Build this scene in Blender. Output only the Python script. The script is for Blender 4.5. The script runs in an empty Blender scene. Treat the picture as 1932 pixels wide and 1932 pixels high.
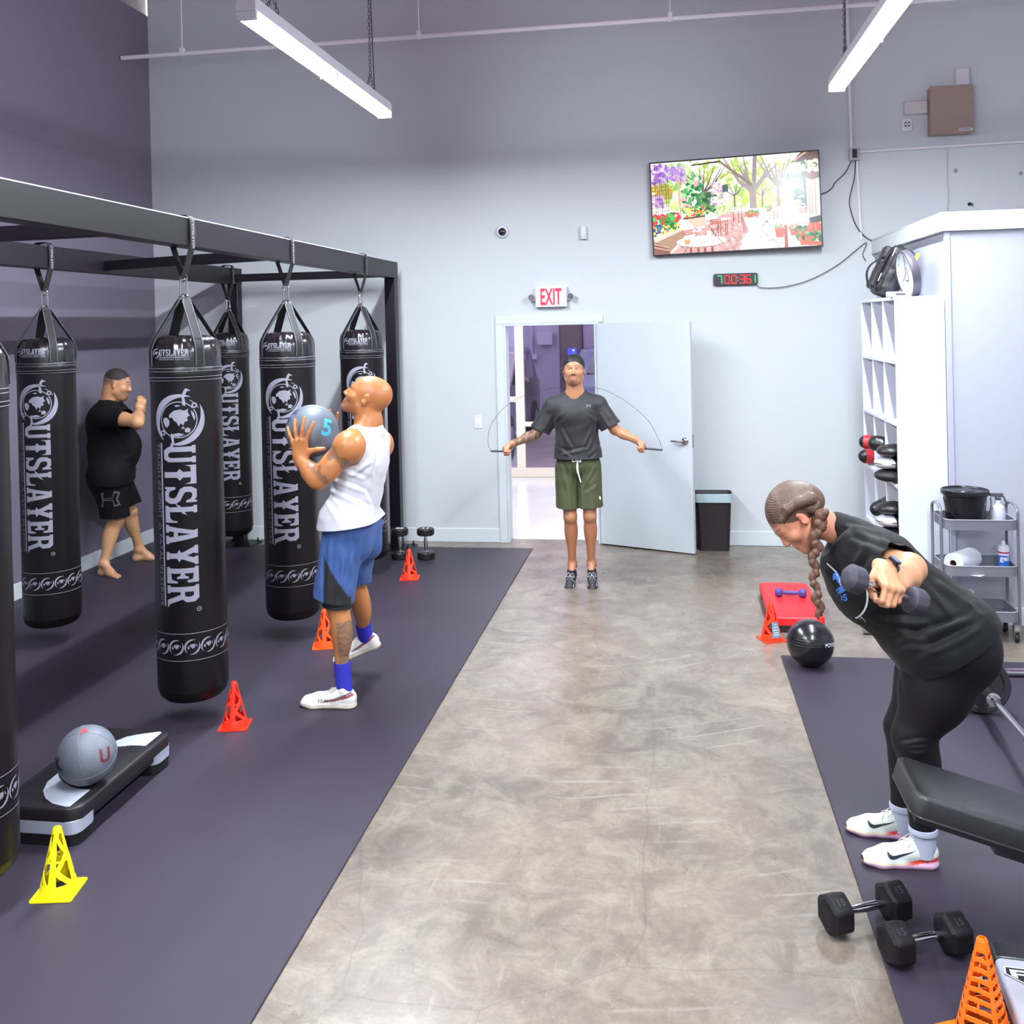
import bpy, bmesh, math, random
import numpy as np
from mathutils import Vector, Matrix
PI = math.pi
sc = bpy.context.scene
COL = sc.collection
# ------------------------------------------------------------ camera, world, exposure
YAW, PITCH, ROLL, FPX, CX, CY, CH = 0.159288, 0.006529, -0.0234265, 1837.97, 966.0, 622.19, 2.04
def cam_axes():
    f = Vector((-math.sin(YAW), math.cos(YAW), 0)); r = Vector((math.cos(YAW), math.sin(YAW), 0)); u = Vector((0, 0, 1))
    f2 = f*math.cos(PITCH) - u*math.sin(PITCH); u2 = u*math.cos(PITCH) + f*math.sin(PITCH)
    r3 = r*math.cos(ROLL) + u2*math.sin(ROLL); u3 = -r*math.sin(ROLL) + u2*math.cos(ROLL)
    return r3, u3, f2
CR, CU, CF = cam_axes()
cam = bpy.data.cameras.new('camera'); camo = bpy.data.objects.new('camera', cam); COL.objects.link(camo)
M = Matrix.Identity(4)
for i in range(3):
    M[i][0] = CR[i]; M[i][1] = CU[i]; M[i][2] = -CF[i]
M[2][3] = CH
camo.matrix_world = M
cam.sensor_width = 36; cam.sensor_fit = 'HORIZONTAL'; cam.lens = 36*FPX/1932
cam.shift_y = (CY-966)/1932; cam.clip_start = .05; cam.clip_end = 200
sc.camera = camo
sc.view_settings.view_transform = 'Standard'; sc.view_settings.look = 'None'; sc.view_settings.gamma = 1
sc.view_settings.exposure = EXPO = 0.17
W = bpy.data.worlds.new('world'); sc.world = W; W.use_nodes = True
W.node_tree.nodes['Background'].inputs[0].default_value = (.74, .72, .88, 1); W.node_tree.nodes['Background'].inputs[1].default_value = 3.4
TUBE_W = 125.0      # emission strength of the fluorescent tubes
LAMP_W = 125.0     # watts of the strip lamp between the tubes of each fixture
sc.cycles.max_bounces = 6; sc.cycles.diffuse_bounces = 4; sc.cycles.glossy_bounces = 3; sc.cycles.transmission_bounces = 6
sc.cycles.transparent_max_bounces = 6
sc.cycles.caustics_reflective = False; sc.cycles.caustics_refractive = False
sc.cycles.use_denoising = True
sc.cycles.sample_clamp_indirect = 4
def ray(x, y): return CF + CR*((x-CX)/FPX) - CU*((y-CY)/FPX)
def at(x, y, Y):                       # a picture point at depth Y in metres
    d = ray(x, y); return Vector((0, 0, CH)) + d*(Y/d.y)
def at_floor(x, y, z=0.):
    d = ray(x, y); return Vector((0, 0, CH)) + d*((z-CH)/d.z)
# ------------------------------------------------------------ materials
def lin(c):
    if isinstance(c, str): c = [int(c[i:i+2], 16)/255 for i in (0, 2, 4)]
    return tuple(x/12.92 if x <= .04045 else ((x+.055)/1.055)**2.4 for x in c[:3])
MATS = {}
def mat(name, c='808080', rough=.5, metal=0., emit=0., bump=0., bscale=60., var=0., vscale=6., c2=None, spec=.5, alpha=1., trans=0., attr=False, coat=0., sheen=0., emitc=None):
    if name in MATS: return MATS[name]
    m = bpy.data.materials.new(name); m.use_nodes = True; nt = m.node_tree; b = nt.nodes['Principled BSDF']
    col = lin(c); b.inputs['Base Color'].default_value = (*col, 1); b.inputs['Roughness'].default_value = rough
    b.inputs['Metallic'].default_value = metal; b.inputs['Specular IOR Level'].default_value = spec
    if alpha < 1: b.inputs['Alpha'].default_value = alpha
    if trans: b.inputs['Transmission Weight'].default_value = trans; b.inputs['IOR'].default_value = 1.45
    if coat: b.inputs['Coat Weight'].default_value = coat; b.inputs['Coat Roughness'].default_value = .15
    if sheen: b.inputs['Sheen Weight'].default_value = sheen; b.inputs['Sheen Roughness'].default_value = .5
    if emit: b.inputs['Emission Color'].default_value = (*lin(emitc or c), 1); b.inputs['Emission Strength'].default_value = emit
    src = None
    if attr:
        a = nt.nodes.new('ShaderNodeAttribute'); a.attribute_name = 'Col'; src = a.outputs['Color']; nt.links.new(src, b.inputs['Base Color'])
        if emit: nt.links.new(src, b.inputs['Emission Color'])
    if var or bump:
        tc = nt.nodes.new('ShaderNodeTexCoord')
    if var:
        n = nt.nodes.new('ShaderNodeTexNoise'); n.inputs['Scale'].default_value = vscale; n.inputs['Detail'].default_value = 6
        nt.links.new(tc.outputs['Object'], n.inputs['Vector'])
        mx = nt.nodes.new('ShaderNodeMix'); mx.data_type = 'RGBA'
        rp = nt.nodes.new('ShaderNodeMapRange'); rp.inputs[1].default_value = .35; rp.inputs[2].default_value = .65
        rp.inputs[3].default_value = 0; rp.inputs[4].default_value = var
        nt.links.new(n.outputs['Fac'], rp.inputs[0]); nt.links.new(rp.outputs[0], mx.inputs['Factor'])
        if src: nt.links.new(src, mx.inputs[6])
        else: mx.inputs[6].default_value = (*col, 1)
        mx.inputs[7].default_value = (*lin(c2 or '000000'), 1)
        nt.links.new(mx.outputs[2], b.inputs['Base Color'])
    if bump:
        n2 = nt.nodes.new('ShaderNodeTexNoise'); n2.inputs['Scale'].default_value = bscale; n2.inputs['Detail'].default_value = 4
        nt.links.new(tc.outputs['Object'], n2.inputs['Vector'])
        bp = nt.nodes.new('ShaderNodeBump'); bp.inputs['Strength'].default_value = bump; bp.inputs['Distance'].default_value = .004
        nt.links.new(n2.outputs['Fac'], bp.inputs['Height']); nt.links.new(bp.outputs['Normal'], b.inputs['Normal'])
    MATS[name] = m; return m
# ------------------------------------------------------------ mesh building
class MB:
    def __init__(s): s.v = []; s.f = []; s.mi = []; s.cur = 0
    def add(s, vs, fs):
        o = len(s.v); s.v += [tuple(v) for v in vs]; s.f += [tuple(i+o for i in f) for f in fs]; s.mi += [s.cur]*len(fs); return s
    def mat(s, i): s.cur = i; return s
    def box(s, x0, x1, y0, y1, z0, z1, T=None):
        vs = [Vector((x, y, z)) for x in (x0, x1) for y in (y0, y1) for z in (z0, z1)]
        if T is not None: vs = [T @ v for v in vs]
        return s.add(vs, [(0, 1, 3, 2), (4, 6, 7, 5), (0, 4, 5, 1), (2, 3, 7, 6), (0, 2, 6, 4), (1, 5, 7, 3)])
    def prism(s, poly, d, T=None):     # poly in XY (ccw), extruded in z 0..d
        n = len(poly); vs = [Vector((p[0], p[1], 0)) for p in poly] + [Vector((p[0], p[1], d)) for p in poly]
        if T is not None: vs = [T @ v for v in vs]
        return s.add(vs, [tuple(range(n))[::-1], tuple(range(n, 2*n))] + [(i, (i+1) % n, n+(i+1) % n, n+i) for i in range(n)])
    def lathe(s, prof, seg=32, T=None, sq=1.):   # prof [(r,z)...] around z
        rings = []; vs = []
        for r, z in prof:
            if r < 1e-6: rings.append([len(vs)]); vs.append(Vector((0, 0, z)))
            else:
                rings.append(list(range(len(vs), len(vs)+seg)))
                vs += [Vector((r*math.cos(2*PI*i/seg), r*sq*math.sin(2*PI*i/seg), z)) for i in range(seg)]
        fs = []
        for a, b in zip(rings, rings[1:]):
            for i in range(seg):
                j = (i+1) % seg
                if len(a) == 1 and len(b) == 1: continue
                if len(a) == 1: fs.append((a[0], b[j], b[i]))
                elif len(b) == 1: fs.append((a[i], a[j], b[0]))
                else: fs.append((a[i], a[j], b[j], b[i]))
        if T is not None: vs = [T @ v for v in vs]
        return s.add(vs, fs)
    def tube(s, pts, r, seg=10, caps=True, flat=None, closed=False):
        pts = [Vector(p) for p in pts]; n = len(pts); vs = []; fs = []
        up = None
        for i, p in enumerate(pts):
            if closed: t = pts[(i+1) % n] - pts[i-1]
            else: t = pts[min(i+1, n-1)] - pts[max(i-1, 0)]
            if t.length < 1e-9: t = Vector((0, 0, 1))
            t.normalize()
            if up is None: up = Vector((0, 0, 1)) if abs(t.z) < .9 else Vector((0, 1, 0))
            side = t.cross(up)
            if side.length < 1e-6: side = t.cross(Vector((1, .3, 0)))
            side.normalize(); up = side.cross(t).normalized()
            ri = r[i] if isinstance(r, (list, tuple)) else r
            ra, rb = (ri, ri) if flat is None else (ri, ri*flat)
            vs += [p + side*(ra*math.cos(2*PI*k/seg)) + up*(rb*math.sin(2*PI*k/seg)) for k in range(seg)]
        m = n if closed else n-1
        for i in range(m):
            j = (i+1) % n
            for k in range(seg):
                l = (k+1) % seg; fs.append((i*seg+k, j*seg+k, j*seg+l, i*seg+l))
        if caps and not closed: fs += [tuple(range(seg)), tuple(range((n-1)*seg, n*seg))[::-1]]
        return s.add(vs, fs)
    def strip(s, pts, wdir, w, th=.003):  # flat strap following pts, width along wdir (const or list)
        pts = [Vector(p) for p in pts]; n = len(pts); vs = []
        for i, p in enumerate(pts):
            t = (pts[min(i+1, n-1)] - pts[max(i-1, 0)]).normalized()
            wd = Vector(wdir[i] if isinstance(wdir, list) else wdir).normalized(); nn = t.cross(wd).normalized()*th/2; ww = wd*(w[i] if isinstance(w, (list, tuple)) else w)/2
            vs += [p-ww-nn, p+ww-nn, p+ww+nn, p-ww+nn]
        fs = [(3, 2, 1, 0), tuple((n-1)*4+k for k in range(4))]
        for i in range(n-1):
            for k in range(4): fs.append((i*4+k, i*4+(k+1) % 4, i*4+4+(k+1) % 4, i*4+4+k))
        return s.add(vs, fs)
    def sphere(s, c, r, seg=24, rings=14, T=None):
        r = (r, r, r) if not isinstance(r, (tuple, list)) else r
        TT = Matrix.Translation(c) @ Matrix.Diagonal((*r, 1))
        if T is not None: TT = T @ TT
        return s.lathe([(math.sin(PI*i/rings), -math.cos(PI*i/rings)) for i in range(rings+1)], seg, TT)
    def mesh(s, name, mats, smooth=30):
        me = bpy.data.meshes.new(name); me.from_pydata([tuple(v) for v in s.v], [], s.f)
        for m in (mats if isinstance(mats, (list, tuple)) else [mats]): me.materials.append(m)
        me.polygons.foreach_set('material_index', s.mi)
        bm = bmesh.new(); bm.from_mesh(me); bmesh.ops.recalc_face_normals(bm, faces=bm.faces)
        if smooth:
            ang = math.radians(smooth)
            for f in bm.faces: f.smooth = True
            for e in bm.edges:
                if len(e.link_faces) == 2: e.smooth = e.calc_face_angle(0) < ang
        bm.to_mesh(me); bm.free(); me.update()
        return me
def link(name, me, parent=None, bevel=0., solid=0., sub=0):
    o = bpy.data.objects.new(name, me); COL.objects.link(o)
    if parent is not None: o.parent = parent
    if solid: md = o.modifiers.new('solid', 'SOLIDIFY'); md.thickness = solid; md.offset = 0
    if bevel: md = o.modifiers.new('bevel', 'BEVEL'); md.width = bevel; md.segments = 2; md.limit_method = 'ANGLE'; md.angle_limit = math.radians(40)
    if sub: md = o.modifiers.new('sub', 'SUBSURF'); md.levels = sub; md.render_levels = sub
    return o
def obj(name, mb, m, parent=None, bevel=0., smooth=30, **k): return link(name, mb.mesh(name, m, smooth), parent, bevel, **k)
def tag(o, label, cat, group=None):
    o['label'] = label; o['category'] = cat
    if group: o['group'] = group
    return o
def thing(name, label, cat, loc=(0, 0, 0), rz=0., group=None):
    o = bpy.data.objects.new(name, None); COL.objects.link(o); o.location = loc; o.rotation_euler = (0, 0, rz); o.empty_display_size = .05
    return tag(o, label, cat, group)
def struct(name, mb, m, parent=None, **k):
    o = obj(name, mb, m, parent, **k)
    if parent is None: o['kind'] = 'structure'
    return o
def dup(root, loc, rz=0., label=None, parent=None):
    c = root.copy(); COL.objects.link(c); c.parent = parent
    if parent is None: c.location = loc; c.rotation_euler = (0, 0, rz)
    if label: c['label'] = label
    for ch in list(root.children): dup(ch, None, 0, None, c)
    return c
def T_(x=0, y=0, z=0): return Matrix.Translation((x, y, z))
def RX(a): return Matrix.Rotation(a, 4, 'X')
def RY(a): return Matrix.Rotation(a, 4, 'Y')
def RZ(a): return Matrix.Rotation(a, 4, 'Z')
def along(a, b):                       # matrix taking +z onto b-a, origin at a
    d = Vector(b)-Vector(a); return Matrix.Translation(a) @ d.to_track_quat('Z', 'Y').to_matrix().to_4x4()
def frame(o, x, y, z):
    m = Matrix.Identity(4)
    for i in range(3): m[i][0], m[i][1], m[i][2], m[i][3] = x[i], y[i], z[i], o[i]
    return m
def rrect(w, h, r, n=5, cx=0, cy=0):
    out = []
    for sx, sy, a0 in ((1, 1, 0), (-1, 1, 90), (-1, -1, 180), (1, -1, 270)):
        for i in range(n+1):
            a = math.radians(a0+90*i/n); out.append((cx+sx*(w/2-r)+r*math.cos(a), cy+sy*(h/2-r)+r*math.sin(a)))
    return out
def spline(ps, n=8):                   # catmull-rom through points
    ps = [Vector(p) for p in ps]; out = []
    for i in range(len(ps)-1):
        p0, p1, p2, p3 = ps[max(i-1, 0)], ps[i], ps[i+1], ps[min(i+2, len(ps)-1)]
        for k in range(n):
            t = k/n; out.append(.5*((2*p1)+(p2-p0)*t+(2*p0-5*p1+4*p2-p3)*t*t+(3*p1-p0-3*p2+p3)*t**3))
    return out+[ps[-1]]
def flat_mesh(splines=None, text=None, size=1., font_space=1., ext=0., bold=0., align='CENTER', shear=0.):
    """2-D filled shape (polygons with holes, or text) as a mesh in the XY plane"""
    if text is not None:
        cu = bpy.data.curves.new('t', 'FONT'); cu.body = text; cu.size = size; cu.align_x = align; cu.align_y = 'CENTER'; cu.space_character = font_space
        cu.offset = bold; cu.shear = shear; cu.resolution_u = 4
    else:
        cu = bpy.data.curves.new('t', 'CURVE'); cu.dimensions = '2D'; cu.fill_mode = 'BOTH'
        for sp in splines:
            s = cu.splines.new('POLY'); s.points.add(len(sp)-1); s.use_cyclic_u = True
            for i, p in enumerate(sp): s.points[i].co = (p[0], p[1], 0, 1)
    cu.extrude = ext
    if text is not None: cu.fill_mode = 'BOTH'
    o = bpy.data.objects.new('t', cu); COL.objects.link(o); bpy.context.view_layer.update()
    dg = bpy.context.evaluated_depsgraph_get(); me = bpy.data.meshes.new_from_object(o.evaluated_get(dg))
    bpy.data.objects.remove(o); me.materials.clear()
    return me
def put_flat(name, me, T, m, parent, thick=0.):
    me.transform(T)
    if thick:
        pass
    me.materials.clear(); me.materials.append(m); me.name = name
    return link(name, me, parent)
def join_flat(parts):                  # list of (mesh, matrix) -> one mesh
    bm = bmesh.new()
    for me, T in parts:
        me.transform(T); bm.from_mesh(me); bpy.data.meshes.remove(me)
    out = bpy.data.meshes.new('flat'); bm.to_mesh(out); bm.free(); return out
# ------------------------------------------------------------ organic shapes: signed distance field -> surface nets
class Field:
    def __init__(s, lo, hi, h):
        s.h = h; s.lo = np.array(lo, np.float32); n = np.ceil((np.array(hi)-np.array(lo))/h).astype(int)+1; s.n = n
        s.D = np.full(n, .5, np.float32)
        s.ax = [s.lo[i]+h*np.arange(n[i], dtype=np.float32) for i in range(3)]
    def _win(s, lo, hi, pad):
        i0 = np.maximum(((np.array(lo)-pad-s.lo)/s.h).astype(int), 0); i1 = np.minimum(np.ceil((np.array(hi)+pad-s.lo)/s.h).astype(int)+1, s.n)
        if (i1 <= i0).any(): return None
        sl = tuple(slice(a, b) for a, b in zip(i0, i1))
        X, Y, Z = np.meshgrid(*[s.ax[i][sl[i]] for i in range(3)], indexing='ij', sparse=True)
        return sl, X, Y, Z
    def _mix(s, sl, d, k, op):
        A = s.D[sl]
        if op == 'sub':
            d = -d; h = np.maximum(k-np.abs(A-d), 0)/max(k, 1e-6); s.D[sl] = np.maximum(A, d)+h*h*k*.25
        else:
            h = np.maximum(k-np.abs(A-d), 0)/max(k, 1e-6); s.D[sl] = np.minimum(A, d)-h*h*k*.25
    def cap(s, a, b, ra, rb=None, k=.02, op='add', sq=None, axis=None):
        """tapered capsule; sq flattens the section along unit vector axis by that factor"""
        rb = ra if rb is None else rb; a = np.array(a, float); b = np.array(b, float); R = max(ra, rb)*(1 if sq is None else max(1, sq))
        w = s._win(np.minimum(a, b)-R, np.maximum(a, b)+R, k+2*s.h)
        if w is None: return s
        sl, X, Y, Z = w; d = b-a; L2 = float(d@d)+1e-12
        px, py, pz = X-a[0], Y-a[1], Z-a[2]
        t = np.clip((px*d[0]+py*d[1]+pz*d[2])/L2, 0, 1)
        qx, qy, qz = px-t*d[0], py-t*d[1], pz-t*d[2]
        r = ra+(rb-ra)*t
        if sq is not None:
            ax = np.array(axis, float); ax /= np.linalg.norm(ax); c = qx*ax[0]+qy*ax[1]+qz*ax[2]
            m2 = qx*qx+qy*qy+qz*qz; c2 = c*c
            q = np.sqrt(np.maximum(m2-c2, 0)+c2/(sq*sq)); dd = (q-r)*min(1, sq) if sq < 1 else (q-r)
        else: dd = np.sqrt(qx*qx+qy*qy+qz*qz)-r
        s._mix(sl, dd.astype(np.float32), k, op); return s
    def ell(s, c, r, R=None, k=.02, op='add'):
        """ellipsoid with radii r; R rows are its axes"""
        c = np.array(c, float); r = np.array(r, float); m = r.max()
        w = s._win(c-m, c+m, k+2*s.h)
        if w is None: return s
        sl, X, Y, Z = w; px, py, pz = X-c[0], Y-c[1], Z-c[2]
        if R is None: R = np.eye(3)
        R = np.array(R, float)
        u = [(px*R[i][0]+py*R[i][1]+pz*R[i][2]) for i in range(3)]
        k0 = np.sqrt(sum((u[i]/r[i])**2 for i in range(3))); k1 = np.sqrt(sum((u[i]/r[i]**2)**2 for i in range(3)))+1e-9
        s._mix(sl, (k0*(k0-1)/k1).astype(np.float32), k, op); return s
    def box(s, c, hf, R=None, r=.02, k=.01, op='add'):
        c = np.array(c, float); hf = np.array(hf, float); m = np.linalg.norm(hf)+r; w = s._win(c-m, c+m, k+2*s.h)
        sl, X, Y, Z = w; px, py, pz = X-c[0], Y-c[1], Z-c[2]; R = np.eye(3) if R is None else np.array(R, float)
        q = [np.abs(px*R[i][0]+py*R[i][1]+pz*R[i][2])-hf[i]+r for i in range(3)]
        d = np.sqrt(sum(np.maximum(a, 0)**2 for a in q))+np.minimum(np.maximum(np.maximum(q[0], q[1]), q[2]), 0)-r
        s._mix(sl, d.astype(np.float32), k, op); return s
    def chain(s, pts, rs, k=.03, sq=None, axis=None):
        for i in range(len(pts)-1): s.cap(pts[i], pts[i+1], rs[i], rs[i+1], k, 'add', sq, axis)
        return s
    def nets(s):
        D = s.D; ins = D < 0; nx, ny, nz = D.shape
        c = np.zeros((nx-1, ny-1, nz-1), np.uint8)
        for i in (0, 1):
            for j in (0, 1):
                for k in (0, 1): c += ins[i:nx-1+i, j:ny-1+j, k:nz-1+k]
        act = (c > 0) & (c < 8); idx = np.argwhere(act); N = len(idx)
        vid = np.full(act.shape, -1, np.int32); vid[act] = np.arange(N)
        P = np.zeros((N, 3)); cnt = np.zeros(N)
        corners = [(i, j, k) for i in (0, 1) for j in (0, 1) for k in (0, 1)]
        vals = {cn: D[idx[:, 0]+cn[0], idx[:, 1]+cn[1], idx[:, 2]+cn[2]].astype(float) for cn in corners}
        for a in corners:
            for ax in range(3):
                if a[ax] == 0:
                    b = list(a); b[ax] = 1; b = tuple(b); va, vb = vals[a], vals[b]; m = (va < 0) != (vb < 0)
                    t = va[m]/(va[m]-vb[m]); p = np.tile(np.array(a, float), (m.sum(), 1)); p[:, ax] += t; P[m] += p; cnt[m] += 1
        P = P/cnt[:, None]+idx; V = P*s.h+s.lo
        F = []
        for ax in range(3):
            sa = [slice(None)]*3; sb = [slice(None)]*3; sa[ax] = slice(0, -1); sb[ax] = slice(1, None)
            A = ins[tuple(sa)]; B = ins[tuple(sb)]; e = np.argwhere(A != B); o1, o2 = [q for q in range(3) if q != ax]
            ok = (e[:, o1] > 0) & (e[:, o2] > 0) & (e[:, o1] < D.shape[o1]-1) & (e[:, o2] < D.shape[o2]-1); e = e[ok]
            q = []
            for d1, d2 in ((1, 1), (0, 1), (0, 0), (1, 0)):
                g = e.copy(); g[:, o1] -= d1; g[:, o2] -= d2; q.append(vid[g[:, 0], g[:, 1], g[:, 2]])
            q = np.stack(q, 1); inside_first = A[e[:, 0], e[:, 1], e[:, 2]]
            flip = inside_first if ax != 1 else ~inside_first
            q[~flip] = q[~flip][:, ::-1]
            F.append(q)
        return V, np.concatenate(F)
def np_mesh(name, V, F, m, smooth=True):
    me = bpy.data.meshes.new(name); me.vertices.add(len(V)); me.vertices.foreach_set('co', np.asarray(V, np.float32).ravel())
    n = F.shape[1]; me.loops.add(len(F)*n); me.loops.foreach_set('vertex_index', F.astype(np.int32).ravel())
    me.polygons.add(len(F)); me.polygons.foreach_set('loop_start', np.arange(0, len(F)*n, n, dtype=np.int32)); me.polygons.foreach_set('loop_total', np.full(len(F), n, np.int32))
    me.update(calc_edges=True)
    if smooth: me.polygons.foreach_set('use_smooth', np.ones(len(me.polygons), bool))
    me.materials.append(m); me.update(); return me
def relax(V, F, n=2, w=.5):
    N = len(V); V = V.copy(); a = F.ravel(); b = np.roll(F, -1, 1).ravel()
    deg = np.bincount(a, minlength=N)+np.bincount(b, minlength=N)
    for _ in range(n):
        S = np.stack([np.bincount(a, V[b, i], N)+np.bincount(b, V[a, i], N) for i in range(3)], 1)
        V += w*(S/np.maximum(deg, 1)[:, None]-V)
    return V
def normals(V, F):
    n = np.cross(V[F[:, 2]]-V[F[:, 0]], V[F[:, 3]]-V[F[:, 1]]); N = np.zeros_like(V)
    for i in range(4):
        for c in range(3): N[:, c] += np.bincount(F[:, i], n[:, c], len(V))
    return N/(np.linalg.norm(N, axis=1)[:, None]+1e-12)
def paint(me, C):
    a = me.color_attributes.new('Col', 'FLOAT_COLOR', 'POINT'); C = np.concatenate([C, np.ones((len(C), 1))], 1).astype(np.float32); a.data.foreach_set('color', C.ravel())
def wnoise(V, f, seed=0):              # cheap smooth noise -1..1
    r = np.random.RandomState(seed); o = np.zeros(len(V))
    for i in range(5):
        d = r.normal(size=3); d /= np.linalg.norm(d); o += np.sin((V@d)*f*(1+.5*i)*2*PI+r.rand()*6.28+1.3*np.sin(V@r.normal(size=3)*f*3))/(1+.35*i)
    return o/2.6
def cut_open(me, cuts):
    """cuts: list of (point, normal, centre, radius) - removes what lies on the normal side, only within radius of the centre"""
    bm = bmesh.new(); bm.from_mesh(me)
    for p, n, c, rad in cuts:
        p, n, c = Vector(p), Vector(n), Vector(c)
        fs = [f for f in bm.faces if (f.calc_center_median()-c).length < rad]
        geo = set(fs)
        for f in fs: geo.update(f.edges); geo.update(f.verts)
        bmesh.ops.bisect_plane(bm, geom=list(geo), plane_co=p, plane_no=n, clear_outer=False)
        dl = [f for f in bm.faces if (f.calc_center_median()-c).length < rad*1.02 and (f.calc_center_median()-p).dot(n) > 1e-5]
        bmesh.ops.delete(bm, geom=dl, context='FACES')
    # keep the largest island
    seen = set(); best = []
    bm.faces.index_update(); bm.faces.ensure_lookup_table()
    for f in bm.faces:
        if f.index in seen: continue
        st = [f]; seen.add(f.index); isl = []
        while st:
            g = st.pop(); isl.append(g)
            for e in g.edges:
                for h in e.link_faces:
                    if h.index not in seen: seen.add(h.index); st.append(h)
        if len(isl) > len(best): best = isl
    keep = set(best); bmesh.ops.delete(bm, geom=[f for f in bm.faces if f not in keep], context='FACES')
    bm.to_mesh(me); bm.free(); me.update()
def np3(*v): return [np.array(x, float) for x in v]
# ---- human pieces
def head(F, c, X, Yf, Z, s=1., face=1., jaw=1., nose=1.):
    """X to the head's left ear side, Yf to the face, Z to the crown; c between the ears"""
    c, X, Yf, Z = np3(c, X, Yf, Z); R = [X, Yf, Z]
    P = lambda x, y, z: c+s*(x*X+y*Yf+z*Z)
    F.ell(P(0, -.012, .038), (.076*s, .098*s, .086*s), R, .02)
    F.ell(P(0, .030, .0), (.064*s, .068*s, .07*s), R, .03)
    F.ell(P(0, .030, -.045), (.056*s*jaw, .058*s, .062*s), R, .03)
    F.cap(P(-.046*jaw, .01, -.06), P(-.014, .072, -.092), .017*s*jaw, .016*s, .03); F.cap(P(.046*jaw, .01, -.06), P(.014, .072, -.092), .017*s*jaw, .016*s, .03)
    F.ell(P(0, .078, -.094), (.02*s, .017*s, .016*s), R, .02)
    for sg in (-1, 1):
        F.ell(P(sg*.042, .062, -.022), (.024*s, .022*s, .022*s), R, .02)       # cheek
        F.cap(P(sg*.012, .092, .022), P(sg*.042, .078, .024), .0075*s, .006*s, .012)
        F.ell(P(sg*.031, .102, .004), (.017*s, .014*s, .011*s), R, .012, 'sub')
        F.ell(P(sg*.031, .078, .003), (.0145*s, .013*s, .0125*s), R, .004)
        # ear
        F.ell(P(sg*.079, -.006, -.004), (.008*s, .019*s, .031*s), [X*math.cos(.45)-sg*Yf*math.sin(.45), Yf*math.cos(.45)+sg*X*math.sin(.45), Z], .006)
        F.ell(P(sg*.088, .002, .002), (.007*s, .010*s, .016*s), R, .005, 'sub')
    F.cap(P(0, .090, .012), P(0, .110*nose, -.026), .0075*s, .0105*s, .008)
    for sg in (-1, 1): F.ell(P(sg*.0115, .1, -.031), (.0085*s, .0105*s, .0075*s), R, .006)
    F.ell(P(0, .086, -.062), (.026*s, .014*s, .02*s), R, .014)
    F.cap(P(-.019, .0915, -.0565), P(.019, .0915, -.0565), .0048*s, .0048*s, .004); F.ell(P(0, .0965, -.0565), (.010*s, .005*s, .0045*s), R, .004)
    F.cap(P(-.016, .091, -.066), P(.016, .091, -.066), .0055*s, .0055*s, .004); F.ell(P(0, .0945, -.067), (.010*s, .005*s, .005*s), R, .004)
    F.ell(P(0, .10, -.0612), (.022*s, .009*s, .0014*s), R, .002, 'sub')
def head_local(V, c, X, Yf, Z, s=1.):
    c, X, Yf, Z = np3(c, X, Yf, Z); q = (V-c)/s; return q@X, q@Yf, q@Z
def hand(F, w, X, Yf, Z, s=1., curl=((.3, .4, .3),)*4, splay=(.12, .03, -.05, -.14), thumb=((.035, .02, -.012), (.06, .045, -.03), (.072, .072, -.036)), k=.006, side=1):
    """w wrist; X towards the thumb side, Yf towards the fingers, Z out of the back of the hand; curl bends towards -Z"""
    w, X, Yf, Z = np3(w, X, Yf, Z); P = lambda x, y, z: w+s*(x*X+y*Yf+z*Z)
    F.cap(P(0, -.02, 0), P(0, .02, 0), .024*s, .026*s, .02, sq=.72, axis=Z)
    bx = (.029, .010, -.010, -.028); by = (.088, .092, .088, .080)
    for x, y in zip(bx, by): F.cap(P(x*.55, .015, 0), P(x, y-.006, 0), .016*s, .0115*s, .014, sq=.95, axis=Z)
    F.cap(P(.022, .02, -.006), P(.026, .07, -.006), .017*s, .011*s, .012); F.cap(P(-.018, .02, -.008), P(-.024, .07, -.006), .014*s, .010*s, .012)
    L = ((.043, .026, .021), (.047, .030, .022), (.043, .028, .022), (.034, .021, .019))
    for i in range(4):
        p = np.array((bx[i], by[i]-.006, 0.)); a = 0.; sp = splay[i]; cr = curl[i] if len(curl) > 1 else curl[0]; r = (.0098, .0092, .0084, .0072) if i < 3 else (.0086, .0080, .0073, .0064)
        F.ell(P(*p)+Z*.001*s, (.0112*s,)*3, None, .006)
        for j in range(3):
            a += cr[j]; d = np.array((math.sin(sp)*math.cos(a), math.cos(sp)*math.cos(a), -math.sin(a))); q = p+d*L[i][j]
            F.cap(P(*p), P(*q), r[j]*s, r[j+1]*s, .0025 if j else .005); p = q
    t = [P(.02, .012, -.006)]+[P(*q) for q in thumb]; rr = (.016, .0125, .0108, .009)
    for j in range(3): F.cap(t[j], t[j+1], rr[j]*s, rr[j+1]*s, .008 if j == 0 else .004)
def unit(v): v = np.array(v, float); return v/np.linalg.norm(v)
def build_body(name, F, m, parent, colour, nrelax=2):
    V, Q = F.nets(); V = relax(V, Q, nrelax, .5); C = colour(V, normals(V, Q)); me = np_mesh(name, V, Q, m); paint(me, C); return link(name, me, parent)
def build_cloth(name, F, m, parent, cuts, nrelax=3, fold=None, thick=.003, colour=None):
    V, Q = F.nets(); V = relax(V, Q, nrelax, .5)
    if fold is not None: V = V+normals(V, Q)*fold(V)[:, None]
    me = np_mesh(name, V, Q, m)
    cut_open(me, cuts)
    if colour is not None:
        VV = np.array([v.co[:] for v in me.vertices]); paint(me, colour(VV))
    return link(name, me, parent, solid=thick)
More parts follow.
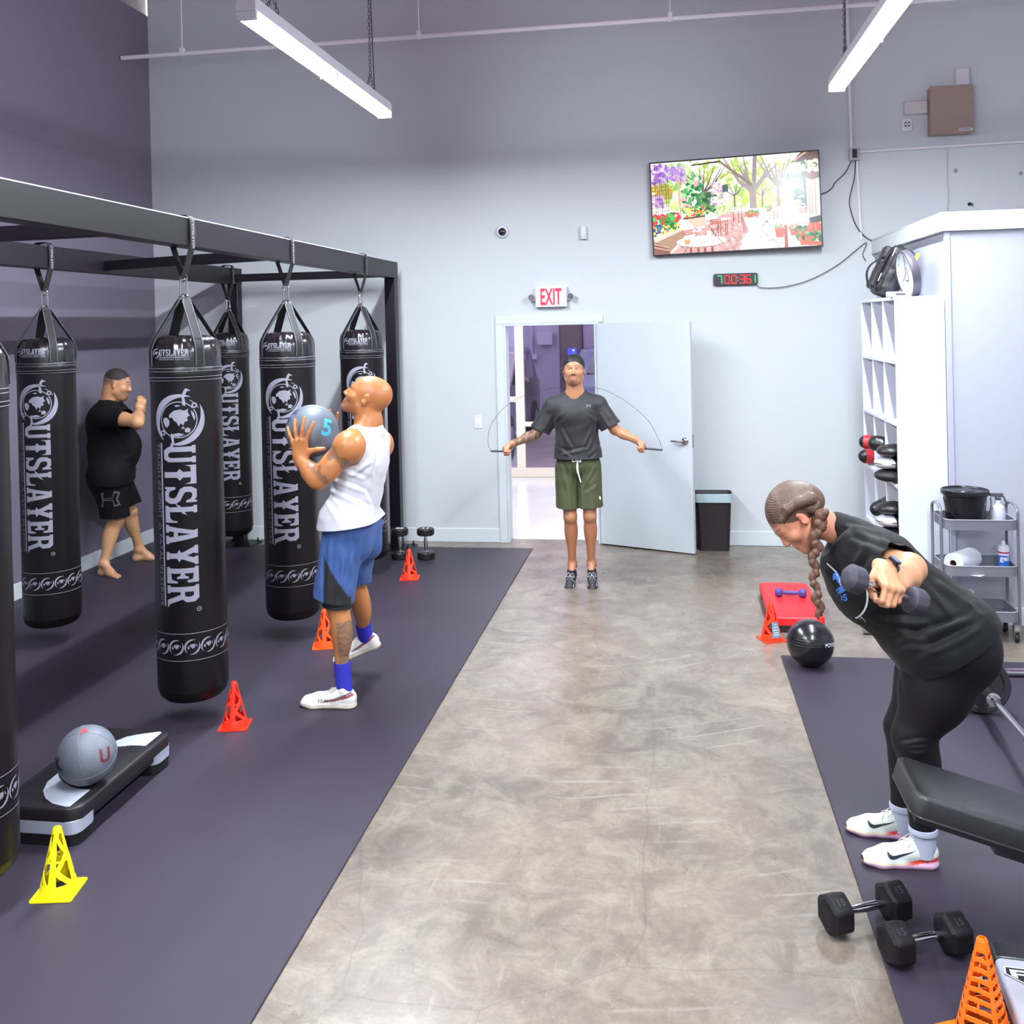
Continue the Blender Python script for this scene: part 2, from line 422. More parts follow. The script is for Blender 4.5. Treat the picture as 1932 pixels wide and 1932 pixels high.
# ============================================================ room shell
D = 8.94; XL = -5.0; XR = 4.6; YB = -6.0; HT = 6.2
m_wall = mat('wall_paint_light', 'c8cace', .55, bump=.08, bscale=25)
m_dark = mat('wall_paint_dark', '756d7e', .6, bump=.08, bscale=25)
m_trim = mat('trim_white', 'd0d5da', .4)
def concrete():
    m = bpy.data.materials.new('polished_concrete'); m.use_nodes = True; nt = m.node_tree; b = nt.nodes['Principled BSDF']; N = nt.nodes.new; L = nt.links.new
    tc = N('ShaderNodeTexCoord')
    def noise(scale, detail=8, rough=.6, dist=0., vec=None):
        n = N('ShaderNodeTexNoise'); n.inputs['Scale'].default_value = scale; n.inputs['Detail'].default_value = detail; n.inputs['Roughness'].default_value = rough; n.inputs['Distortion'].default_value = dist
        L(vec or tc.outputs['Object'], n.inputs['Vector']); return n.outputs['Fac']
    def ramp(src, a, b_, lo=0., hi=1.):
        r = N('ShaderNodeMapRange'); r.inputs[1].default_value = a; r.inputs[2].default_value = b_; r.inputs[3].default_value = lo; r.inputs[4].default_value = hi; L(src, r.inputs[0]); return r.outputs[0]
    def mix(f, c1, c2):
        x = N('ShaderNodeMix'); x.data_type = 'RGBA'; L(f, x.inputs['Factor'])
        for i, c in ((6, c1), (7, c2)):
            if isinstance(c, str): x.inputs[i].default_value = (*lin(c), 1)
            else: L(c, x.inputs[i])
        return x.outputs[2]
    c = mix(ramp(noise(1.1, 6, .6, .4), .35, .68), '5f534b', '7f6f64')
    c = mix(ramp(noise(5, 10, .75, .8), .42, .72, 0, .55), c, 'a89c8c')
    c = mix(ramp(noise(28, 8, .8), .45, .75, 0, .55), c, '524b48')
    c = mix(ramp(noise(60, 4, .8), .64, .74, 0, .6), c, 'cfc4b6')
    mp = N('ShaderNodeMapping'); mp.inputs['Scale'].default_value = (9, .8, 1); mp.inputs['Rotation'].default_value = (0, 0, .25); L(tc.outputs['Object'], mp.inputs['Vector'])
    c = mix(ramp(noise(3, 8, .7, .3, mp.outputs['Vector']), .60, .74, 0, .2), c, 'c0b4aa')
    # scuffed arcs swept across the middle of the floor
    w = N('ShaderNodeTexWave'); w.wave_type = 'RINGS'; w.rings_direction = 'SPHERICAL'; w.inputs['Scale'].default_value = 2.4; w.inputs['Distortion'].default_value = 2.5; w.inputs['Detail'].default_value = 3
    mv = N('ShaderNodeMapping'); mv.inputs['Location'].default_value = (.9, -7.6, 0); L(tc.outputs['Object'], mv.inputs['Vector']); L(mv.outputs['Vector'], w.inputs['Vector'])
    a = ramp(w.outputs['Fac'], .95, .995); k = N('ShaderNodeMath'); k.operation = 'MULTIPLY'; L(a, k.inputs[0]); L(ramp(noise(1.6, 3), .52, .64, 0, .16), k.inputs[1]); c = mix(k.outputs[0], c, 'cdc6c0')
    # crack lines
    v = N('ShaderNodeTexVoronoi'); v.feature = 'DISTANCE_TO_EDGE'; v.inputs['Scale'].default_value = .55; v.inputs['Randomness'].default_value = 1
    ad = N('ShaderNodeMixRGB'); ad.blend_type = 'ADD'; ad.inputs[0].default_value = .12; nn = N('ShaderNodeTexNoise'); nn.inputs['Scale'].default_value = 3; L(tc.outputs['Object'], nn.inputs['Vector']); L(tc.outputs['Object'], ad.inputs[1]); L(nn.outputs['Color'], ad.inputs[2]); L(ad.outputs[0], v.inputs['Vector'])
    c = mix(ramp(v.outputs['Distance'], .0, .003, .35, 0), c, '4a403c')
    L(c, b.inputs['Base Color']); L(ramp(noise(4, 6, .6), .3, .7, .24, .44), b.inputs['Roughness']); b.inputs['Specular IOR Level'].default_value = .5
    b.inputs['Coat Weight'].default_value = .22; b.inputs['Coat Roughness'].default_value = .2
    bp = N('ShaderNodeBump'); bp.inputs['Strength'].default_value = .06; bp.inputs['Distance'].default_value = .01; L(noise(9, 6, .6), bp.inputs['Height']); L(bp.outputs['Normal'], b.inputs['Normal'])
    return m
mb = MB(); mb.box(XL-.3, XR+.3, YB-.3, D+.15, -.25, 0); struct('floor', mb, concrete())
# back wall with the doorway
DX0, DX1, DZ = -1.515, -.655, 2.035
mb = MB(); mb.box(XL, DX0, D, D+.15, 0, HT+.5); mb.box(DX1, XR, D, D+.15, 0, HT+.5); mb.box(DX0, DX1, D, D+.15, DZ, HT+.5); struct('wall_back', mb, m_wall)
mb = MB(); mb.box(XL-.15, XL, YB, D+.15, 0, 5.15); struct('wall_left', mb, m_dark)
mb = MB(); mb.box(XL-.25, XL-.10, YB, D+.15, 5.15, HT+.5); struct('wall_left_upper', mb, mat('insulation', 'b4aca6', .95, bump=1., bscale=14, var=.6, vscale=9, c2='8a8280'))
mb = MB(); mb.box(XR, XR+.15, YB, D+.15, 0, HT+.5); struct('wall_right', mb, m_wall)
mb = MB(); mb.box(XL, XR, YB-.15, YB, 0, HT+.5); struct('wall_front', mb, m_wall)
mb = MB(); mb.box(XL-.25, XR+.2, YB-.2, D+.2, HT, HT+.12); struct('ceiling', mb, mat('ceiling_pink_bounce', 'c49cb6', .9, bump=.5, bscale=8))  # unseen ceiling tinted pink so its bounce lifts and colours the upper walls
# partition box on the right
BX, BY = 1.806, 6.75
mb = MB(); mb.box(BX, BX+.12, BY+.12, D, 0, 2.60); struct('wall_booth_side', mb, mat('booth_paint', 'b4b4c2', .5, bump=.05, bscale=30))
mb = MB(); mb.box(BX, XR, BY, BY+.12, 0, 2.60); struct('wall_booth_face', mb, mat('booth_paint', 'd2d4de'))
m_wood = mat('painted_wood', 'e2e8e8', .45, bump=.5, bscale=12)
nt = m_wood.node_tree; w = nt.nodes.new('ShaderNodeTexWave'); w.bands_direction = 'Z'; w.inputs['Scale'].default_value = 14; w.inputs['Distortion'].default_value = 9; w.inputs['Detail'].default_value = 3; w.inputs['Detail Scale'].default_value = .6
tc = [n for n in nt.nodes if n.type == 'TEX_COORD'][0]; mp = nt.nodes.new('ShaderNodeMapping'); mp.inputs['Scale'].default_value = (.35, .35, 3); nt.links.new(tc.outputs['Object'], mp.inputs['Vector']); nt.links.new(mp.outputs['Vector'], w.inputs['Vector'])
bp = [n for n in nt.nodes if n.type == 'BUMP'][0]; nt.links.new(w.outputs['Fac'], bp.inputs['Height'])
mb = MB(); mb.box(BX-.035, XR, BY-.035, BY-.0, 2.575, 2.685); struct('trim_1', mb, m_wood, bevel=.004)
mb = MB(); mb.box(BX-.035, BX, BY, D, 2.575, 2.685); struct('trim_2', mb, m_wood, bevel=.004)
mb = MB(); mb.box(BX-.012, BX+.02, BY-.012, BY+.02, 0, 2.575); struct('trim_3', mb, mat('corner_bead', 'b4b2c4', .4))
mb = MB(); mb.box(BX-.035, XR, BY-.035, D, 2.685, 2.70); struct('ceiling_booth', mb, m_wall)
# baseboards
mb = MB(); mb.box(XL, DX0-.075, D-.014, D, 0, .13); mb.box(DX1+.03, BX, D-.014, D, 0, .13); struct('baseboard_back', mb, m_trim, bevel=.004)
mb = MB(); mb.box(XL, XL+.014, YB, D, 0, .13); struct('baseboard_left', mb, m_trim, bevel=.004)
mb = MB(); mb.box(BX, XR, BY-.013, BY, 0, .12); mb.box(BX-.013, BX, BY, D, 0, .12); struct('baseboard_right', mb, m_trim, bevel=.004)
# door casing
mb = MB(); mb.box(DX0-.075, DX0, D-.02, D, 0, DZ); mb.box(DX0-.075, DX1+.065, D-.02, D, DZ, DZ+.075); mb.box(DX1, DX1+.03, D-.02, D, 0, DZ)
mb.box(DX0+.0005, DX0+.02, D-.019, D+.15, 0, DZ-.02); mb.box(DX1-.02, DX1-.0005, D-.019, D+.15, 0, DZ-.02); mb.box(DX0+.0005, DX1-.0005, D-.0195, D+.15, DZ-.02, DZ-.0005); struct('trim_4', mb, m_trim, bevel=.003)
# door leaf, swung into the room
dv = Vector((.213+.640, 8.575-D, 0)); ang = math.atan2(dv.y, dv.x); L = .90
mb = MB(); T = T_(-.640, D-.03, 0) @ RZ(ang); mb.box(0, L, -.022, .022, .012, DZ-.012, T); door = struct('door_1', mb, mat('door_white', 'c4cad2', .4), bevel=.003)
door['kind'] = 'structure'
st = mat('nickel', 'b0aeb2', .22, 1.)
mb = MB(); hT = T @ T_(L-.065, -.022, .985)
mb.lathe([(0, 0), (.032, 0), (.032, .006), (.026, .012), (.012, .016), (.011, .045), (0, .047)], 28, hT @ RX(PI/2)); mb.tube([(hT @ Vector((0, -.042, 0))), (hT @ Vector((-.05, -.046, 0))), (hT @ Vector((-.115, -.040, 0)))], [.010, .009, .008], 12); obj('door_handle', mb, st, door)
mb = MB(); mb.box(L-.001, L+.003, -.012, .012, .93, 1.04, T); obj('latch_plate', mb, st, door)
for z in (.25, 1.02, 1.80):
    mb = MB(); mb.lathe([(0, 0), (.007, 0), (.007, .09), (0, .09)], 12, T_(DX0+.012, D-.012, z)); mb.box(DX0+.001, DX0+.004, D-.01, D+.03, z, z+.09); obj('hinge', mb, st, bpy.data.objects['trim_4'])
# hall behind the door, glass storefront and what stands outside
HX0, HX1, SY = -4.2, 3.0, 12.75
mb = MB(); mb.box(HX0, HX1, D+.15, SY+.1, -.2, -.002); struct('floor_hall', mb, mat('hall_floor', 'dcd8dc', .18, bump=.03, bscale=5, var=.25, vscale=3, c2='c0bcc4', coat=.4))
mb = MB(); mb.box(HX0-.1, HX0, D+.15, SY, 0, 3); struct('wall_hall_left', mb, m_wall); mb = MB(); mb.box(HX1, HX1+.1, D+.15, SY, 0, 3); struct('wall_hall_right', mb, m_wall)
mb = MB(); mb.box(HX0-.1, HX1+.1, D+.15, SY+.1, 3.0, 3.1); struct('ceiling_hall', mb, m_wall)
mb = MB(); mb.box(HX0, HX1, SY, SY+.1, 2.75, 3.0); mb.box(1.2, HX1, SY, SY+.1, 0, 2.75); struct('wall_hall_far', mb, m_wall)
fr = mat('frame_cream', 'e4dccb', .4, .0); gl = bpy.data.materials.new('tinted_glass'); gl.use_nodes = True; nt = gl.node_tree; nt.nodes.clear()
o_ = nt.nodes.new('ShaderNodeOutputMaterial'); t_ = nt.nodes.new('ShaderNodeBsdfTransparent'); t_.inputs[0].default_value = (.74, .70, .74, 1); g_ = nt.nodes.new('ShaderNodeBsdfGlossy'); g_.inputs['Roughness'].default_value = .02; x_ = nt.nodes.new('ShaderNodeMixShader'); f_ = nt.nodes.new('ShaderNodeFresnel'); f_.inputs[0].default_value = 1.35
nt.links.new(f_.outputs[0], x_.inputs[0]); nt.links.new(t_.outputs[0], x_.inputs[1]); nt.links.new(g_.outputs[0], x_.inputs[2]); nt.links.new(x_.outputs[0], o_.inputs[0])
GL = gl; gc = GL.copy(); gc.name = 'clear_glass'; [n for n in gc.node_tree.nodes if n.type == 'BSDF_TRANSPARENT'][0].inputs[0].default_value = (.93, .95, 1, 1)
def pane(x0, x1, z0, z1, m, par, y=SY+.045): mb = MB(); mb.box(x0, x1, y, y+.006, z0, z1); return struct('pane', mb, m, par)
def wx(px, z=1.0): return float(at(px, 700, SY).x)
a0, a1, a2, a3 = wx(972), wx(981), wx(986), wx(988)
def framed(name, xs, zs, w, parent=None):
    mb = MB()
    for x in xs: mb.box(x-w/2, x+w/2, SY, SY+.09, 0, 2.75)
    for z, h in zs: mb.box(xs[0], xs[-1], SY+.005, SY+.085, z-h/2, z+h/2)
    return struct(name, mb, fr, parent, bevel=.004)
wf = framed('window_1', [wx(940), wx(976.5)], [(.06, .12), (1.03, .07), (2.70, .1)], .07); wf['kind'] = 'structure'; pane(wx(940), wx(973), .12, 1.0, gc, wf); pane(wx(940), wx(973), 1.06, 2.65, gc, wf)
wf = framed('window_2', [wx(984), wx(1150)], [(.06, .12), (.70, .06), (2.70, .1)], .055); pane(wx(986), wx(1150), .12, .67, GL, wf); pane(wx(986), wx(1150), .73, 2.65, GL, wf)
mb = MB(); mb.box(-14, 14, SY+.1, 30, -.25, -.03); struct('ground', mb, mat('asphalt', 'b8aeb4', .85, bump=.3, bscale=30, var=.5, vscale=2, c2='9a9098'))
# ============================================================ lamps hung from the ceiling
m_hw = mat('fixture_white', 'dedee4', .4); m_tube = mat('lit_tube', 'eef6ff', .5, emit=TUBE_W); m_chain = mat('chain_steel', '6a6268', .35, .6)
def fixture():
    t = thing('fluorescent_fixture', 'long white strip light with glowing tubes hanging above the bag rig', 'ceiling light', (0, 0, 0), 0, 'strip lights on chains')
    L = 2.44; mb = MB(); mb.prism([(-.055, 0), (.055, 0), (.055, .035), (.045, .075), (-.045, .075), (-.055, .035)], L, frame((0, L/2, 0), (1, 0, 0), (0, 0, 1), (0, -1, 0))); obj('housing', mb, m_hw, t, .003)
    for sx in (-1, 1):
        for k in (0, 1):
            y0 = -L/2+.02+k*(L/2); y1 = y0+L/2-.04; mb = MB(); mb.lathe([(0, 0), (.016, 0), (.016, y1-y0), (0, y1-y0)], 14, T_(sx*.034, y0, -.026) @ RX(-PI/2)); obj('tube', mb, m_tube, t)
    for y in (-L/2+.012, 0, L/2-.012): mb = MB(); mb.box(-.055, .055, y-.012, y+.012, -.045, 0); obj('socket', mb, m_hw, t, .004)
    for y in (-L/2+.35, L/2-.35):
        top = 6.2-3.64; mb = MB()
        pts = [(0, y, z) for z in np.linspace(.20, top, 2)]
        def links(a, b):
            a, b = Vector(a), Vector(b); n = max(2, int((b-a).length/.026)); d = (b-a)/n; Tm = (b-a).to_track_quat('Z', 'Y').to_matrix().to_4x4()
            for i in range(n):
                c = a+d*(i+.5); R_ = Matrix.Translation(c) @ Tm @ RZ((i % 2)*PI/2); w = .008; h = .018
                mb.tube([R_ @ Vector(p) for p in ((w, 0, -h*.6), (w, 0, h*.6), (0, 0, h), (-w, 0, h*.6), (-w, 0, -h*.6), (0, 0, -h))], .0022, 5, closed=True)
        links((0, y, .20), (0, y, top)); links((0, y-.10, .075), (0, y, .20)); links((0, y+.10, .075), (0, y, .20)); obj('chain', mb, m_chain, t)
    mb = MB(); mb.tube(spline([(0, L/2-.25, .075), (.01, L/2-.30, .25), (.012, L/2-.34, .9), (.01, L/2-.34, 6.2-3.64)], 8), .0045, 6); obj('cord', mb, mat('cord_grey', '5a5258', .6), t)
    return t
fx = fixture(); fx.location = (-2.06, 5.85, 3.64)
LOCS = [((1.19, 5.85), 'long white strip light with glowing tubes hanging above the bench and mats, right of centre'), ((-2.06, 1.9), 'unseen fill strip light overhead in the row above the bags, just behind the camera'), ((1.19, 1.9), 'unseen fill strip light overhead in the row above the mats, just behind the camera'), ((-2.06, -2.2), 'unseen fill strip light at the front of the room in the row above the bags'), ((1.19, -2.2), 'unseen fill strip light at the front of the room in the row above the mats')]
for (x, y), lb in LOCS: dup(fx, (x, y, 3.64), 0, lb)  # fixtures out of view continue the rows, added for fill light
for x, y in [(-2.06, 5.85)]+[q for q, _ in LOCS]:
    l = bpy.data.lights.new('tube_light', 'AREA'); l.shape = 'RECTANGLE'; l.size = .024; l.size_y = 2.36; l.energy = LAMP_W; l.color = (.84, .96, 1.0); o = bpy.data.objects.new('tube_light', l); COL.objects.link(o); o.location = (x, y, 3.64-.040)
# hall lamp: bright panel in the hall ceiling
mb = MB(); mb.box(-2.2, -.4, 10.2, 11.4, 2.97, 2.995); hp = obj('hall_light_panel', mb, mat('hall_panel', 'f4f2ff', .5, emit=2.0)); tag(hp, 'flat white ceiling light panel in the hall behind the doorway', 'ceiling light')
l = bpy.data.lights.new('hall_light', 'AREA'); l.size = 1.6; l.energy = 110; l.color = (.95, .95, 1.0); o = bpy.data.objects.new('hall_light', l); COL.objects.link(o); o.location = (-1.3, 10.8, 2.95)
# ============================================================ wall-mounted things
wz = D
# pipe along the back wall
m_pipe = mat('pipe_paint', 'f0eaf0', .5)
t = thing('conduit_pipe', 'long thin white pipe running across the upper back wall on short hangers', 'pipe', (-5, 8.42, 4.6))
mb = MB(); mb.tube([(.02, 0, 0), (9.0, 0, .0)], .020, 12); obj('pipe', mb, m_pipe, t)
for px in (343, 790, 1265):
    x = float(at(px, 60, 8.42).x)+5; mb = MB(); mb.tube([(x, 0, .02), (x, 0, 1.62)], .006, 6); mb.box(x-.018, x+.018, -.024, .024, -.02, .05); obj('hanger', mb, m_pipe, t)
def wp(px, py, off=0.): v = at(px, py, D-off); return v
t = thing('wall_conduit', 'white conduit coming down the back wall to the socket box and turning right', 'conduit', tuple(wp(1610, 292)))
b0 = wp(1610, 292); mb = MB(); x0 = b0.x
mb.tube([(-.02, -.02, 0), (-.03, -.02, 1.6)], .012, 8); mb.tube([(.03, -.02, .02), (1.5, -.02, .04)], .010, 8); mb.tube([(.025, -.015, -.06), (.05, -.015, -.75)], .009, 8); obj('pipe', mb, m_pipe, t)
mb = MB(); mb.box(-.042, .042, -.05, 0, -.055, .055); o = obj('socket_box', mb, mat('box_chrome', 'b6b2b8', .3, .6), t, .006); mb = MB(); mb.box(-.018, .022, -.062, -.05, -.035, .04); obj('plug', mb, mat('plug_black', '141214', .5), o, .004)
mk = mat('cable_black', '2a262c', .5); mwc = mat('cable_white', 'c8c6cc', .5)
def cable(name, pts, r, m, label, off=.02):
    P3 = [wp(x, y, off) for x, y in pts]; mb = MB(); mb.tube(spline(P3, 8), r, 6); return tag(obj(name, mb, m), label, 'cable')
cable('power_cable', [(1608, 300), (1595, 325), (1575, 345), (1571, 353), (1560, 362), (1549, 366)], .0045, mk, 'short black cable from the socket box to the television')
cable('power_cable', [(1614, 302), (1612, 335), (1603, 375), (1606, 400), (1618, 430), (1640, 452), (1665, 456)], .0045, mk, 'black cable hanging from the socket box down behind the white partition')
cable('power_cable', [(1428, 539), (1440, 543), (1480, 541), (1530, 527), (1580, 500), (1620, 468), (1635, 458), (1628, 480), (1634, 492)], .0035, mk, 'thin black cable sagging from the timer across the wall to the partition')
cable('data_cable', [(1780, 258), (1786, 268), (1786, 330), (1788, 370), (1786, 402)], .005, mwc, 'thin white cable dropping from the tan control cabinet')
# television on its bracket
A1, A2, A3, A4 = [at(*p, D-.10) for p in ((1226, 303), (1548, 285), (1550, 467), (1229, 483))]
c = (A1+A2+A3+A4)/4; TW, TH = 1.47, .845
# the set is turned a little on its arm: right side nearer, bottom-left lower
xr = Vector((1, -.05, .022)).normalized(); zn = Vector((0, 1, 0)); zn = (zn-xr*zn.dot(xr)).normalized(); up = zn.cross(-xr) if zn.cross(-xr).z > 0 else xr.cross(zn)
up = Vector((0, 0, 1)); up = (up-xr*up.dot(xr)).normalized(); zn = up.cross(xr)
tv = thing('television', 'large wall-mounted television showing a sunny garden cafe patio', 'television', tuple(c)); FT = frame((0, 0, 0), xr, up, xr.cross(up))
mb = MB(); mb.box(-TW/2, TW/2, -TH/2, TH/2, -.045, 0, FT); obj('frame', mb, mat('tv_black', '18141a', .35), tv, .004)
mb = MB(); mb.box(-.30, .30, -.22, .22, -.06, -.045, FT); mb.box(-.06, .06, -.16, .16, -.10, -.06, FT); obj('wall_bracket', mb, mat('plug_black', '141214'), tv)
def tv_picture(W_=400, H_=226):
    rs = np.random.RandomState(5); yy, xx = np.mgrid[0:H_, 0:W_]; u = (xx+.5)/W_; v = (yy+.5)/H_      # v down
    I = np.ones((H_, W_, 3))*np.array(lin('fbfff2'))
    def put(m, c, a=1.): m = np.clip(m, 0, 1)*a; I[:] = I*(1-m[..., None])+np.array(lin(c))*m[..., None]
    def poly(ps, c, a=1.):
        m = np.zeros((H_, W_), bool); n = len(ps)
        for i in range(n):
            (x1, y1), (x2, y2) = ps[i], ps[(i+1) % n]
            k = ((y1 > v) != (y2 > v)); xi = (x2-x1)*(v-y1)/((y2-y1) if y2 != y1 else 1e-9)+x1; m ^= k & (u < xi)
        put(m*1., c, a)
    def ell(cx, cy, rx, ry, c, a=1.): put((((u-cx)/rx)**2+((v-cy)/ry)**2 < 1)*1., c, a)
    def line(x1, y1, x2, y2, w1, w2, c, a=1.):
        dx, dy = (x2-x1), (y2-y1)*H_/W_; L2 = dx*dx+dy*dy; px, py = u-x1, (v-y1)*H_/W_; t = np.clip((px*dx+py*dy)/L2, 0, 1)
        put((np.hypot(px-t*dx, py-t*dy) < (w1+(w2-w1)*t)/2)*1., c, a)
    def blobs(x0, x1, y0, y1, n, r, cs, a=1.):
        for i in range(n): ell(x0+(x1-x0)*rs.rand(), y0+(y1-y0)*rs.rand(), r*(.5+rs.rand())*.6, r*(.5+rs.rand()), cs[rs.randint(len(cs))], a)
    # far trees
    blobs(0, 1, .02, .52, 420, .03, ['e4f0a0', 'cfe388', 'b6d46a', 'f6f8d0', 'a8cc60', 'fcffe8'])
    blobs(.55, .95, .25, .56, 160, .028, ['d8e070', 'e8ec90', 'c4d858', 'f4f4b0']); blobs(.03, .3, .02, .3, 90, .03, ['8cc46c', 'b0dc90', 'dcf0b8', 'ffffff'])
    def tree(x, y, w, h, sp, c, n=7, seed=0):
        r = np.random.RandomState(seed); line(x, y, x, y-h*.45, w, w*.75, c)
        for i in range(n):
            t = i/(n-1); ex = x+(t-.5)*sp+.02*r.randn(); ey = y-h*(.85+.2*r.rand()); mx = x+(ex-x)*.45; my = y-h*.62+.02*r.randn()
            line(x, y-h*.42, mx, my, w*.6, w*.4, c); line(mx, my, ex, ey, w*.4, w*.12, c); line(mx, my, ex+.05*r.randn(), ey+.05, w*.25, w*.08, c)
    tree(.31, .58, .020, .50, .34, '6a5a58', 8, 1); tree(.50, .56, .012, .34, .22, '7a6a66', 6, 2); tree(.665, .56, .010, .3, .16, '86766a', 6, 6); tree(.76, .60, .026, .60, .30, '8a7a78', 7, 3)
    tree(.61, .64, .046, .62, .34, '9c8c8c', 6, 4); line(.60, .30, .42, .03, .022, .012, '84746e'); line(.42, .03, .25, .05, .012, .008, '4a3e3a'); line(.62, .26, .63, 0, .024, .02, '90808a')
    poly([(0, .56), (1, .56), (1, 1), (0, 1)], 'f6eef0')
    # path: brick left, pale stone right
    poly([(.10, 1), (.42, .60), (.58, .60), (.60, .72), (.52, .86), (.52, 1)], 'd8a8a4'); blobs(.25, .55, .66, 1, 260, .010, ['b47470', 'e8c4c0', 'c88e88', 'f4dcd8'], .8)
    poly([(.52, 1), (.57, .78), (.55, .66), (.66, .58), (.98, .62), (1, 1)], 'faf4f6'); 
    for i in range(16): line(.54+.4*rs.rand(), .66+.3*rs.rand(), .60+.4*rs.rand(), .68+.3*rs.rand(), .004, .012, ['c8bcc8', 'a898a4', 'dccfd6'][i % 3], .7)
    line(.54, .66, .56, .80, .02, .03, 'b87c78', .7); line(.56, .80, .48, .98, .03, .02, 'c4908c', .6)
    # shrubs, flowers
    blobs(.19, .31, .18, .55, 150, .022, ['2f8a50', '58b070', '1f6a3c', 'a8dca0', 'f0fff0', 'e8b0b8']); blobs(.30, .38, .35, .56, 90, .022, ['3c6a40', '24502c', '6a9a60'])
    blobs(.36, .44, .26, .5, 60, .014, ['c49ac4', 'e0c8e4', 'f0e4f4']); blobs(.0, .09, .02, .24, 90, .02, ['a070c0', '8a5ab4', 'c8a0dc', 'e4d0f0']); blobs(.09, .21, .06, .2, 70, .018, ['b48ad4', 'd4b8e8', '9a70c4']); blobs(.0, .12, .25, .38, 60, .022, ['d4b04c', 'c8a038', 'a4a848']); blobs(.01, .07, .36, .48, 40, .02, ['b080cc', 'd8b8e4'])
    for i in range(8): line(.01+.013*i, .18, .01+.013*i, .6, .0022, .0022, '3a3038'); line(0, .22+.045*i, .11, .21+.045*i, .0022, .0022, '3a3038')
    line(.165, .15, .172, .62, .012, .012, 'd4b098'); poly([(.43, .29), (.465, .28), (.465, .36), (.43, .37)], '4a5a5c')
    blobs(0, .16, .56, .72, 110, .02, ['2f9a3c', '5cc05c', '1f7a2c', 'e83a3a', 'd84040']); blobs(0, .17, .68, .80, 90, .014, ['f0d040', 'f4e070', '3a4a8a', '5a6aac', '2c7a38']); blobs(.2, .34, .50, .62, 80, .014, ['3aa44c', 'e8604c', 'f0d85c', 'f4f0a0', '2c7a38']); blobs(.38, .56, .52, .60, 60, .012, ['a4cc70', 'd8e8a0'])
    poly([(0, .84), (.17, .74), (.20, .80), (.10, .98), (0, 1)], 'b49078'); poly([(0, .82), (.17, .72), (.18, .75), (.01, .87)], 'e8d4c4'); poly([(.19, .62), (.31, .60), (.33, .70), (.26, .74)], 'e0c8b4'); line(.19, .625, .31, .61, .01, .01, '5a4438')
    # tables and chairs
    def table(cx, cy, rx, ry, h, legs, c='a85048'):
        for l in legs: line(l, cy, l, cy+h, .010*rx/.12, .012*rx/.12, c)
        ell(cx, cy+.008, rx, ry, 'b89890'); ell(cx, cy, rx, ry*.92, 'fae8e4')
    table(.50, .575, .05, .012, .12, [.49, .52, .54]); table(.40, .655, .075, .016, .17, [.395, .41, .44, .45]); table(.74, .59, .05, .012, .10, [.73, .75]); table(.83, .73, .105, .028, .28, [.79, .80]); table(.29, .88, .15, .065, .2, [.225, .27, .31, .355], 'a05a50')
    for x, y in ((.35, .66), (.18, .76), (.56, .6), (.88, .6)):
        for i in range(3): line(x, y+.02*i, x+.06, y-.005+.02*i, .008, .008, 'c46c60')
    for a_, b_ in (((.34, .72), (.42, .92)), ((.40, .72), (.36, .9)), ((.66, .66), (.71, .76)), ((.71, .66), (.66, .76)), ((.17, .93), (.21, 1)), ((.21, .93), (.18, 1))): line(*a_, *b_, .003, .003, '2a2426')
    poly([(.0, .86), (.085, .92), (.10, 1), (.0, 1)], '8a5c4c'); line(0, .88, .09, .93, .008, .008, 'd4a890'); line(0, .92, .09, .96, .008, .008, 'd4a890')
    ell(.205, .875, .018, .035, 'd8a86c'); ell(.205, .845, .016, .012, 'fff4e8'); poly([(.26, .89), (.34, .84), (.40, .86), (.31, .93)], 'ffffff'); line(.28, .9, .38, .87, .002, .002, '6a6068'); ell(.34, .80, .016, .03, 'fbe8e0'); ell(.265, .79, .02, .01, 'd88c70')
    # pots
    for x, y, w, h in ((.59, .61, .022, .05), (.625, .62, .016, .035), (.76, .79, .03, .10), (.845, .80, .03, .08), (.70, .58, .014, .03)): poly([(x-w, y), (x+w, y), (x+w*.7, y+h), (x-w*.7, y+h)], 'c05a40'); blobs(x-w, x+w, y-.03, y+.005, 18, .010, ['3a9a48', '6ab858', 'e86848'])
    # right: porch, hanging baskets, geraniums
    blobs(.86, .93, .22, .58, 130, .02, ['2c5a40', '5a8a64', 'a8c8a8', '1c3c2c', 'f0f0f0']); poly([(.90, .2), (.925, .2), (.925, .62), (.92, .62)], '3c2a2e'); poly([(.925, .10), (1, .10), (1, .7), (.925, .66)], 'e4cdbc')
    for x in (.94, .955, .975): line(x, .24, x, .66, .004, .004, '8a6c60')
    poly([(.985, .3), (1, .3), (1, .66), (.985, .64)], 'f4f8ff'); poly([(.84, .10), (.90, 0), (1, 0), (1, .14), (.96, .10)], '5a3430'); line(.86, .08, .93, 0, .01, .01, 'd49a84')
    poly([(.915, .20), (1, .19), (1, .28), (.96, .30), (.93, .28)], '6a2a24'); blobs(.90, 1, .10, .20, 80, .018, ['3a6a3c', 'e8f0d8', 'f4c0b0', '1f4a28', 'd4e4c0']); poly([(.83, .28), (.885, .27), (.88, .31), (.86, .34), (.84, .32)], '7a2c24'); blobs(.82, .89, .23, .28, 40, .014, ['4a7a4c', 'dce8cc', '2a5a34'])
    blobs(.86, 1, .80, .93, 170, .022, ['1c5a34', '3a8a4c', '14402a', 'f06040', 'e84830', '7ab478']); blobs(.93, 1, .74, .84, 30, .018, ['f46a4c', 'e84a38']); poly([(.87, .93), (1, .96), (1, 1), (.88, .99)], 'c86448'); poly([(.93, .70), (1, .68), (1, .75), (.94, .76)], '2a1c20')
    I += (rs.rand(H_, W_, 1)-.5)*.06; return np.clip(I, 0, 1)
I = tv_picture(); H_, W_ = I.shape[:2]; sw, sh = TW-.024, TH-.026
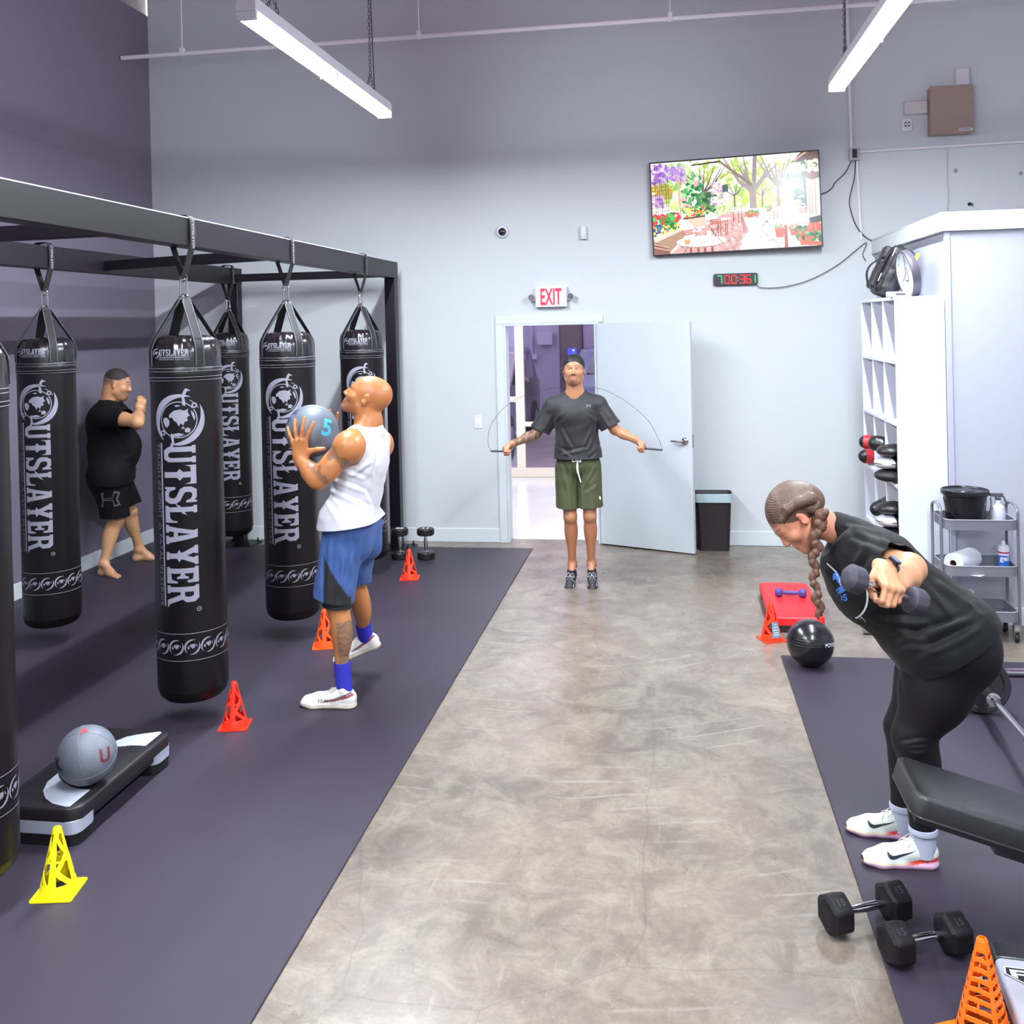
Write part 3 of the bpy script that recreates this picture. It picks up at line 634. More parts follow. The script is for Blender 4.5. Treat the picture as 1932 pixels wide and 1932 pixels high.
gx, gy = np.meshgrid(np.linspace(-sw/2, sw/2, W_+1), np.linspace(sh/2, -sh/2, H_+1)); fm = np.array(FT.to_3x3()); V = np.stack([gx.ravel(), gy.ravel(), np.full(gx.size, .002)], 1) @ fm.T
q = (np.arange(H_)[:, None]*(W_+1)+np.arange(W_)[None]).ravel(); Fq = np.stack([q, q+W_+1, q+W_+2, q+1], 1)
m_scr = mat('screen_picture', '000000', .25, emit=1.15, attr=True); nt = m_scr.node_tree; b = nt.nodes['Principled BSDF']; nt.links.remove(b.inputs['Base Color'].links[0])
me = np_mesh('screen', V, Fq, m_scr, False); a = me.color_attributes.new('Col', 'FLOAT_COLOR', 'CORNER'); C = np.repeat(np.concatenate([I.reshape(-1, 3), np.ones((H_*W_, 1))], 1), 4, 0).astype(np.float32); a.data.foreach_set('color', C.ravel()); link('screen', me, tv)
# interval timer
c = wp(1388, 527, .03); t = thing('wall_timer', 'small black digital timer with red and green digits below the television', 'timer', tuple(c)); mb = MB(); mb.prism(rrect(.385, .108, .018), .03, frame((0, 0, 0), (1, 0, 0), (0, 0, 1), (0, -1, 0)) @ T_(0, 0, -.03)); obj('case', mb, mat('timer_black', '120f12', .35), t, .003)
rd = mat('led_red', 'ff1e1e', .5, emit=1.6); gn = mat('led_green', '22d07a', .5, emit=1.1)
SEG = {'a': (0, 1, 1, 1), 'b': (1, 1, 1, .5), 'c': (1, .5, 1, 0), 'd': (0, 0, 1, 0), 'e': (0, 0, 0, .5), 'f': (0, .5, 0, 1), 'g': (0, .5, 1, .5)}
def digit(ch, x, m, w=.040, h=.070):
    mb = MB(); sg = {'0': 'abcdef', '7': 'abc', '3': 'abgcd', '6': 'afgecd', '1': 'bc'}[ch]
    for s in sg:
        x0, y0, x1, y1 = SEG[s]; p0 = (x+x0*w-w/2, -.003, y0*h-h/2); p1 = (x+x1*w-w/2, -.003, y1*h-h/2); n = 5
        for i in range(n): f = (i+.5)/n; mb.sphere(Vector(p0).lerp(Vector(p1), f), (.0042, .002, .0042), 8, 5)
    obj('digit', mb, m, t)
for ch, x, m in (('7', -.142, gn), ('0', -.076, rd), ('0', -.016, rd), ('3', .056, rd), ('6', .112, rd)): digit(ch, x, m)
digit('1', .150, gn); mb = MB(); mb.sphere((.020, -.003, .012), (.003, .002, .003), 8, 5); mb.sphere((.020, -.003, -.012), (.003, .002, .003), 8, 5); obj('colon', mb, mat('led_white', 'f0f0f0', .5, emit=1.), t)
# exit sign
c = wp(1041, 560, 0); t = thing('exit_sign', 'white EXIT sign with red letters and two emergency lamp heads', 'exit sign', tuple(c)); mw = mat('plastic_white', 'dcdce4', .45)
mb = MB(); mb.box(-.145, .145, -.06, 0, -.095, .095); obj('housing', mb, mw, t, .006)
me = flat_mesh(text='EXIT', size=.19, bold=.004, font_space=1.0); bb = [v.co for v in me.vertices]; x0, x1 = min(v.x for v in bb), max(v.x for v in bb); y0, y1 = min(v.y for v in bb), max(v.y for v in bb)
me.transform(frame((0, -.0615, 0), (1, 0, 0), (0, 0, 1), (0, -1, 0)) @ Matrix.Diagonal((.195/(x1-x0), .152/(y1-y0), 1, 1)) @ T_(-(x0+x1)/2, -(y0+y1)/2, 0)); me.materials.append(mat('exit_red', 'f01830', .5, emit=.9)); link('letters', me, t)
for sx in (-1, 1):
    mb = MB(); T = T_(sx*.185, -.06, 0) @ RX(PI/2+.1) @ RY(-sx*.3); mb.lathe([(0, -.035), (.022, -.035), (.032, 0), (.034, .012), (.030, .014)], 24, T); mb.tube([(sx*.14, -.02, -.03), (sx*.17, -.03, -.02), (sx*.18, -.045, -.005)], .012, 10); o = obj('lamp_head', mb, mw, t); mb = MB(); mb.lathe([(0, .008), (.029, .013), (.0, .014)], 20, T); obj('lens', mb, mat('lens_grey', '8a8690', .15, .4), o)
# dome camera, sensor, switch
c = wp(948, 437, 0); t = thing('dome_camera', 'round white security camera with a dark dome, left of centre on the wall', 'camera', tuple(c)); T = RX(PI/2+.15) @ RY(.1); mb = MB(); mb.lathe([(0, 0), (.060, 0), (.060, .02), (.052, .034), (.036, .036)], 32, T); obj('base', mb, mw, t); mb = MB(); mb.lathe([(.038*math.cos(a), .034+.034*math.sin(a)) for a in np.linspace(0, PI/2, 9)], 28, T); obj('dome', mb, mat('dome_dark', '1c1418', .06, coat=1.), t)
c = wp(1101, 440, 0); t = thing('motion_sensor', 'small white half-round motion sensor on the upper back wall', 'sensor', tuple(c)); mb = MB(); mb.prism([(-.035, 0), (.035, 0)]+[(.035*math.cos(a), -.012-.035*math.sin(a)) for a in np.linspace(0, PI, 10)], .115, T_(0, 0, -.057)); o = obj('body', mb, mw, t, .003); mb = MB(); mb.box(-.022, .022, -.0475, -.04, -.045, -.015); obj('lens', mb, mat('lens_pale', 'c4c8d0', .3), t, .002)
c = wp(902, 796, 0); t = thing('light_switch', 'white rocker light switch on the wall left of the doorway', 'light switch', tuple(c)); mb = MB(); mb.box(-.036, .036, -.006, 0, -.06, .06); obj('plate', mb, mw, t, .002); mb = MB(); mb.box(-.016, .016, -.011, -.006, -.033, .033); obj('rocker', mb, mat('rocker', 'eef0f6', .3), t, .002)
# cabinets high on the right
c = wp(1788, 212, 0); t = thing('control_cabinet', 'square tan metal control cabinet high on the right of the wall', 'control box', tuple(c)); mb = MB(); mb.box(-.17, .17, -.11, 0, -.205, .205); obj('case', mb, mat('tan_metal', '9a8278', .5), t, .008); mb = MB(); mb.box(-.172, .172, -.122, -.11, -.207, .207); obj('cover', mb, mat('tan_metal', '9a8278'), t, .004)
mb = MB(); mb.box(.055, .165, -.1235, -.122, -.185, -.165); o = obj('label', mb, mat('label_white', 'd8d4d8', .5), t)
me = flat_mesh([[(-.034, -.002), (.042, -.002), (.042, .003), (-.034, .003)], [(-.048, -.004), (-.040, -.004), (-.040, .005), (-.048, .005)]]); me.transform(frame((.112, -.124, -.175), (1, 0, 0), (0, 0, 1), (0, -1, 0))); me.materials.append(mat('ink_dark', '3a3438', .5)); link('label_print', me, o)
mb = MB(); mb.box(-.055, .055, -.055, 0, -.085, .085); t = obj('junction_box', mb, mat('box_white', 'd4ced6', .5), None, .006); t.location = wp(1813, 150, 0); tag(t, 'upright white box mounted on top of the tan control cabinet', 'box')
mb = MB(); mb.box(-.095, .095, -.05, 0, -.055, .055); t = obj('junction_box', mb, mat('box_cream', 'c8bfc0', .5), None, .006); t.location = wp(1726, 205, 0); tag(t, 'flat cream box mounted left of the tan control cabinet', 'box')
c = wp(1710, 237, 0); t = thing('alarm_sounder', 'small square white alarm sounder with a round grille', 'alarm', tuple(c)); mb = MB(); mb.box(-.043, .043, -.03, 0, -.055, .055); obj('plate', mb, mw, t, .004)
mb = MB(); mb.lathe([(.016, 0), (.026, 0), (.026, .008), (.016, .008)], 24, T_(0, -.03, .006) @ RX(PI/2)); obj('grille', mb, mat('grille_dark', '5a5258', .5), t); mb = MB(); mb.box(-.006, .006, -.039, -.03, -.02, .032); mb.box(-.026, .026, -.039, -.03, 0, .012); obj('cross_bar', mb, mw, t)
for i, (p, lb) in enumerate((((1803, 322), 'round grey cover plate above the partition, left one of two'), ((1926, 327), 'round grey cover plate above the partition, right one of two'))):
    mb = MB(); mb.lathe([(0, 0), (.017, 0), (.016, .006), (0, .008)], 20, RX(PI/2)); t = obj('cover_plate', mb, mat('cover_grey', '8c8690', .5)); t.location = wp(*p); tag(t, lb, 'cover plate', 'round cover plates')
mb = MB(); mb.lathe([(0, 0), (.016, 0), (.014, .02), (.006, .035), (0, .036)], 14, RX(PI/2)); mb.tube([(0, -.03, 0), (.012, -.045, -.006), (.006, -.05, -.02)], .005, 6); t = obj('wall_hook', mb, mat('plug_black', '141214')); t.location = wp(1829, 385); tag(t, 'small black hook on the wall above the partition', 'hook')
# ============================================================ rubber mats
m_mat = mat('rubber_mat', '352d3b', .52, bump=.2, bscale=600, var=.5, vscale=1.3, c2='2c2533', spec=.35)
mb = MB(); mb.box(XL+.02, -1.255, YB+.1, 8.685, .0, .009); tag(obj('rubber_mat', mb, m_mat, bevel=.003), 'wide dark rubber mat under the punching bags, covering the left of the floor', 'mat')
mb = MB(); mb.box(.624, XR-.4, YB+.1, 6.02, .0, .009); tag(obj('rubber_mat', mb, m_mat, bevel=.003), 'dark rubber mat under the bench and the bending person on the right', 'mat')
# ============================================================ bag rig
m_steel = mat('rig_steel', '140e17', .42, bump=.08, bscale=60, spec=.35); FZ0, FZ1 = 2.48, 2.63
rig = thing('bag_rig', 'black steel frame of square beams and posts carrying the punching bags', 'steel frame', (-2.5, 8.64, 0)); ri = T_(*(-rig.location))
def rpart(name, *bxs, m=m_steel, bev=.005):
    mb = MB()
    for b in bxs: mb.box(*b)
    o = obj(name, mb, m, rig, bev); o.matrix_parent_inverse = ri; return o
YR = -1.0
rpart('beam', (-2.55, -2.45, YR, 8.70, FZ0, FZ1)); rpart('beam', (-4.10, -4.0, YR, 8.76, FZ0-.01, FZ1-.01))
mb = MB(); mb.box(-2.5505, -2.5455, YR, 8.70, FZ1-.004, FZ1+.0008); mb.box(-2.4545, -2.4495, YR, 8.70, FZ1-.004, FZ1+.0008); o = obj('edge_highlight', mb, mat('highlight_white', 'e8e4e8', .25), rig); o.matrix_parent_inverse = ri  # highlight along the beam's top edges, painted as bright strips
posts = [(-2.5, 8.64), (-4.05, 8.70), (-2.5, YR+.06), (-4.05, YR+.06)]
for x, y in posts:
    rpart('post', (x-.05, x+.05, y-.05, y+.05, .01, FZ0-.0))
    pl = rpart('base_plate', (x-.16, x+.16, y-.14, y+.14, .0, .014), bev=.002)
    for sx in (-1, 1):
        for sy in (-1, 1):
            mb = MB(); T = T_(x+sx*.125, y+sy*.105, .014); mb.lathe([(0, 0), (.016, 0), (.016, .004), (.011, .004), (.011, .016), (.006, .018), (.006, .036), (0, .037)], 10, T); b = obj('anchor_bolt', mb, mat('bolt_dark', '1c181e', .5, .3), pl); b.matrix_parent_inverse = T_(0, 0, 0)
for y0, y1 in ((8.62, 8.62), (6.50, 6.05), (4.30, 4.18), (1.9, 1.9)):
    T = along((-4.0, y0, 2.525), (-2.55, y1, 2.525)); L = (Vector((-4.0, y0, 0))-Vector((-2.55, y1, 0))).length
    mb = MB(); T2 = frame((-4.0, y0, 2.49), Vector((1.45, y1-y0, 0)).normalized(), Vector((-(y1-y0), 1.45, 0)).normalized(), (0, 0, 1)); mb.box(0, L, -.03, .03, 0, .07, T2); o = obj('cross_bar', mb, m_steel, rig, .004); o.matrix_parent_inverse = ri
    mb = MB(); mb.tube([T2 @ Vector((0.0, -.031, .002+.006*i)) for i in range(12)], .004, 6); o = obj('weld', mb, mat('weld_grey', '6a626c', .5, .5), rig); o.matrix_parent_inverse = ri
# ============================================================ punching bags
BR = .178
def wrap(me, R, phi, z0, fine=.012, off=.0022, sh=None):
    """lay a flat design (x right, y up) round an upright cylinder"""
    bm = bmesh.new(); bm.from_mesh(me); bmesh.ops.triangulate(bm, faces=bm.faces[:]); xs = [v.co.x for v in bm.verts]; x = min(xs)+fine
    while x < max(xs):
        bmesh.ops.bisect_plane(bm, geom=bm.verts[:]+bm.edges[:]+bm.faces[:], plane_co=(x, 0, 0), plane_no=(1, 0, 0)); x += fine
    bmesh.ops.triangulate(bm, faces=[f for f in bm.faces if len(f.verts) > 4])
    for v in bm.verts:
        a = phi+v.co.x/R; z = z0+v.co.y; r = (sh(z) if sh else R)+off; v.co = Vector((r*math.cos(a), r*math.sin(a), z))
    bm.to_mesh(me); bm.free(); return me
GLY = {
 'U': (.80, [[(0, 1), (.36, 1), (.36, .9), (.29, .87), (.29, .24), (.37, .15), (.50, .15), (.56, .22), (.56, .87), (.50, .9), (.50, 1), (.80, 1), (.80, .9), (.75, .87), (.75, .15), (.62, 0), (.22, 0), (.06, .15), (.06, .87), (0, .9)]]),
 'T': (.86, [[(0, 1), (.86, 1), (.86, .66), (.78, .82), (.56, .84), (.56, .60), (.70, .50), (.56, .42), (.56, .0), (.30, .0), (.30, .42), (.16, .50), (.30, .60), (.30, .84), (.08, .82), (0, .66)]]),
 'S': (.78, [[(.74, 1), (.74, .68), (.64, .68), (.58, .80), (.48, .86), (.32, .86), (.26, .78), (.26, .68), (.32, .62), (.66, .50), (.78, .38), (.78, .16), (.64, 0), (.24, 0), (.14, .08), (.10, 0), (.02, 0), (.02, .36), (.12, .36), (.20, .20), (.30, .14), (.46, .14), (.53, .21), (.53, .32), (.47, .38), (.12, .50), (.02, .62), (.02, .84), (.16, 1), (.52, 1), (.62, .93), (.66, 1)]]),
 'L': (.76, [[(0, 1), (.34, 1), (.34, .90), (.28, .87), (.28, .62), (.44, .70), (.34, .55), (.28, .52), (.28, .16), (.54, .16), (.66, .24), (.70, .40), (.76, .40), (.76, 0), (0, 0), (0, .10), (.06, .13), (.06, .42), (-.10, .34), (.0, .49), (.06, .52), (.06, .87), (0, .90)]]),
 'A': (.86, [[(.30, 1), (.60, 1), (.82, .12), (.88, .10), (.88, 0), (.50, 0), (.50, .10), (.57, .12), (.54, .27), (.32, .27), (.29, .12), (.36, .10), (.36, 0), (0, 0), (0, .10), (.06, .12), (.28, .90), (.22, 1)], [(.35, .40), (.51, .40), (.44, .80)]]),
 'Y': (.86, [[(0, 1), (.38, 1), (.38, .90), (.33, .88), (.45, .66), (.56, .88), (.50, .90), (.50, 1), (.88, 1), (.88, .90), (.82, .88), (.60, .50), (.74, .42), (.58, .36), (.58, .12), (.64, .10), (.64, 0), (.28, 0), (.28, .10), (.34, .12), (.34, .36), (.18, .42), (.32, .50), (.06, .88), (0, .90)]]),
 'E': (.74, [[(0, 1), (.72, 1), (.72, .66), (.62, .66), (.56, .82), (.30, .85), (.30, .58), (.40, .60), (.46, .70), (.54, .70), (.54, .34), (.46, .34), (.40, .44), (.30, .46), (.30, .15), (.58, .17), (.66, .36), (.74, .36), (.74, 0), (0, 0), (0, .10), (.07, .13), (.07, .87), (0, .90)]]),
 'R': (.90, [[(0, 1), (.60, 1), (.76, .88), (.78, .62), (.64, .50), (.84, .10), (1.02, .0), (.66, 0), (.42, .44), (.30, .44), (.30, .12), (.36, .10), (.36, 0), (0, 0), (0, .10), (.07, .13), (.07, .87), (0, .90)], [(.30, .84), (.46, .84), (.53, .76), (.53, .64), (.46, .57), (.30, .57)]]),
}
def word(txt, h, adv=None, squeeze=1.):
    x = 0; parts = []
    for ch in txt:
        w, sp = GLY[ch]; parts.append([[(x+(p[0])*h*squeeze, p[1]*h) for p in s] for s in sp]); x += (w+.10)*h*squeeze
    return parts, x
def arc(r0, r1, a0, a1, n=40, prof=None, c=(0, 0)):
    ts = np.linspace(math.radians(a0), math.radians(a1), n); out = [(c[0]+r1*math.cos(t), c[1]+r1*math.sin(t)) for t in ts]; inn = []
    for i, t in enumerate(ts):
        f = i/(n-1); k = prof(f) if prof else 1; inn.append((c[0]+(r1-(r1-r0)*k)*math.cos(t), c[1]+(r1-(r1-r0)*k)*math.sin(t)))
    return out+inn[::-1]
def emblem(s=1., detail=True):
    bell = lambda f: max(.04, math.sin(PI*min(1, max(0, f)))**.8)
    sp = [[arc(.096, .130, 62, 232, 44 if detail else 16, bell)], [arc(.098, .130, 250, 395, 40 if detail else 14, bell)]]
    if detail:
        sp += [[arc(.088, .093, 40, 395, 70)], [arc(.112, .1155, 60, 30, 8)]]
        for a in (42, 218): c = (.106*math.cos(math.radians(a)), .106*math.sin(math.radians(a))); sp.append([[(c[0]+.014*math.cos(t), c[1]+.014*math.sin(t)) for t in np.linspace(0, 2*PI, 16, endpoint=False)], [(c[0]+.007*math.cos(t), c[1]+.007*math.sin(t)) for t in np.linspace(0, 2*PI, 12, endpoint=False)]])
        for a, sg in ((72, 1), (250, 1)):
            t = math.radians(a); u = Vector((math.cos(t), math.sin(t))); w = Vector((-u.y, u.x)); q = lambda r, k: tuple(u*r+w*k)
            sp.append([[q(.078, .004), q(.076, -.012), q(.094, -.008), q(.118, .006), q(.150, .002), q(.158, -.014), q(.164, .012), q(.150, .018), q(.118, .020), q(.098, .010)]])
    land = [[(-.045, .028), (-.02, .047), (.012, .052), (.03, .045), (.05, .055), (.045, .038), (.056, .02), (.042, .012), (.046, -.006), (.03, -.012), (.024, -.03), (.012, -.016), (.002, -.034), (-.008, -.012), (-.022, -.004), (-.03, .012), (-.046, .010)],
            [(-.076, .01), (-.058, .012), (-.044, -.004), (-.046, -.024), (-.060, -.040), (-.070, -.03), (-.080, -.008)], [(.062, .046), (.074, .034), (.082, .012), (.078, -.008), (.070, .012), (.064, .028)],
            [(.030, -.046), (.046, -.040), (.060, -.050), (.052, -.066), (.032, -.064)], [(.014, -.040), (.026, -.034), (.030, -.042), (.018, -.048)], [(-.04, -.074), (.0, -.066), (.03, -.076), (.0, -.086), (-.03, -.082)], [(-.02, .072), (0, .076), (.012, .070), (-.008, .066)]]
    if not detail: land = land[:3]
    sp += [[l] for l in land]
    return [[[(p[0]*s, p[1]*s) for p in l] for l in g] for g in sp]
def flats(groups, M_=None): return join_flat([(flat_mesh(g), M_ or Matrix.Identity(4)) for g in groups])
ROT = Matrix(((0, 1, 0, 0), (-1, 0, 0, 0), (0, 0, 1, 0), (0, 0, 0, 1)))       # reading direction turned to run downwards
def make_bag():
    t = thing('punching_bag', 'proto', 'punching bag', (0, 0, 0), 0, 'tall black punching bags hanging from the rig')
    vin = mat('bag_vinyl', '0d090d', .38, bump=.12, bscale=35, spec=.32, coat=.05); vin2 = mat('bag_cap_vinyl', '141014', .24, bump=.5, bscale=16, coat=.4); sil = mat('print_silver', '928e9e', .42, .0); thr = mat('stitch_silver', '8e8a98', .5); web = mat('webbing_black', '110e12', .7, bump=.3, bscale=300); crm = mat('chrome', 'd8d8dc', .12, 1.)
    z0 = .13
    mb = MB(); prof = [(0, z0), (.10, z0+.001), (.145, z0+.012), (.168, z0+.034), (BR-.001, z0+.07)]+[(BR+.0005*math.sin(i*1.1), z0+.07+i*(1.83-z0-.07)/24) for i in range(25)]; mb.lathe(prof, 64); obj('body', mb, vin, t, smooth=60)
    mb = MB(); prof = [(BR+.001, 1.815), (BR+.003, 1.83), (BR+.002, 1.86), (BR, 1.93), (BR-.006, 1.965), (BR-.020, 1.992), (BR-.045, 2.010), (.09, 2.018), (0, 2.02)]
    seg = 96; vs = []; fs = []
    for r, z in prof[:-1]:
        for i in range(seg): a = 2*PI*i/seg; w = .0028*math.sin(a*23+z*30)*(1 if 1.92 < z < 2.015 else .2); vs.append(((r+w)*math.cos(a), (r+w)*math.sin(a), z+w*.5))
    n = len(prof)-1
    for k in range(n-1):
        for i in range(seg): j = (i+1) % seg; fs.append((k*seg+i, k*seg+j, (k+1)*seg+j, (k+1)*seg+i))
    vs.append((0, 0, 2.02)); fs += [((n-1)*seg+i, (n-1)*seg+(i+1) % seg, len(vs)-1) for i in range(seg)]; mb.add(vs, fs); cap = obj('cap', mb, vin2, t, smooth=80)
    mb = MB()
    for z in (1.852, 1.836, 1.806, 1.790): mb.tube([((BR+.0035)*math.cos(a), (BR+.0035)*math.sin(a), z) for a in np.linspace(0, 2*PI, 64, endpoint=False)], .0011, 5, closed=True)
    obj('stitching', mb, thr, cap)
    mb = MB(); mb.lathe([(BR+.0016, 1.784), (BR+.0032, 1.787), (BR+.0036, 1.82), (BR+.0032, 1.856), (BR+.001, 1.859)], 64); obj('collar_band', mb, vin, t, smooth=60)
    for k in range(4):
        a = math.radians(-54+90*k); c, s = math.cos(a), math.sin(a); tang = (-s, c, 0); pts = [(BR*c+.004*c, BR*s+.004*s, 1.862), ((BR+.003)*c, (BR+.003)*s, 1.95), ((BR-.018)*c, (BR-.018)*s, 1.998), ((BR-.03)*c, (BR-.03)*s, 2.02), (.034*c, .034*s, 2.195), (.024*c, .024*s, 2.205)]
        mb = MB(); mb.strip(spline(pts, 4), tang, [.052]*17+[.036]*4, .004); st_ = obj('strap', mb, web, t)
        mb = MB(); P5 = spline(pts, 4)
        for e in (-1, 1): mb.tube([Vector(p)+Vector(tang)*(e*(.021 if i < 17 else .014))+Vector((c, s, .3))*.003 for i, p in enumerate(P5)], .0009, 4)
        obj('stitching', mb, thr, st_)
        mb = MB(); R_ = frame((.026*c, .026*s, 2.205), tang, (-c*.55, -s*.55, .83), Vector(tang).cross(Vector((-c*.55, -s*.55, .83))))
        mb.tube([R_ @ Vector(p) for p in [(-.019, 0, 0), (.019, 0, 0), (.019, .012, 0)]+[(.019*math.cos(b), .016+.019*math.sin(b), 0) for b in np.linspace(0, PI, 9)]+[(-.019, .012, 0)]], .0032, 7, closed=True); obj('ring', mb, crm, t)
    def oval(cz, w, h, rot, r=.0042, d=0):
        return [Matrix.Translation((0, 0, cz)) @ RZ(rot) @ Vector((w*math.cos(b), 0, (h-w)*(1 if math.sin(b) > 0 else -1)+w*math.sin(b))) for b in np.linspace(.01, 2*PI+.01, 24, endpoint=False)]
    mb = MB(); mb.tube(oval(2.262, .017, .050, .5), .0045, 8, closed=True); mb.lathe([(.0075, -.014), (.0075, .014)], 6, T_(.017*math.cos(.5), .017*math.sin(.5), 2.262)); obj('quick_link', mb, crm, t)
    mb = MB(); mb.tube([Vector((.020*math.cos(b)*.9, .0+.004*math.sin(b), 2.318+.022*math.sin(b))) for b in np.linspace(0, 2*PI, 18, endpoint=False)], .0035, 7, closed=True); obj('ring', mb, crm, t)
    # loop strap over the beam: two plies meeting at the ring below
    hw, top = .056, FZ1+.006; lp = [(0.004, 0, 2.325), (.018, 0, 2.37), (.040, 0, 2.44), (hw, 0, 2.50), (hw, 0, 2.60), (hw-.012, 0, top), (0, 0, top+.006), (-hw+.012, 0, top), (-hw, 0, 2.60), (-hw, 0, 2.50), (-.040, 0, 2.44), (-.018, 0, 2.37), (-.004, 0, 2.325)]
    mb = MB(); mb.strip(spline(lp, 4), (0, 1, 0), .052, .007); ls = obj('beam_strap', mb, web, t)
    g, w = word('UTSLAYER', .02, squeeze=.9); me = join_flat([(flat_mesh(q), ROT) for q in g]); me.transform(frame((hw+.0055, -.010, 2.60), (0, 1, 0), (0, 0, 1), (1, 0, 0))); me.materials.append(sil); link('lettering', me, ls)
    me = flats(emblem(.085, False)); me.transform(frame((hw+.0055, 0, 2.615), (0, 1, 0), (0, 0, 1), (1, 0, 0))); me.materials.append(sil); link('emblem', me, ls)
    PH = math.radians(-90)
    # lettering down the front
    Lh = .160; parts, w = word('UTSLAYER', Lh, squeeze=.62); k = (1.462-.642)/w; sq = .62*k
    parts, w = word('UTSLAYER', Lh, squeeze=sq); me = join_flat([(flat_mesh(q), T_(-.08, 0, 0) @ ROT) for q in parts]); wrap(me, BR, PH, 1.462); me.materials.append(sil); link('lettering', me, t)
    me = flats(emblem(1.0)); wrap(me, BR, PH, 1.592, .01); me.materials.append(sil); link('emblem', me, t)
    dim = mat('print_dim', '6c6674', .5)
    bar = flat_mesh([[(-.100, 0), (-.091, 0), (-.091, -.835), (-.100, -.82)]]); wrap(bar, BR, PH, 1.475); bar.materials.append(sil); link('bar_print', bar, t)
    tx = flat_mesh(text='TOUGH IN SPIRIT \u25b3 FATAL IN STRIKE', size=.034, font_space=1.0, align='LEFT'); xs = [v.co.x for v in tx.vertices]; k = .83/(max(xs)-min(xs)); me = join_flat([(tx, T_(-.118, 0, 0) @ ROT @ Matrix.Diagonal((k, .95, 1, 1)))]); wrap(me, BR, PH, 1.475); me.materials.append(dim); link('motto_print', me, t)
    me = join_flat([(flat_mesh([[(.012*math.cos(b), .012*math.sin(b)) for b in np.linspace(0, 2*PI, 20, endpoint=False)], [(.009*math.cos(b), .009*math.sin(b)) for b in np.linspace(0, 2*PI, 20, endpoint=False)]]), T_(.078, 0, 0)), (flat_mesh(text='R', size=.014), T_(.078, 0, 0) @ RZ(-PI/2))]); wrap(me, BR, PH, .628); me.materials.append(sil); link('registered_mark', me, t)
    # label on the cap
    g, w = word('UTSLAYER', .034, squeeze=.72); k = .155/w; g, w = word('UTSLAYER', .034, squeeze=.72*k); sh = lambda z: float(np.interp(z, [p[1] for p in prof[:-1]], [p[0] for p in prof[:-1]]))+.0022
    pl = [(flat_mesh(q), T_(-.045, 0, 0)) for q in g]+[(flat_mesh(q), T_(-.068, .014, 0)) for q in emblem(.19, False)]+[(flat_mesh([[(-.045, -.008), (.11, -.008), (.11, -.005), (-.045, -.005)]]), Matrix.Identity(4)), (flat_mesh(text='PROFESSIONAL FIGHT GEAR', size=.0125), T_(.033, -.017, 0))]
    me = join_flat(pl); wrap(me, BR, PH-.28, 1.915, .012, .001, sh); me.materials.append(sil); link('cap_label', me, t)
    # band of small emblems
    small = emblem(.30, False); ms = flats(small); circ = 2*PI*BR; n = 14; pl = []
    for i in range(n): m2 = ms.copy(); pl.append((m2, T_(-circ/2+(i+.5)*circ/n, .438, 0)))
    pl += [(flat_mesh([[(-circ/2, a), (circ/2, a), (circ/2, a+.0028), (-circ/2, a+.0028)]]), Matrix.Identity(4)) for a in (.368, .505)]
    me = join_flat(pl); wrap(me, BR, PH, 0, .014); me.materials.append(mat('print_band', '8e8898', .45)); link('band_print', me, t)
    return t
bag = make_bag()
BAGS = [((-2.5, 4.764), -76, 'punching bag nearest the step platform, hanging right of the black-shirted person'), ((-2.5, 6.144), -79, 'punching bag behind the medicine ball, second from the far end of the front beam'), ((-2.5, 7.733), -76, 'punching bag behind the bald person, last on the front beam beside the post'), ((-2.5, 3.075), -76, 'punching bag cut off by the left edge of the picture, next to the yellow cone'), ((-4.05, 5.846), -77, 'punching bag on the rear beam near the left edge, left of the black-shirted person'), ((-4.05, 8.554), -68, 'punching bag on the rear beam at the back corner, against the rear post')]
for i, ((x, y), a, lb) in enumerate(BAGS):
    if i: b = dup(bag, (x, y, 0), 0, lb)
    else: b = bag; b.location = (x, y, 0); b['label'] = lb
    for ch in b.children:
        pass
    BAGS[i] = (b, a)
for b, a in BAGS:                       # bag turned on its hook; the strap stays square on the beam
    r = math.radians(a+90); b.rotation_euler = (0, 0, r)
    for ch in b.children:
        if ch.name.startswith('beam_strap'): ch.rotation_euler = (0, 0, -r)
# ============================================================ cones
def cone_mesh(h=.225, r0=.066, r1=.014, kind='lattice', base=.19):
    nt_, nz_ = (144, 96) if kind == 'lattice' else (300, 170); vs = []; fs = []; ring = lambda t: r0+(r1-r0)*t
    for k in range(nz_+1):
        t = k/nz_; z = .006+h*t; r = ring(t)
        for i in range(nt_): a = 2*PI*i/nt_; vs.append((r*math.cos(a), r*math.sin(a), z))
    def hole(a, t):
        if kind == 'lattice':
            if t < .13 or t > .93: return False
            p = (a/(2*PI)*4) % 1; rib = .15+.05*t
            if p < rib or p > 1-rib: return False
            q = (p-rib)/(1-2*rib); z = (t-.13)/.80*3.2; tri = abs((z % 2)-1)          # zig-zag strut crossing each panel
            if abs(q-tri) < .21+.06*t: return False
            if t < .17 or .50 < t < .53: return False
            return True
        p = (a/(2*PI)*4+.1) % 1; rows = 9
        if t < .10 or t > .90: return False
        if p < .09 or p > .91: return False
        z = (t-.10)/.80*rows; arch = .28*math.sin(PI*(p-.09)/.82); f = (z-arch) % 1
        if abs(p-.5) < .035 and int(z-arch) % 2: return False
        return .30 < f < .80
    for k in range(nz_):
        for i in range(nt_):
            j = (i+1) % nt_
            if not hole(2*PI*(i+.5)/nt_, (k+.5)/nz_): fs.append((k*nt_+i, k*nt_+j, (k+1)*nt_+j, (k+1)*nt_+i))
    return vs, fs
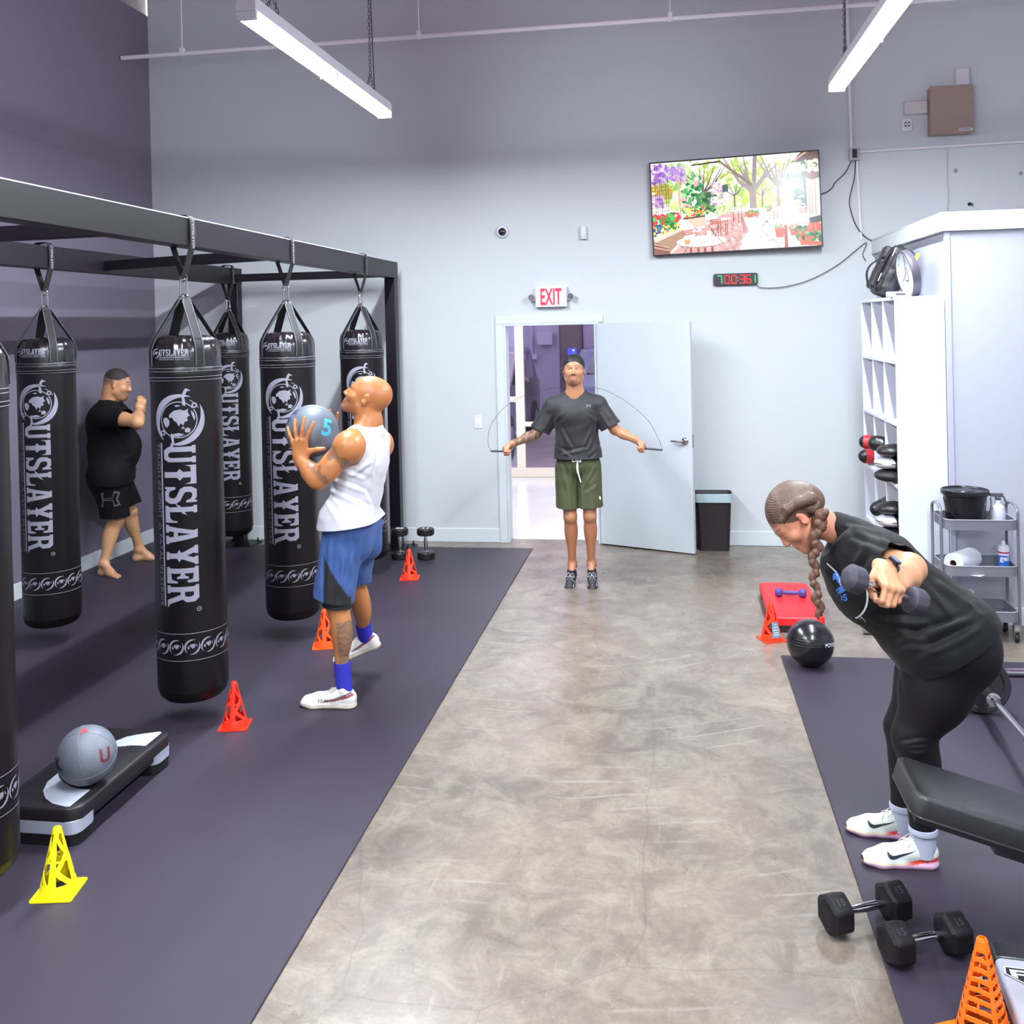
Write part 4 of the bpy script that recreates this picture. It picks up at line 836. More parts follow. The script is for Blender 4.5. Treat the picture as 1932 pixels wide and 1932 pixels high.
def cone(x, y, c, label, rz=.3, kind='lattice', s=1., h=.225, base=.152, rb=.066):
    t = thing('training_cone', label, 'cone', (x, y, .009 if (x < -1.25 or (x > .63 and y < 6.0)) else 0.), rz, 'slotted plastic training cones'); m = mat('plastic_'+c, c, .32, spec=.5)
    mb = MB(); mb.add(*cone_mesh(h, rb, .013, kind)); me = mb.mesh('cone_body', m, 60); o = link('cone_body', me, t, solid=.0028)
    mb = MB(); mb.lathe([(.013, h+.006), (.011, h+.011), (.008, h+.012), (.0075, h+.004)], 24); obj('cone_tip', mb, m, o)
    mb = MB(); out = rrect(base, base, .010, 4); inn = [(rb*math.cos(a), rb*math.sin(a)) for a in np.linspace(0, 2*PI, 48, endpoint=False)]; holes = [[(sx*base*.40+.004*math.cos(a), sy*base*.40+.004*math.sin(a)) for a in np.linspace(0, 2*PI, 8, endpoint=False)] for sx in (-1, 1) for sy in (-1, 1)]
    me = flat_mesh([out, inn]+holes, ext=.0025); me.transform(T_(0, 0, .0035)); me.materials.append(m); link('cone_base', me, t)
    if s != 1: t.scale = (s, s, s)
    return t
cone(-2.24, 3.225, 'f2dc12', 'bright yellow slotted cone at the left front, in front of the step platform', .18)
cone(-2.24, 4.69, 'ff3018', 'red slotted cone on the mat right of the nearest hanging bag', .2, s=.97)
cone(-2.10, 7.59, 'ff3c1c', 'orange-red slotted cone in front of the two upright dumbbells', .15)
cone(-2.21, 5.93, 'ff5a1c', 'orange cone half hidden behind the legs of the bald person', .3)
c5 = cone(.600, 6.335, 'ff3a1c', 'red slotted cone with a blue-grey paper label beside the red step', .38, base=.15)
mb = MB()
def cpt(a, z, off=.004): r = .066+(.013-.066)*((z-.006)/.225)+off; return (r*math.cos(a), r*math.sin(a), z)
for i in range(8):
    a0, a1 = -1.95+i*.13, -1.95+(i+1)*.13; mb.add([cpt(a0, .028), cpt(a1, .028), cpt(a1, .120), cpt(a0, .120)], [(0, 1, 2, 3)])
lb = obj('paper_label', mb, mat('label_bluegrey', '6e8a9a', .6), c5); lb['label'] = 'blue-grey paper label with white lines'; mb = MB()
for z, w in ((.105, .35), (.088, .7), (.072, .8), (.056, .6), (.044, .7)):
    n = 6
    for i in range(n): a0, a1 = -1.43-w/2+w*i/n, -1.43+(-w/2+w*(i+1)/n); mb.add([cpt(a0, z, .005), cpt(a1, z, .005), cpt(a1, z+.005, .005), cpt(a0, z+.005, .005)], [(0, 1, 2, 3)])
obj('label_lines', mb, mat('print_white', 'd8d8e0', .6), lb)
cone(.822, 2.86, 'ff6a10', 'large bright orange cone with rows of curved slots in the right front corner', .4, 'honey', h=.285, base=.19, rb=.078)
# ============================================================ dumbbells
def hexpoly(r, ch=.0): return [(r*math.cos(PI/6+PI/3*i), r*math.sin(PI/6+PI/3*i)) for i in range(6)]
def hex_db(name, label, p0, p1, r=.066, hl=.085, gap=None, col='151217', handle=None, group=None, face=None, roll=0., rr=.0135, text=None, bev=.008):
    p0, p1 = Vector(p0), Vector(p1); d = (p1-p0); L = d.length; d.normalize(); up = Vector((0, 0, 1)) if abs(d.z) < .9 else Vector((0, 1, 0)); x = up.cross(d).normalized(); y = d.cross(x); c = (p0+p1)/2
    t = thing(name, label, 'dumbbell', tuple(c), 0, group); B = frame((0, 0, 0), x, y, d) @ RZ(roll); m = mat('rubber_'+col, col, .55, bump=.15, bscale=500, spec=.3); hm = handle or mat('chrome', 'd8d8dc', .12, 1.)
    mb = MB(); q = [(rr*.8, -L/2+hl/2), (rr*.8, -L*.28), (rr, -L*.22), (rr*1.12, 0), (rr, L*.22), (rr*.8, L*.28), (rr*.8, L/2-hl/2)]; mb.lathe(q, 20, B); h = obj('handle', mb, hm, t)
    for s in (): mb = MB(); mb.lathe([(rr*.8, 0), (rr*1.5, .004), (rr*1.6, .016), (rr*.9, .022)], 20, B @ T_(0, 0, s*(L/2-hl*.5)) @ (RX(PI) if s > 0 else RX(0)) @ T_(0, 0, hl*.5-.004)); obj('collar', mb, hm, t)
    for s in (-1, 1):
        mb = MB(); n = 6; lv = [(r*.70, -hl/2), (r*.98, -hl/2+.014), (r, -hl/2+.02), (r, hl/2-.02), (r*.98, hl/2-.014), (r*.70, hl/2)]; mb.lathe([(0, lv[0][1])]+lv+[(0, lv[-1][1])], 6, B @ T_(0, 0, s*L/2)); hd = obj('head', mb, m, t, bev, smooth=20)
        if text: me = flat_mesh(text=text, size=.032, bold=.001); me.transform(B @ T_(0, 0, s*L/2) @ RZ(0) @ frame((0, r*.872, 0), (1, 0, 0), (0, 0, -1), (0, 1, 0)) @ RZ(-PI/2)); me.materials.append(mat('emboss_grey', '35313a', .4)); link('weight_mark', me, hd)
    return t
g_ = 'hex dumbbells on the floor'
hex_db('hex_dumbbell', 'black hex dumbbell straddling the mat edge, the left one behind', (.503, 3.325, .068), (.705, 3.42, .068), .068, .085, group=g_, text='15', roll=PI/6*0+PI/6)
hex_db('hex_dumbbell', 'black hex dumbbell on the mat, the right one in front nearest the grey bench rail', (.662, 3.187, .070), (.852, 3.262, .070), .068, .085, group=g_, text='15', roll=PI/6)
for (x, y), lb, tx in (((-2.36, 8.235), 'round-headed black dumbbell standing on end in front of the rig post', '22'), ((-2.13, 8.25), 'round-headed black dumbbell standing on end, right of the rig post', '11')):
    t = thing('round_dumbbell', lb, 'dumbbell', (x, y, .009), 0, 'round dumbbells standing on end'); m = mat('urethane', '1c181d', .4)
    for z in (.0, .205):
        mb = MB(); mb.lathe([(0, z), (.068, z), (.076, z+.008), (.076, z+.050), (.068, z+.058), (0, z+.058)], 32); hd = obj('head', mb, m, t, smooth=35)
    me = flat_mesh(text=tx, size=.075, bold=.003); me.transform(T_(0, 0, .2642)); me.materials.append(mat('print_white', 'd8d8e0')); link('weight_mark', me, hd)
    mb = MB(); mb.lathe([(.0, .058), (.024, .058), (.024, .064), (.012, .068), (.016, .09), (.017, .13), (.016, .175), (.012, .196), (.02, .2), (.02, .206)], 20); obj('handle', mb, mat('chrome', 'd8d8dc'), t)
    mb = MB()
    for a in (0, 2.1, 4.2): mb.lathe([(0, .058), (.005, .058), (.004, .062), (0, .063)], 8, T_(.035*math.cos(a), .035*math.sin(a), 0))
    obj('bolt', mb, mat('chrome', 'd8d8dc'), t)
pv = at(1477, 1112, 7.0); 
hex_db('small_dumbbell', 'small violet dumbbell lying on the red step', (.715, 6.96, .128), (.875, 6.95, .128), .033, .05, col='4a3f86', handle=mat('rubber_4a3f86', '4a3f86', .55), rr=.014, bev=.006, roll=PI/6)
# ============================================================ steps and balls
def step(name, label, cx, cy, w, l, h, deck, base, swoosh=None, foot=None, rz=0.):
    t = thing(name, label, 'step platform', (cx, cy, .009 if cx < 0 else 0), rz); md = mat('deck_'+deck, deck, .42, bump=.2, bscale=120)
    mb = MB(); vs = []; lv = [(1.0, h-.052), (1.0, h-.014), (.985, h-.004), (.955, h)]; base_ = rrect(w, l, .055, 6); n = len(base_)
    for k, z in lv: vs += [(p[0]*k if abs(p[0]) < 1 else 0, p[1]*(1-(1-k)*w/l), z) for p in base_]
    fs = [tuple(range(n))[::-1], tuple(range(3*n, 4*n))]
    for a in range(3): fs += [(a*n+i, a*n+(i+1) % n, (a+1)*n+(i+1) % n, (a+1)*n+i) for i in range(n)]
    mb.add(vs, fs); obj('deck', mb, md, t, smooth=40)
    mb = MB(); mb.box(-w/2+.02, w/2-.02, -l/2+.09, l/2-.09, h-.095, h-.045); obj('side_skirt', mb, mat('deck_'+base, base, .45), t, .01)
    for s in (-1, 1):
        mb = MB(); y0, y1 = s*l/2, s*(l/2-.15); ya, yb = min(y0, y1), max(y0, y1); mb.prism([(p[0]*.985, p[1]) for p in rrect(w, .15, .045, 5, 0, (ya+yb)/2)], h-.050-.045, T_(0, 0, .045)); o = obj('riser', mb, mat('riser_'+(foot or 'c4c6d4'), foot or 'c4c6d4', .5), t, .003); mb = MB(); mb.prism([(p[0]*.97, p[1]) for p in rrect(w, .145, .045, 5, 0, (ya+yb)/2)], .046); obj('riser_foot', mb, mat('deck_'+base, base), o, .003)
    mb = MB()
    for i in range(18): x = -w/2+.03+i*(w-.06)/17; mb.box(x-.0015, x+.0015, -l/2+.05, l/2-.05, h-.001, h+.0012)
    if swoosh:
        for ps in ([(440, 885), (360, 950), (327, 1020), (345, 1075), (400, 1115), (500, 1138), (530, 1136), (685, 1010), (610, 1005), (540, 990), (480, 955), (450, 920)], [(880, 640), (960, 608), (1050, 590), (1215, 568), (1226, 576), (1105, 675), (1050, 672), (990, 672), (940, 678), (890, 682)]):
            q = [at_floor(x*480/1932, 1240+y*480/1932, h+.009) for x, y in ps]; q = [(p.x-cx, p.y-cy) for p in q]
            ar = sum(q[k][0]*q[(k+1) % len(q)][1]-q[(k+1) % len(q)][0]*q[k][1] for k in range(len(q)))
            if ar < 0: q = q[::-1]
            me = flat_mesh([q], ext=.0012); me.transform(T_(0, 0, h+.0015)); me.materials.append(mat('grip_pale', 'b4b8c6', .6, bump=.5, bscale=180)); link('grip_pad', me, t)
    obj('grip_ribs', mb, mat('ribs_'+deck, deck, .6), t); return t
step('step_platform', 'black aerobic step with pale grey end risers and a grey ball on it', -2.535, 3.885, .37, .76, .15, '1a151b', '131015', True, 'a8aabc')
step('step_platform', 'red aerobic step on the concrete behind the small black ball', .785, 6.905, .345, .86, .10, 'e8242c', '2a2628', None, '5a565c')

# ============================================================ people
def crease(V, a, b, w, amp, view):
    """ridge (amp>0) or groove along the line a-b as seen along view"""
    a, b, view = np.array(a, float), np.array(b, float), unit(view); p = V-a; d = b-a
    p = p-np.outer(p@view, view); d = d-view*(d@view); L = d@d; t = np.clip(p@d/L, 0, 1); q = np.linalg.norm(p-np.outer(t, d), axis=1)
    return amp*np.exp(-(q/w)**2)*(np.abs((V-a)@view) < .22)*np.sin(np.clip(.08+t*.92, 0, 1)*PI)**.5
def creases(V, Y, segs, w=.014, amp=.006, front=None):
    o = np.zeros(len(V)); v = np.array(ray(*segs[0][:2]))
    for i, sg in enumerate(segs):
        a, b = A(sg[0], sg[1], Y), A(sg[2], sg[3], Y); n = unit(np.cross(b-a, v)); m = (sg[4] if len(sg) > 4 else 1.)
        o += crease(V, a, b, w, amp*m, v)-.8*crease(V, a+n*w*1.5, b+n*w*1.5, w, amp*m, v)
    if front is not None: o *= sst((V-front)@(-unit(v)), -.03, .04)
    return o
from mathutils.bvhtree import BVHTree
def surf_tree(o, inv):
    me = o.data; Mx = inv.inverted(); return BVHTree.FromPolygons([v.co for v in me.vertices], [tuple(p.vertices) for p in me.polygons])
def hit(tree, p, d, off=.004):
    d = Vector(d).normalized(); q = Vector(p)-d*.25; h = tree.ray_cast(q, d, .6)
    return np.array(h[0]-d*off) if h[0] is not None else np.array(p)
def decal(name, me, T, m, parent, tree, d, inv, off=.003):
    bm = bmesh.new(); bm.from_mesh(me); me.materials.clear(); bmesh.ops.transform(bm, matrix=T, verts=bm.verts)
    bmesh.ops.triangulate(bm, faces=bm.faces)
    for _ in range(3):
        es = [e for e in bm.edges if e.calc_length() > .012]
        if not es: break
        bmesh.ops.subdivide_edges(bm, edges=es, cuts=1); bmesh.ops.triangulate(bm, faces=bm.faces)
    miss = []
    for v in bm.verts:
        o0 = v.co.copy(); v.co = Vector(hit(tree, v.co, d, off))
        if (v.co-o0).length < 1e-9: miss.append(v)
    bmesh.ops.delete(bm, geom=miss, context='VERTS'); bmesh.ops.delete(bm, geom=[e for e in bm.edges if e.calc_length() > .05], context='EDGES')
    bm.to_mesh(me); bm.free(); me.materials.append(m); o = link(name, me, parent); o.matrix_parent_inverse = inv; return o
def half(F, c, n, lo, hi):             # keep only the side where (p-c).n < 0
    w = F._win(lo, hi, 0)
    sl, X, Y, Z = w; d = (X-c[0])*n[0]+(Y-c[1])*n[1]+(Z-c[2])*n[2]; F.D[sl] = np.maximum(F.D[sl], d.astype(np.float32))
def A(x, y, Y): return np.array(at(x, y, Y))
def lerp(a, b, t): return np.array(a)*(1-t)+np.array(b)*t
def mixc(C, m, c): C[:] = C*(1-m[:, None])+np.array(lin(c))*m[:, None]
def sst(x, a, b):
    t = np.clip((x-a)/(b-a+1e-12), 0, 1); return t*t*(3-2*t)
def arm(F, sh, el, wr, m=1.):
    F.cap(sh, el, .050*m, .041*m, .03); F.ell(lerp(sh, el, .45), (.050*m, .050*m, .075*m), _fr(sh, el), .03)
    F.ell(sh, (.060*m,)*3, None, .04)
    F.cap(el, lerp(el, wr, .4), .041*m, .040*m, .02); F.cap(lerp(el, wr, .35), wr, .040*m, .026*m, .02)
def _fr(a, b):
    z = unit(np.array(b)-np.array(a)); x = unit(np.cross(z, [0.13, 0.3, .94])); y = np.cross(z, x); return [x, y, z]
def leg(F, hip, kn, an, m=1., back=(0, 1, 0)):
    back = unit(back)
    F.cap(hip, kn, .088*m, .050*m, .03); F.cap(kn, an, .047*m, .031*m, .02); F.ell(np.array(kn)-back*.012*m, (.042*m,)*3, None, .03)
    z = unit(np.array(an)-np.array(kn)); x = unit(np.cross(z, back)); y = np.cross(x, z)
    F.ell(lerp(kn, an, .30)+back*.020*m, (.052*m, .046*m, .125*m), [x, y, z], .03)
    for sg in (-1, 1): F.ell(np.array(an)+x*sg*.02*m, (.018*m,)*3, None, .02)
def shoe_field(o, X, Yf, Z, L=.29, h=.0035, tall=0., chunk=0.):
    """o: heel bottom point; X side, Yf to the toe, Z up"""
    o, X, Yf, Z = np3(o, X, Yf, Z); s = L/.30; P = lambda x, y, z: o+s*(x*X+y*Yf+z*Z)
    pts = np.array([P(x, y, z) for x in (-.07, .07) for y in (-.03, .33) for z in (-.02, .17+tall)])
    F = Field(pts.min(0)-.01, pts.max(0)+.01, h); ck = chunk
    F.cap(P(0, .042, .02+ck/2), P(0, .15, .02+ck/2), .042*s, .037*s, .01, sq=.5+ck*12, axis=Z); F.cap(P(0, .15, .02+ck/2), P(.004, .22, .02+ck/2), .037*s, .047*s, .01, sq=.5+ck*8, axis=Z); F.cap(P(.004, .22, .02+ck/2), P(.002, .262, .024+ck/2), .047*s, .036*s, .01, sq=.5, axis=Z)
    c2 = ck
    F.cap(P(0, .040, .05+c2), P(0, .11, .055+c2), .037*s, .036*s, .012); F.cap(P(0, .11, .058+c2), P(.002, .20, .042+c2*.8), .038*s, .036*s, .02); F.cap(P(.002, .20, .042+c2*.8), P(.002, .258, .034+c2*.5), .037*s, .030*s, .015)
    F.cap(P(0, .040, .06+c2), P(0, .062, .092+c2+tall), .036*s, .037*s, .015)
    F.cap(P(0, .11, .08+c2), P(0, .088, .112+c2+tall), .022*s, .018*s, .012, sq=.5, axis=Yf)
    F.cap(P(0, .05, .10+c2+tall), P(0, .055, .16+c2+tall), .027*s, .03*s, .006, 'sub')
    half(F, o, -Z, F.lo, F.lo+F.h*(F.n-1))
    return F
def shoe(name, o, X, Yf, Z, m, parent, colour, L=.29, h=.0035, laces=None, tall=0., chunk=0.):
    F = shoe_field(o, X, Yf, Z, L, h, tall, chunk); V, Q = F.nets(); V = relax(V, Q, 2)
    o, X, Yf, Z = np3(o, X, Yf, Z); s = L/.30; q = (V-o)/s; C = colour(q@X, q@Yf, q@Z); me = np_mesh(name, V, Q, m); paint(me, C)
    so = link(name, me, parent)
    if laces:
        mb = MB(); P = lambda x, y, z: tuple(o+s*(x*X+y*Yf+z*Z))
        for i in range(5):
            y = .115+i*.022; z = .094+chunk+tall*.4-i*.0085
            mb.tube(spline([P(-.024, y, z-.010), P(0, y+.006, z+.004), P(.024, y-.002, z-.010)], 4), .0022*s, 6)
        for sg in (-1, 1):
            mb.tube(spline([P(0, .112, .104+chunk+tall*.4), P(sg*.02, .10, .115+chunk+tall*.4), P(sg*.034, .125, .09+chunk+tall*.4), P(sg*.012, .12, .1+chunk)], 5), .002*s, 6)
            mb.tube(spline([P(0, .114, .104+chunk+tall*.4), P(sg*.016, .14, .095+chunk), P(sg*.036, .15, .06+chunk)], 5), .002*s, 6)
        obj('lace', mb, laces, so)
    return so
def sock(name, a, b, r0, r1, m, parent):
    mb = MB(); d = Vector(b)-Vector(a); T = along(a, b); L = d.length; n = 14
    prof = [(0, 0)]+[(r0+(r1-r0)*i/n+.0009*math.sin(i*3), L*i/n) for i in range(n+1)]+[(r1-.004, L), (r1-.005, L-.01)]
    mb.lathe(prof, 28, T); return obj(name, mb, m, parent)
SK = mat('skin', 'c08a68', .4, attr=True, bump=.10, bscale=90, spec=.45)
def skin(V, base): return np.tile(np.array(lin(base)), (len(V), 1))*(1+.05*wnoise(V, 14, 3))[:, None]
def face_paint(C, V, c, X, Yf, Z, s, lips, brow, hairc=None, beard=None, iris='2a1a12', closed=False, stub=0., browy=.030, bw=1.):
    x, y, z = head_local(V, c, X, Yf, Z, s); front = y > .05; g = lambda cx, cz, rx, rz: np.exp(-(((x-cx)/rx)**2+((z-cz)/rz)**2)**2)*front
    for sg in (-1, 1):
        arch = browy+.004-(np.abs(x)-.03)**2*6
        mixc(C, .85*bw*np.exp(-((z-arch)/.0042)**4)*(np.abs(x*sg-.031) < .019)*(x*sg > 0)*front, brow)
        if closed: mixc(C, .8*g(sg*.031, -.004, .015, .0022), '2a1a16'); mixc(C, .25*g(sg*.031, .004, .016, .008), 'a06050')
        else:
            mixc(C, .55*g(sg*.031, .001, .0125, .0035), 'd8d0c8'); mixc(C, .95*g(sg*.031, .002, .0058, .0052), iris); mixc(C, .8*g(sg*.031, .0075, .016, .0020), '201410')
    mixc(C, .75*g(0, -.0615, .024, .008), lips); mixc(C, .8*g(0, -.0615, .023, .0016), '50241c')
    if beard:
        b = np.exp(-(((z+.047)/.0065)**4))*(np.abs(x) < .030)*(y > .07); g2 = np.exp(-(((x)/.026)**2+((z+.092)/.018)**2)**2)*(y > .045)
        sd = np.exp(-((np.abs(x)-.031)/.006)**2)*(z < -.045)*(z > -.095)*(y > .06)
        keep = 1-np.exp(-(((x)/.024)**2+((z+.0615)/.0085)**2)**2)
        mixc(C, np.clip(b+g2+sd*.35, 0, 1)*beard[1]*keep, beard[0])
    if stub:
        mixc(C, stub*sst(-z, .03, .055)*sst(y, -.005, .03)*(1-np.exp(-(((x)/.024)**2+((z+.0615)/.008)**2)**2))*(z > -.13)*(np.abs(x) < .09), '4a3a38')
# ---------------------------------------------------------------- the man skipping rope
def jumper():
    Y0 = 7.52
    P = thing('person', 'person in dark grey t-shirt and olive shorts skipping rope in front of the open doorway', 'person', (float(at(1090, 1000, Y0).x), Y0, 0))
    P_ = np.array(P.location); inv = T_(*(-P.location))
    hc = A(1083, 699, Y0+.02); hX = unit((1, 0, -.02)); hY = unit((.06, -1, .10)); hZ = np.cross(hY, hX)*1.; hZ = hZ if hZ[2] > 0 else -hZ
    nb = A(1085, 748, Y0+.03); shR = A(1043, 767, Y0+.03); shL = A(1128, 765, Y0+.03)
    elR = A(1012, 818, Y0+.02); wrR = A(966, 838, Y0-.10); elL = A(1160, 811, Y0+.02); wrL = A(1203, 832, Y0-.12)
    pel = A(1091, 880, Y0+.04); hR = A(1071, 890, Y0+.03); hL = A(1111, 889, Y0+.03)
    kR = A(1076, 975, Y0-.03); kL = A(1113, 973, Y0-.03); aR = A(1080, 1062, Y0+.05); aL = A(1116, 1061, Y0+.05)
    lo = np.array([wrR[0]-.2, Y0-.35, .03]); hi = np.array([wrL[0]+.2, Y0+.25, 1.90])
    F = Field(lo, hi, .0042)
    F.ell(pel, (.135, .088, .11), None, .04); F.ell(lerp(pel, nb, .40), (.135, .10, .15), None, .06); F.ell(lerp(pel, nb, .70), (.16, .115, .15), None, .06)
    F.cap(lerp(nb, shR, .8)-(0, 0, .02), lerp(nb, shL, .8)-(0, 0, .02), .062, .062, .05)
    F.cap(nb-(0, -.0, .04), hc-hZ*.05, .056, .055, .03); F.cap(hc-hZ*.06, nb+(0, .0, .02), .057, .06, .03)
    for sh in (shR, shL): F.cap(nb+(0, 0, .03), sh, .035, .045, .04)
    head(F, hc, hX, hY, hZ, 1.0, jaw=1.08)
    for sh, el, wr in ((shR, elR, wrR), (shL, elL, wrL)): arm(F, sh, el, wr, .93)
    for h_, k, a in ((hR, kR, aR), (hL, kL, aL)):
        leg(F, h_, k, a, .96, (0, 1, 0)); F.cap(a, a+(0, -.05, -.05), .03, .028, .02)
    hands = []
    for wr, el, sg in ((wrR, elR, -1), (wrL, elL, 1)):
        yf = unit(unit(wr-el)+np.array((0, -.25, -.18))); x = unit(np.array((0, -1, .55))-yf*np.dot((0, -1, .55), yf)); z = np.cross(x, yf)*1.
        if z[2] < 0: z = -z
        cr = ((.9, 1.5, .9), (.95, 1.5, .9), (1., 1.5, .9), (1.05, 1.5, .9))
        hand(F, wr, x, yf, z, 1.0, cr, (.02, 0, -.02, -.05), ((.034, .045, -.012), (.030, .075, -.026), (.02, .098, -.036)))
        hands.append((wr, x, yf, z))
    def col(V, N):
        C = skin(V, 'b57d5c')
        mixc(C, .35*sst(-V[:, 2], -.62, -.35), '9a5a3c')          # legs are browner
        x, y, z = head_local(V, hc, hX, hY, hZ)
        face_paint(C, V, hc, hX, hY, hZ, 1., 'b4685a', '1c1412', beard=('2e1e1a', .75), closed=False, iris='1c1210', stub=.10)
        hl = (z > .0)*((y < .035)*(z > .01)*sst(-y, -.02, .03) + 0)
        mixc(C, np.clip(.9*sst(z, -.01, .03)*sst(-y, -.055, -.02)*(np.linalg.norm(V-hc, axis=1) < .16), 0, 1)*(np.abs(x) < .085), '100c0c')
        # sleeve of tattoos on his right forearm
        d = wrR-elR; t = ((V-elR)@d)/(d@d); q = np.linalg.norm(V-elR-t[:, None]*d, axis=1)
        m = (t > -.4)*(t < .93)*(q < .075); pat = sst(wnoise(V, 26, 7)+.5*wnoise(V, 60, 8), -.45, .25)
        mixc(C, m*(.35+.5*pat), '4a4642')
        return C
    b = build_body('body', F, SK, P, col); b.matrix_parent_inverse = inv
    del F
    # hair
    G = Field(hc-.15, hc+.17, .0035); Rr = [hX, hY, hZ]
    G.ell(hc+hZ*.043-hY*.014, (.0825, .102, .0885), Rr, .01)
    G.ell(hc+hY*.135-hZ*.008, (.070, .085, .080), Rr, .012, 'sub')
    for sg in (-1, 1): G.ell(hc+hX*sg*.11-hZ*.07+hY*.035, (.055, .06, .085), Rr, .012, 'sub')
    G.ell(hc-hZ*.085-hY*.04, (.13, .13, .07), Rr, .01, 'sub')
    V, Q = G.nets(); V = relax(V, Q, 1); V = V+normals(V, Q)*(.0008*wnoise(V, 60, 2))[:, None]
    o = link('hair', np_mesh('hair', V, Q, mat('black_hair', '0c0a0b', .55, bump=.6, bscale=220)), P); o.matrix_parent_inverse = inv
    # t-shirt
    G = Field(lo*[1, 1, 0]+[0, 0, .75], hi-[0, 0, .18], .0055)
    G.ell(pel+(0, 0, .10), (.185, .135, .16), None, .06); G.ell(pel+(0, -.01, .02), (.19, .145, .10), None, .05); G.ell(lerp(pel, nb, .45), (.168, .128, .16), None, .06); G.ell(lerp(pel, nb, .72)-(0, .005, 0), (.185, .135, .15), None, .05)
    G.cap(lerp(nb, shR, .85)-(0, 0, .01), lerp(nb, shL, .85)-(0, 0, .01), .072, .072, .04); G.cap(nb-(0, 0, .05), nb+(0, 0, .04), .072, .07, .03)
    for sh, el in ((shR, elR), (shL, elL)):
        G.cap(nb+(0, 0, .025), sh, .05, .062, .04); e2 = lerp(sh, el, 1.0)+np.array((0, 0, -.02)); G.cap(sh, e2, .070, .078, .03); G.cap(lerp(sh, el, .3)-(0, 0, .03), e2-np.array((0, 0, .015)), .06, .07, .03)
    G.cap(nb+(0, -.014, .012), nb+(0, -.03, .14), .062, .13, .012, 'sub')
    fj = [(1048, 790, 1060, 850), (1056, 805, 1080, 850), (1125, 790, 1112, 850), (1120, 805, 1098, 848), (1062, 858, 1112, 846), (1050, 845, 1078, 863), (1132, 838, 1108, 862), (1040, 785, 1026, 812), (1136, 782, 1150, 808), (1060, 782, 1046, 796), (1112, 784, 1124, 796)]
    cuts = [(A(1091, 864, Y0), unit((.02, 0, -1)), pel, .33)]
    for sh, el in ((shR, elR), (shL, elL)):
        d = unit(el-sh); cuts.append((lerp(sh, el, .84), unit(d+np.array((0, 0, -.25))), lerp(sh, el, 1.22), .135))
    fm = mat('tee_charcoal', '1d191f', .62, bump=.25, bscale=500, sheen=.1)
    s = build_cloth('t_shirt', G, fm, P, cuts, fold=lambda V: .003*wnoise(V, 5.5, 4)+creases(V, Y0-.1, fj, .013, .007, pel)); s.matrix_parent_inverse = inv
    tr = surf_tree(s, inv)
    me = flat_mesh([[(-.5, .5), (-.2, .5), (-.2, .15), (.2, .15), (.2, .5), (.5, .5), (.32, 0), (.5, -.5), (.2, -.5), (.2, -.15), (-.2, -.15), (-.2, -.5), (-.5, -.5), (-.32, 0)]])
    decal('chest_logo', me, frame(A(1109, 767, Y0-.142), (1, 0, 0), (0, .05, 1), (0, -1, 0)) @ Matrix.Diagonal((.036, .02, 1, 1)), mat('logo_grey', '6a6470', .5), P, tr, (0, 1, 0), inv)
    # shorts
    G = Field(np.array([pel[0]-.3, Y0-.3, .55]), np.array([pel[0]+.3, Y0+.3, 1.18]), .0055)
    G.ell(pel+(0, 0, .02), (.172, .128, .13), None, .05)
    for sg, h_, k in ((-1, hR, kR), (1, hL, kL)):
        G.cap(h_+(sg*.004, 0, .02), lerp(h_, k, 1.05)+(sg*.010, .0, 0), .092, .090, .02)
        for j in range(7):
            a = j*.9+.4; o = np.array((math.cos(a), math.sin(a), 0)); G.cap(h_+o*.080, lerp(h_, k, .85)+(sg*.010, 0, 0)+o*.080, .010, .014, .02)
    cuts = [(lerp(h_, k, .80)+(0, 0, 0), unit((sg*.06, 0, -1)), lerp(h_, k, .95), .165) for sg, h_, k in ((-1, hR, kR), (1, hL, kL))]+[(pel+(0, 0, .10), (0, 0, 1), pel+(0, 0, .13), .26)]
    so = build_cloth('shorts', G, mat('shorts_olive', '3c4020', .7, bump=.2, bscale=400, sheen=.05), P, cuts, fold=lambda V: .003*wnoise(V*[1, 1, .5], 7, 9)+creases(V, Y0-.1, [(1092, 898, 1093, 970, -3), (1060, 880, 1075, 940), (1120, 885, 1100, 925), (1072, 880, 1080, 915), (1108, 930, 1128, 915), (1110, 882, 1106, 910)], .014, .006, pel)); so.matrix_parent_inverse = inv
    mb = MB(); wm = mat('cord_white', 'e8e8ee', .6)
    ts = surf_tree(so, inv); c0 = hit(ts, A(1088, 871, Y0-.15), (0, 1, 0), .008)
    mb.tube(spline([c0, c0+(-.03, -.012, .012), c0+(-.035, -.012, -.008), c0, c0+(.02, -.012, .012), c0+(.024, -.01, -.01), c0], 5), .0045, 7)
    mb.tube(spline([c0, c0+(.004, -.015, -.08), c0+(.022, -.008, -.165)], 6), .0055, 7); mb.tube(spline([c0, c0+(-.004, -.012, -.06), c0+(.002, -.01, -.10)], 6), .005, 7)
    for v in range(0): pass
    d = obj('drawstring', mb, wm, so); d.matrix_parent_inverse = T_(0, 0, 0)
    mb = MB(); mb.sphere(hit(ts, A(1131, 941, Y0-.085), (0, 1, 0), .0), (.010, .004, .016), 12, 8); obj('patch', mb, wm, so)
    # shoes on tiptoe
    bm_ = mat('shoe_paint', '808080', .6, attr=True, bump=.15, bscale=300)
    def cj(x, y, z):
        C = np.tile(np.array(lin('242128')), (len(x), 1)); mixc(C, (z < .024)*1., '121014'); mixc(C, (np.abs(x) > .025)*(np.abs(z-.05-.25*(y-.15)) < .006)*(y > .08)*(y < .2)*.8, 'b8b4bc'); return C
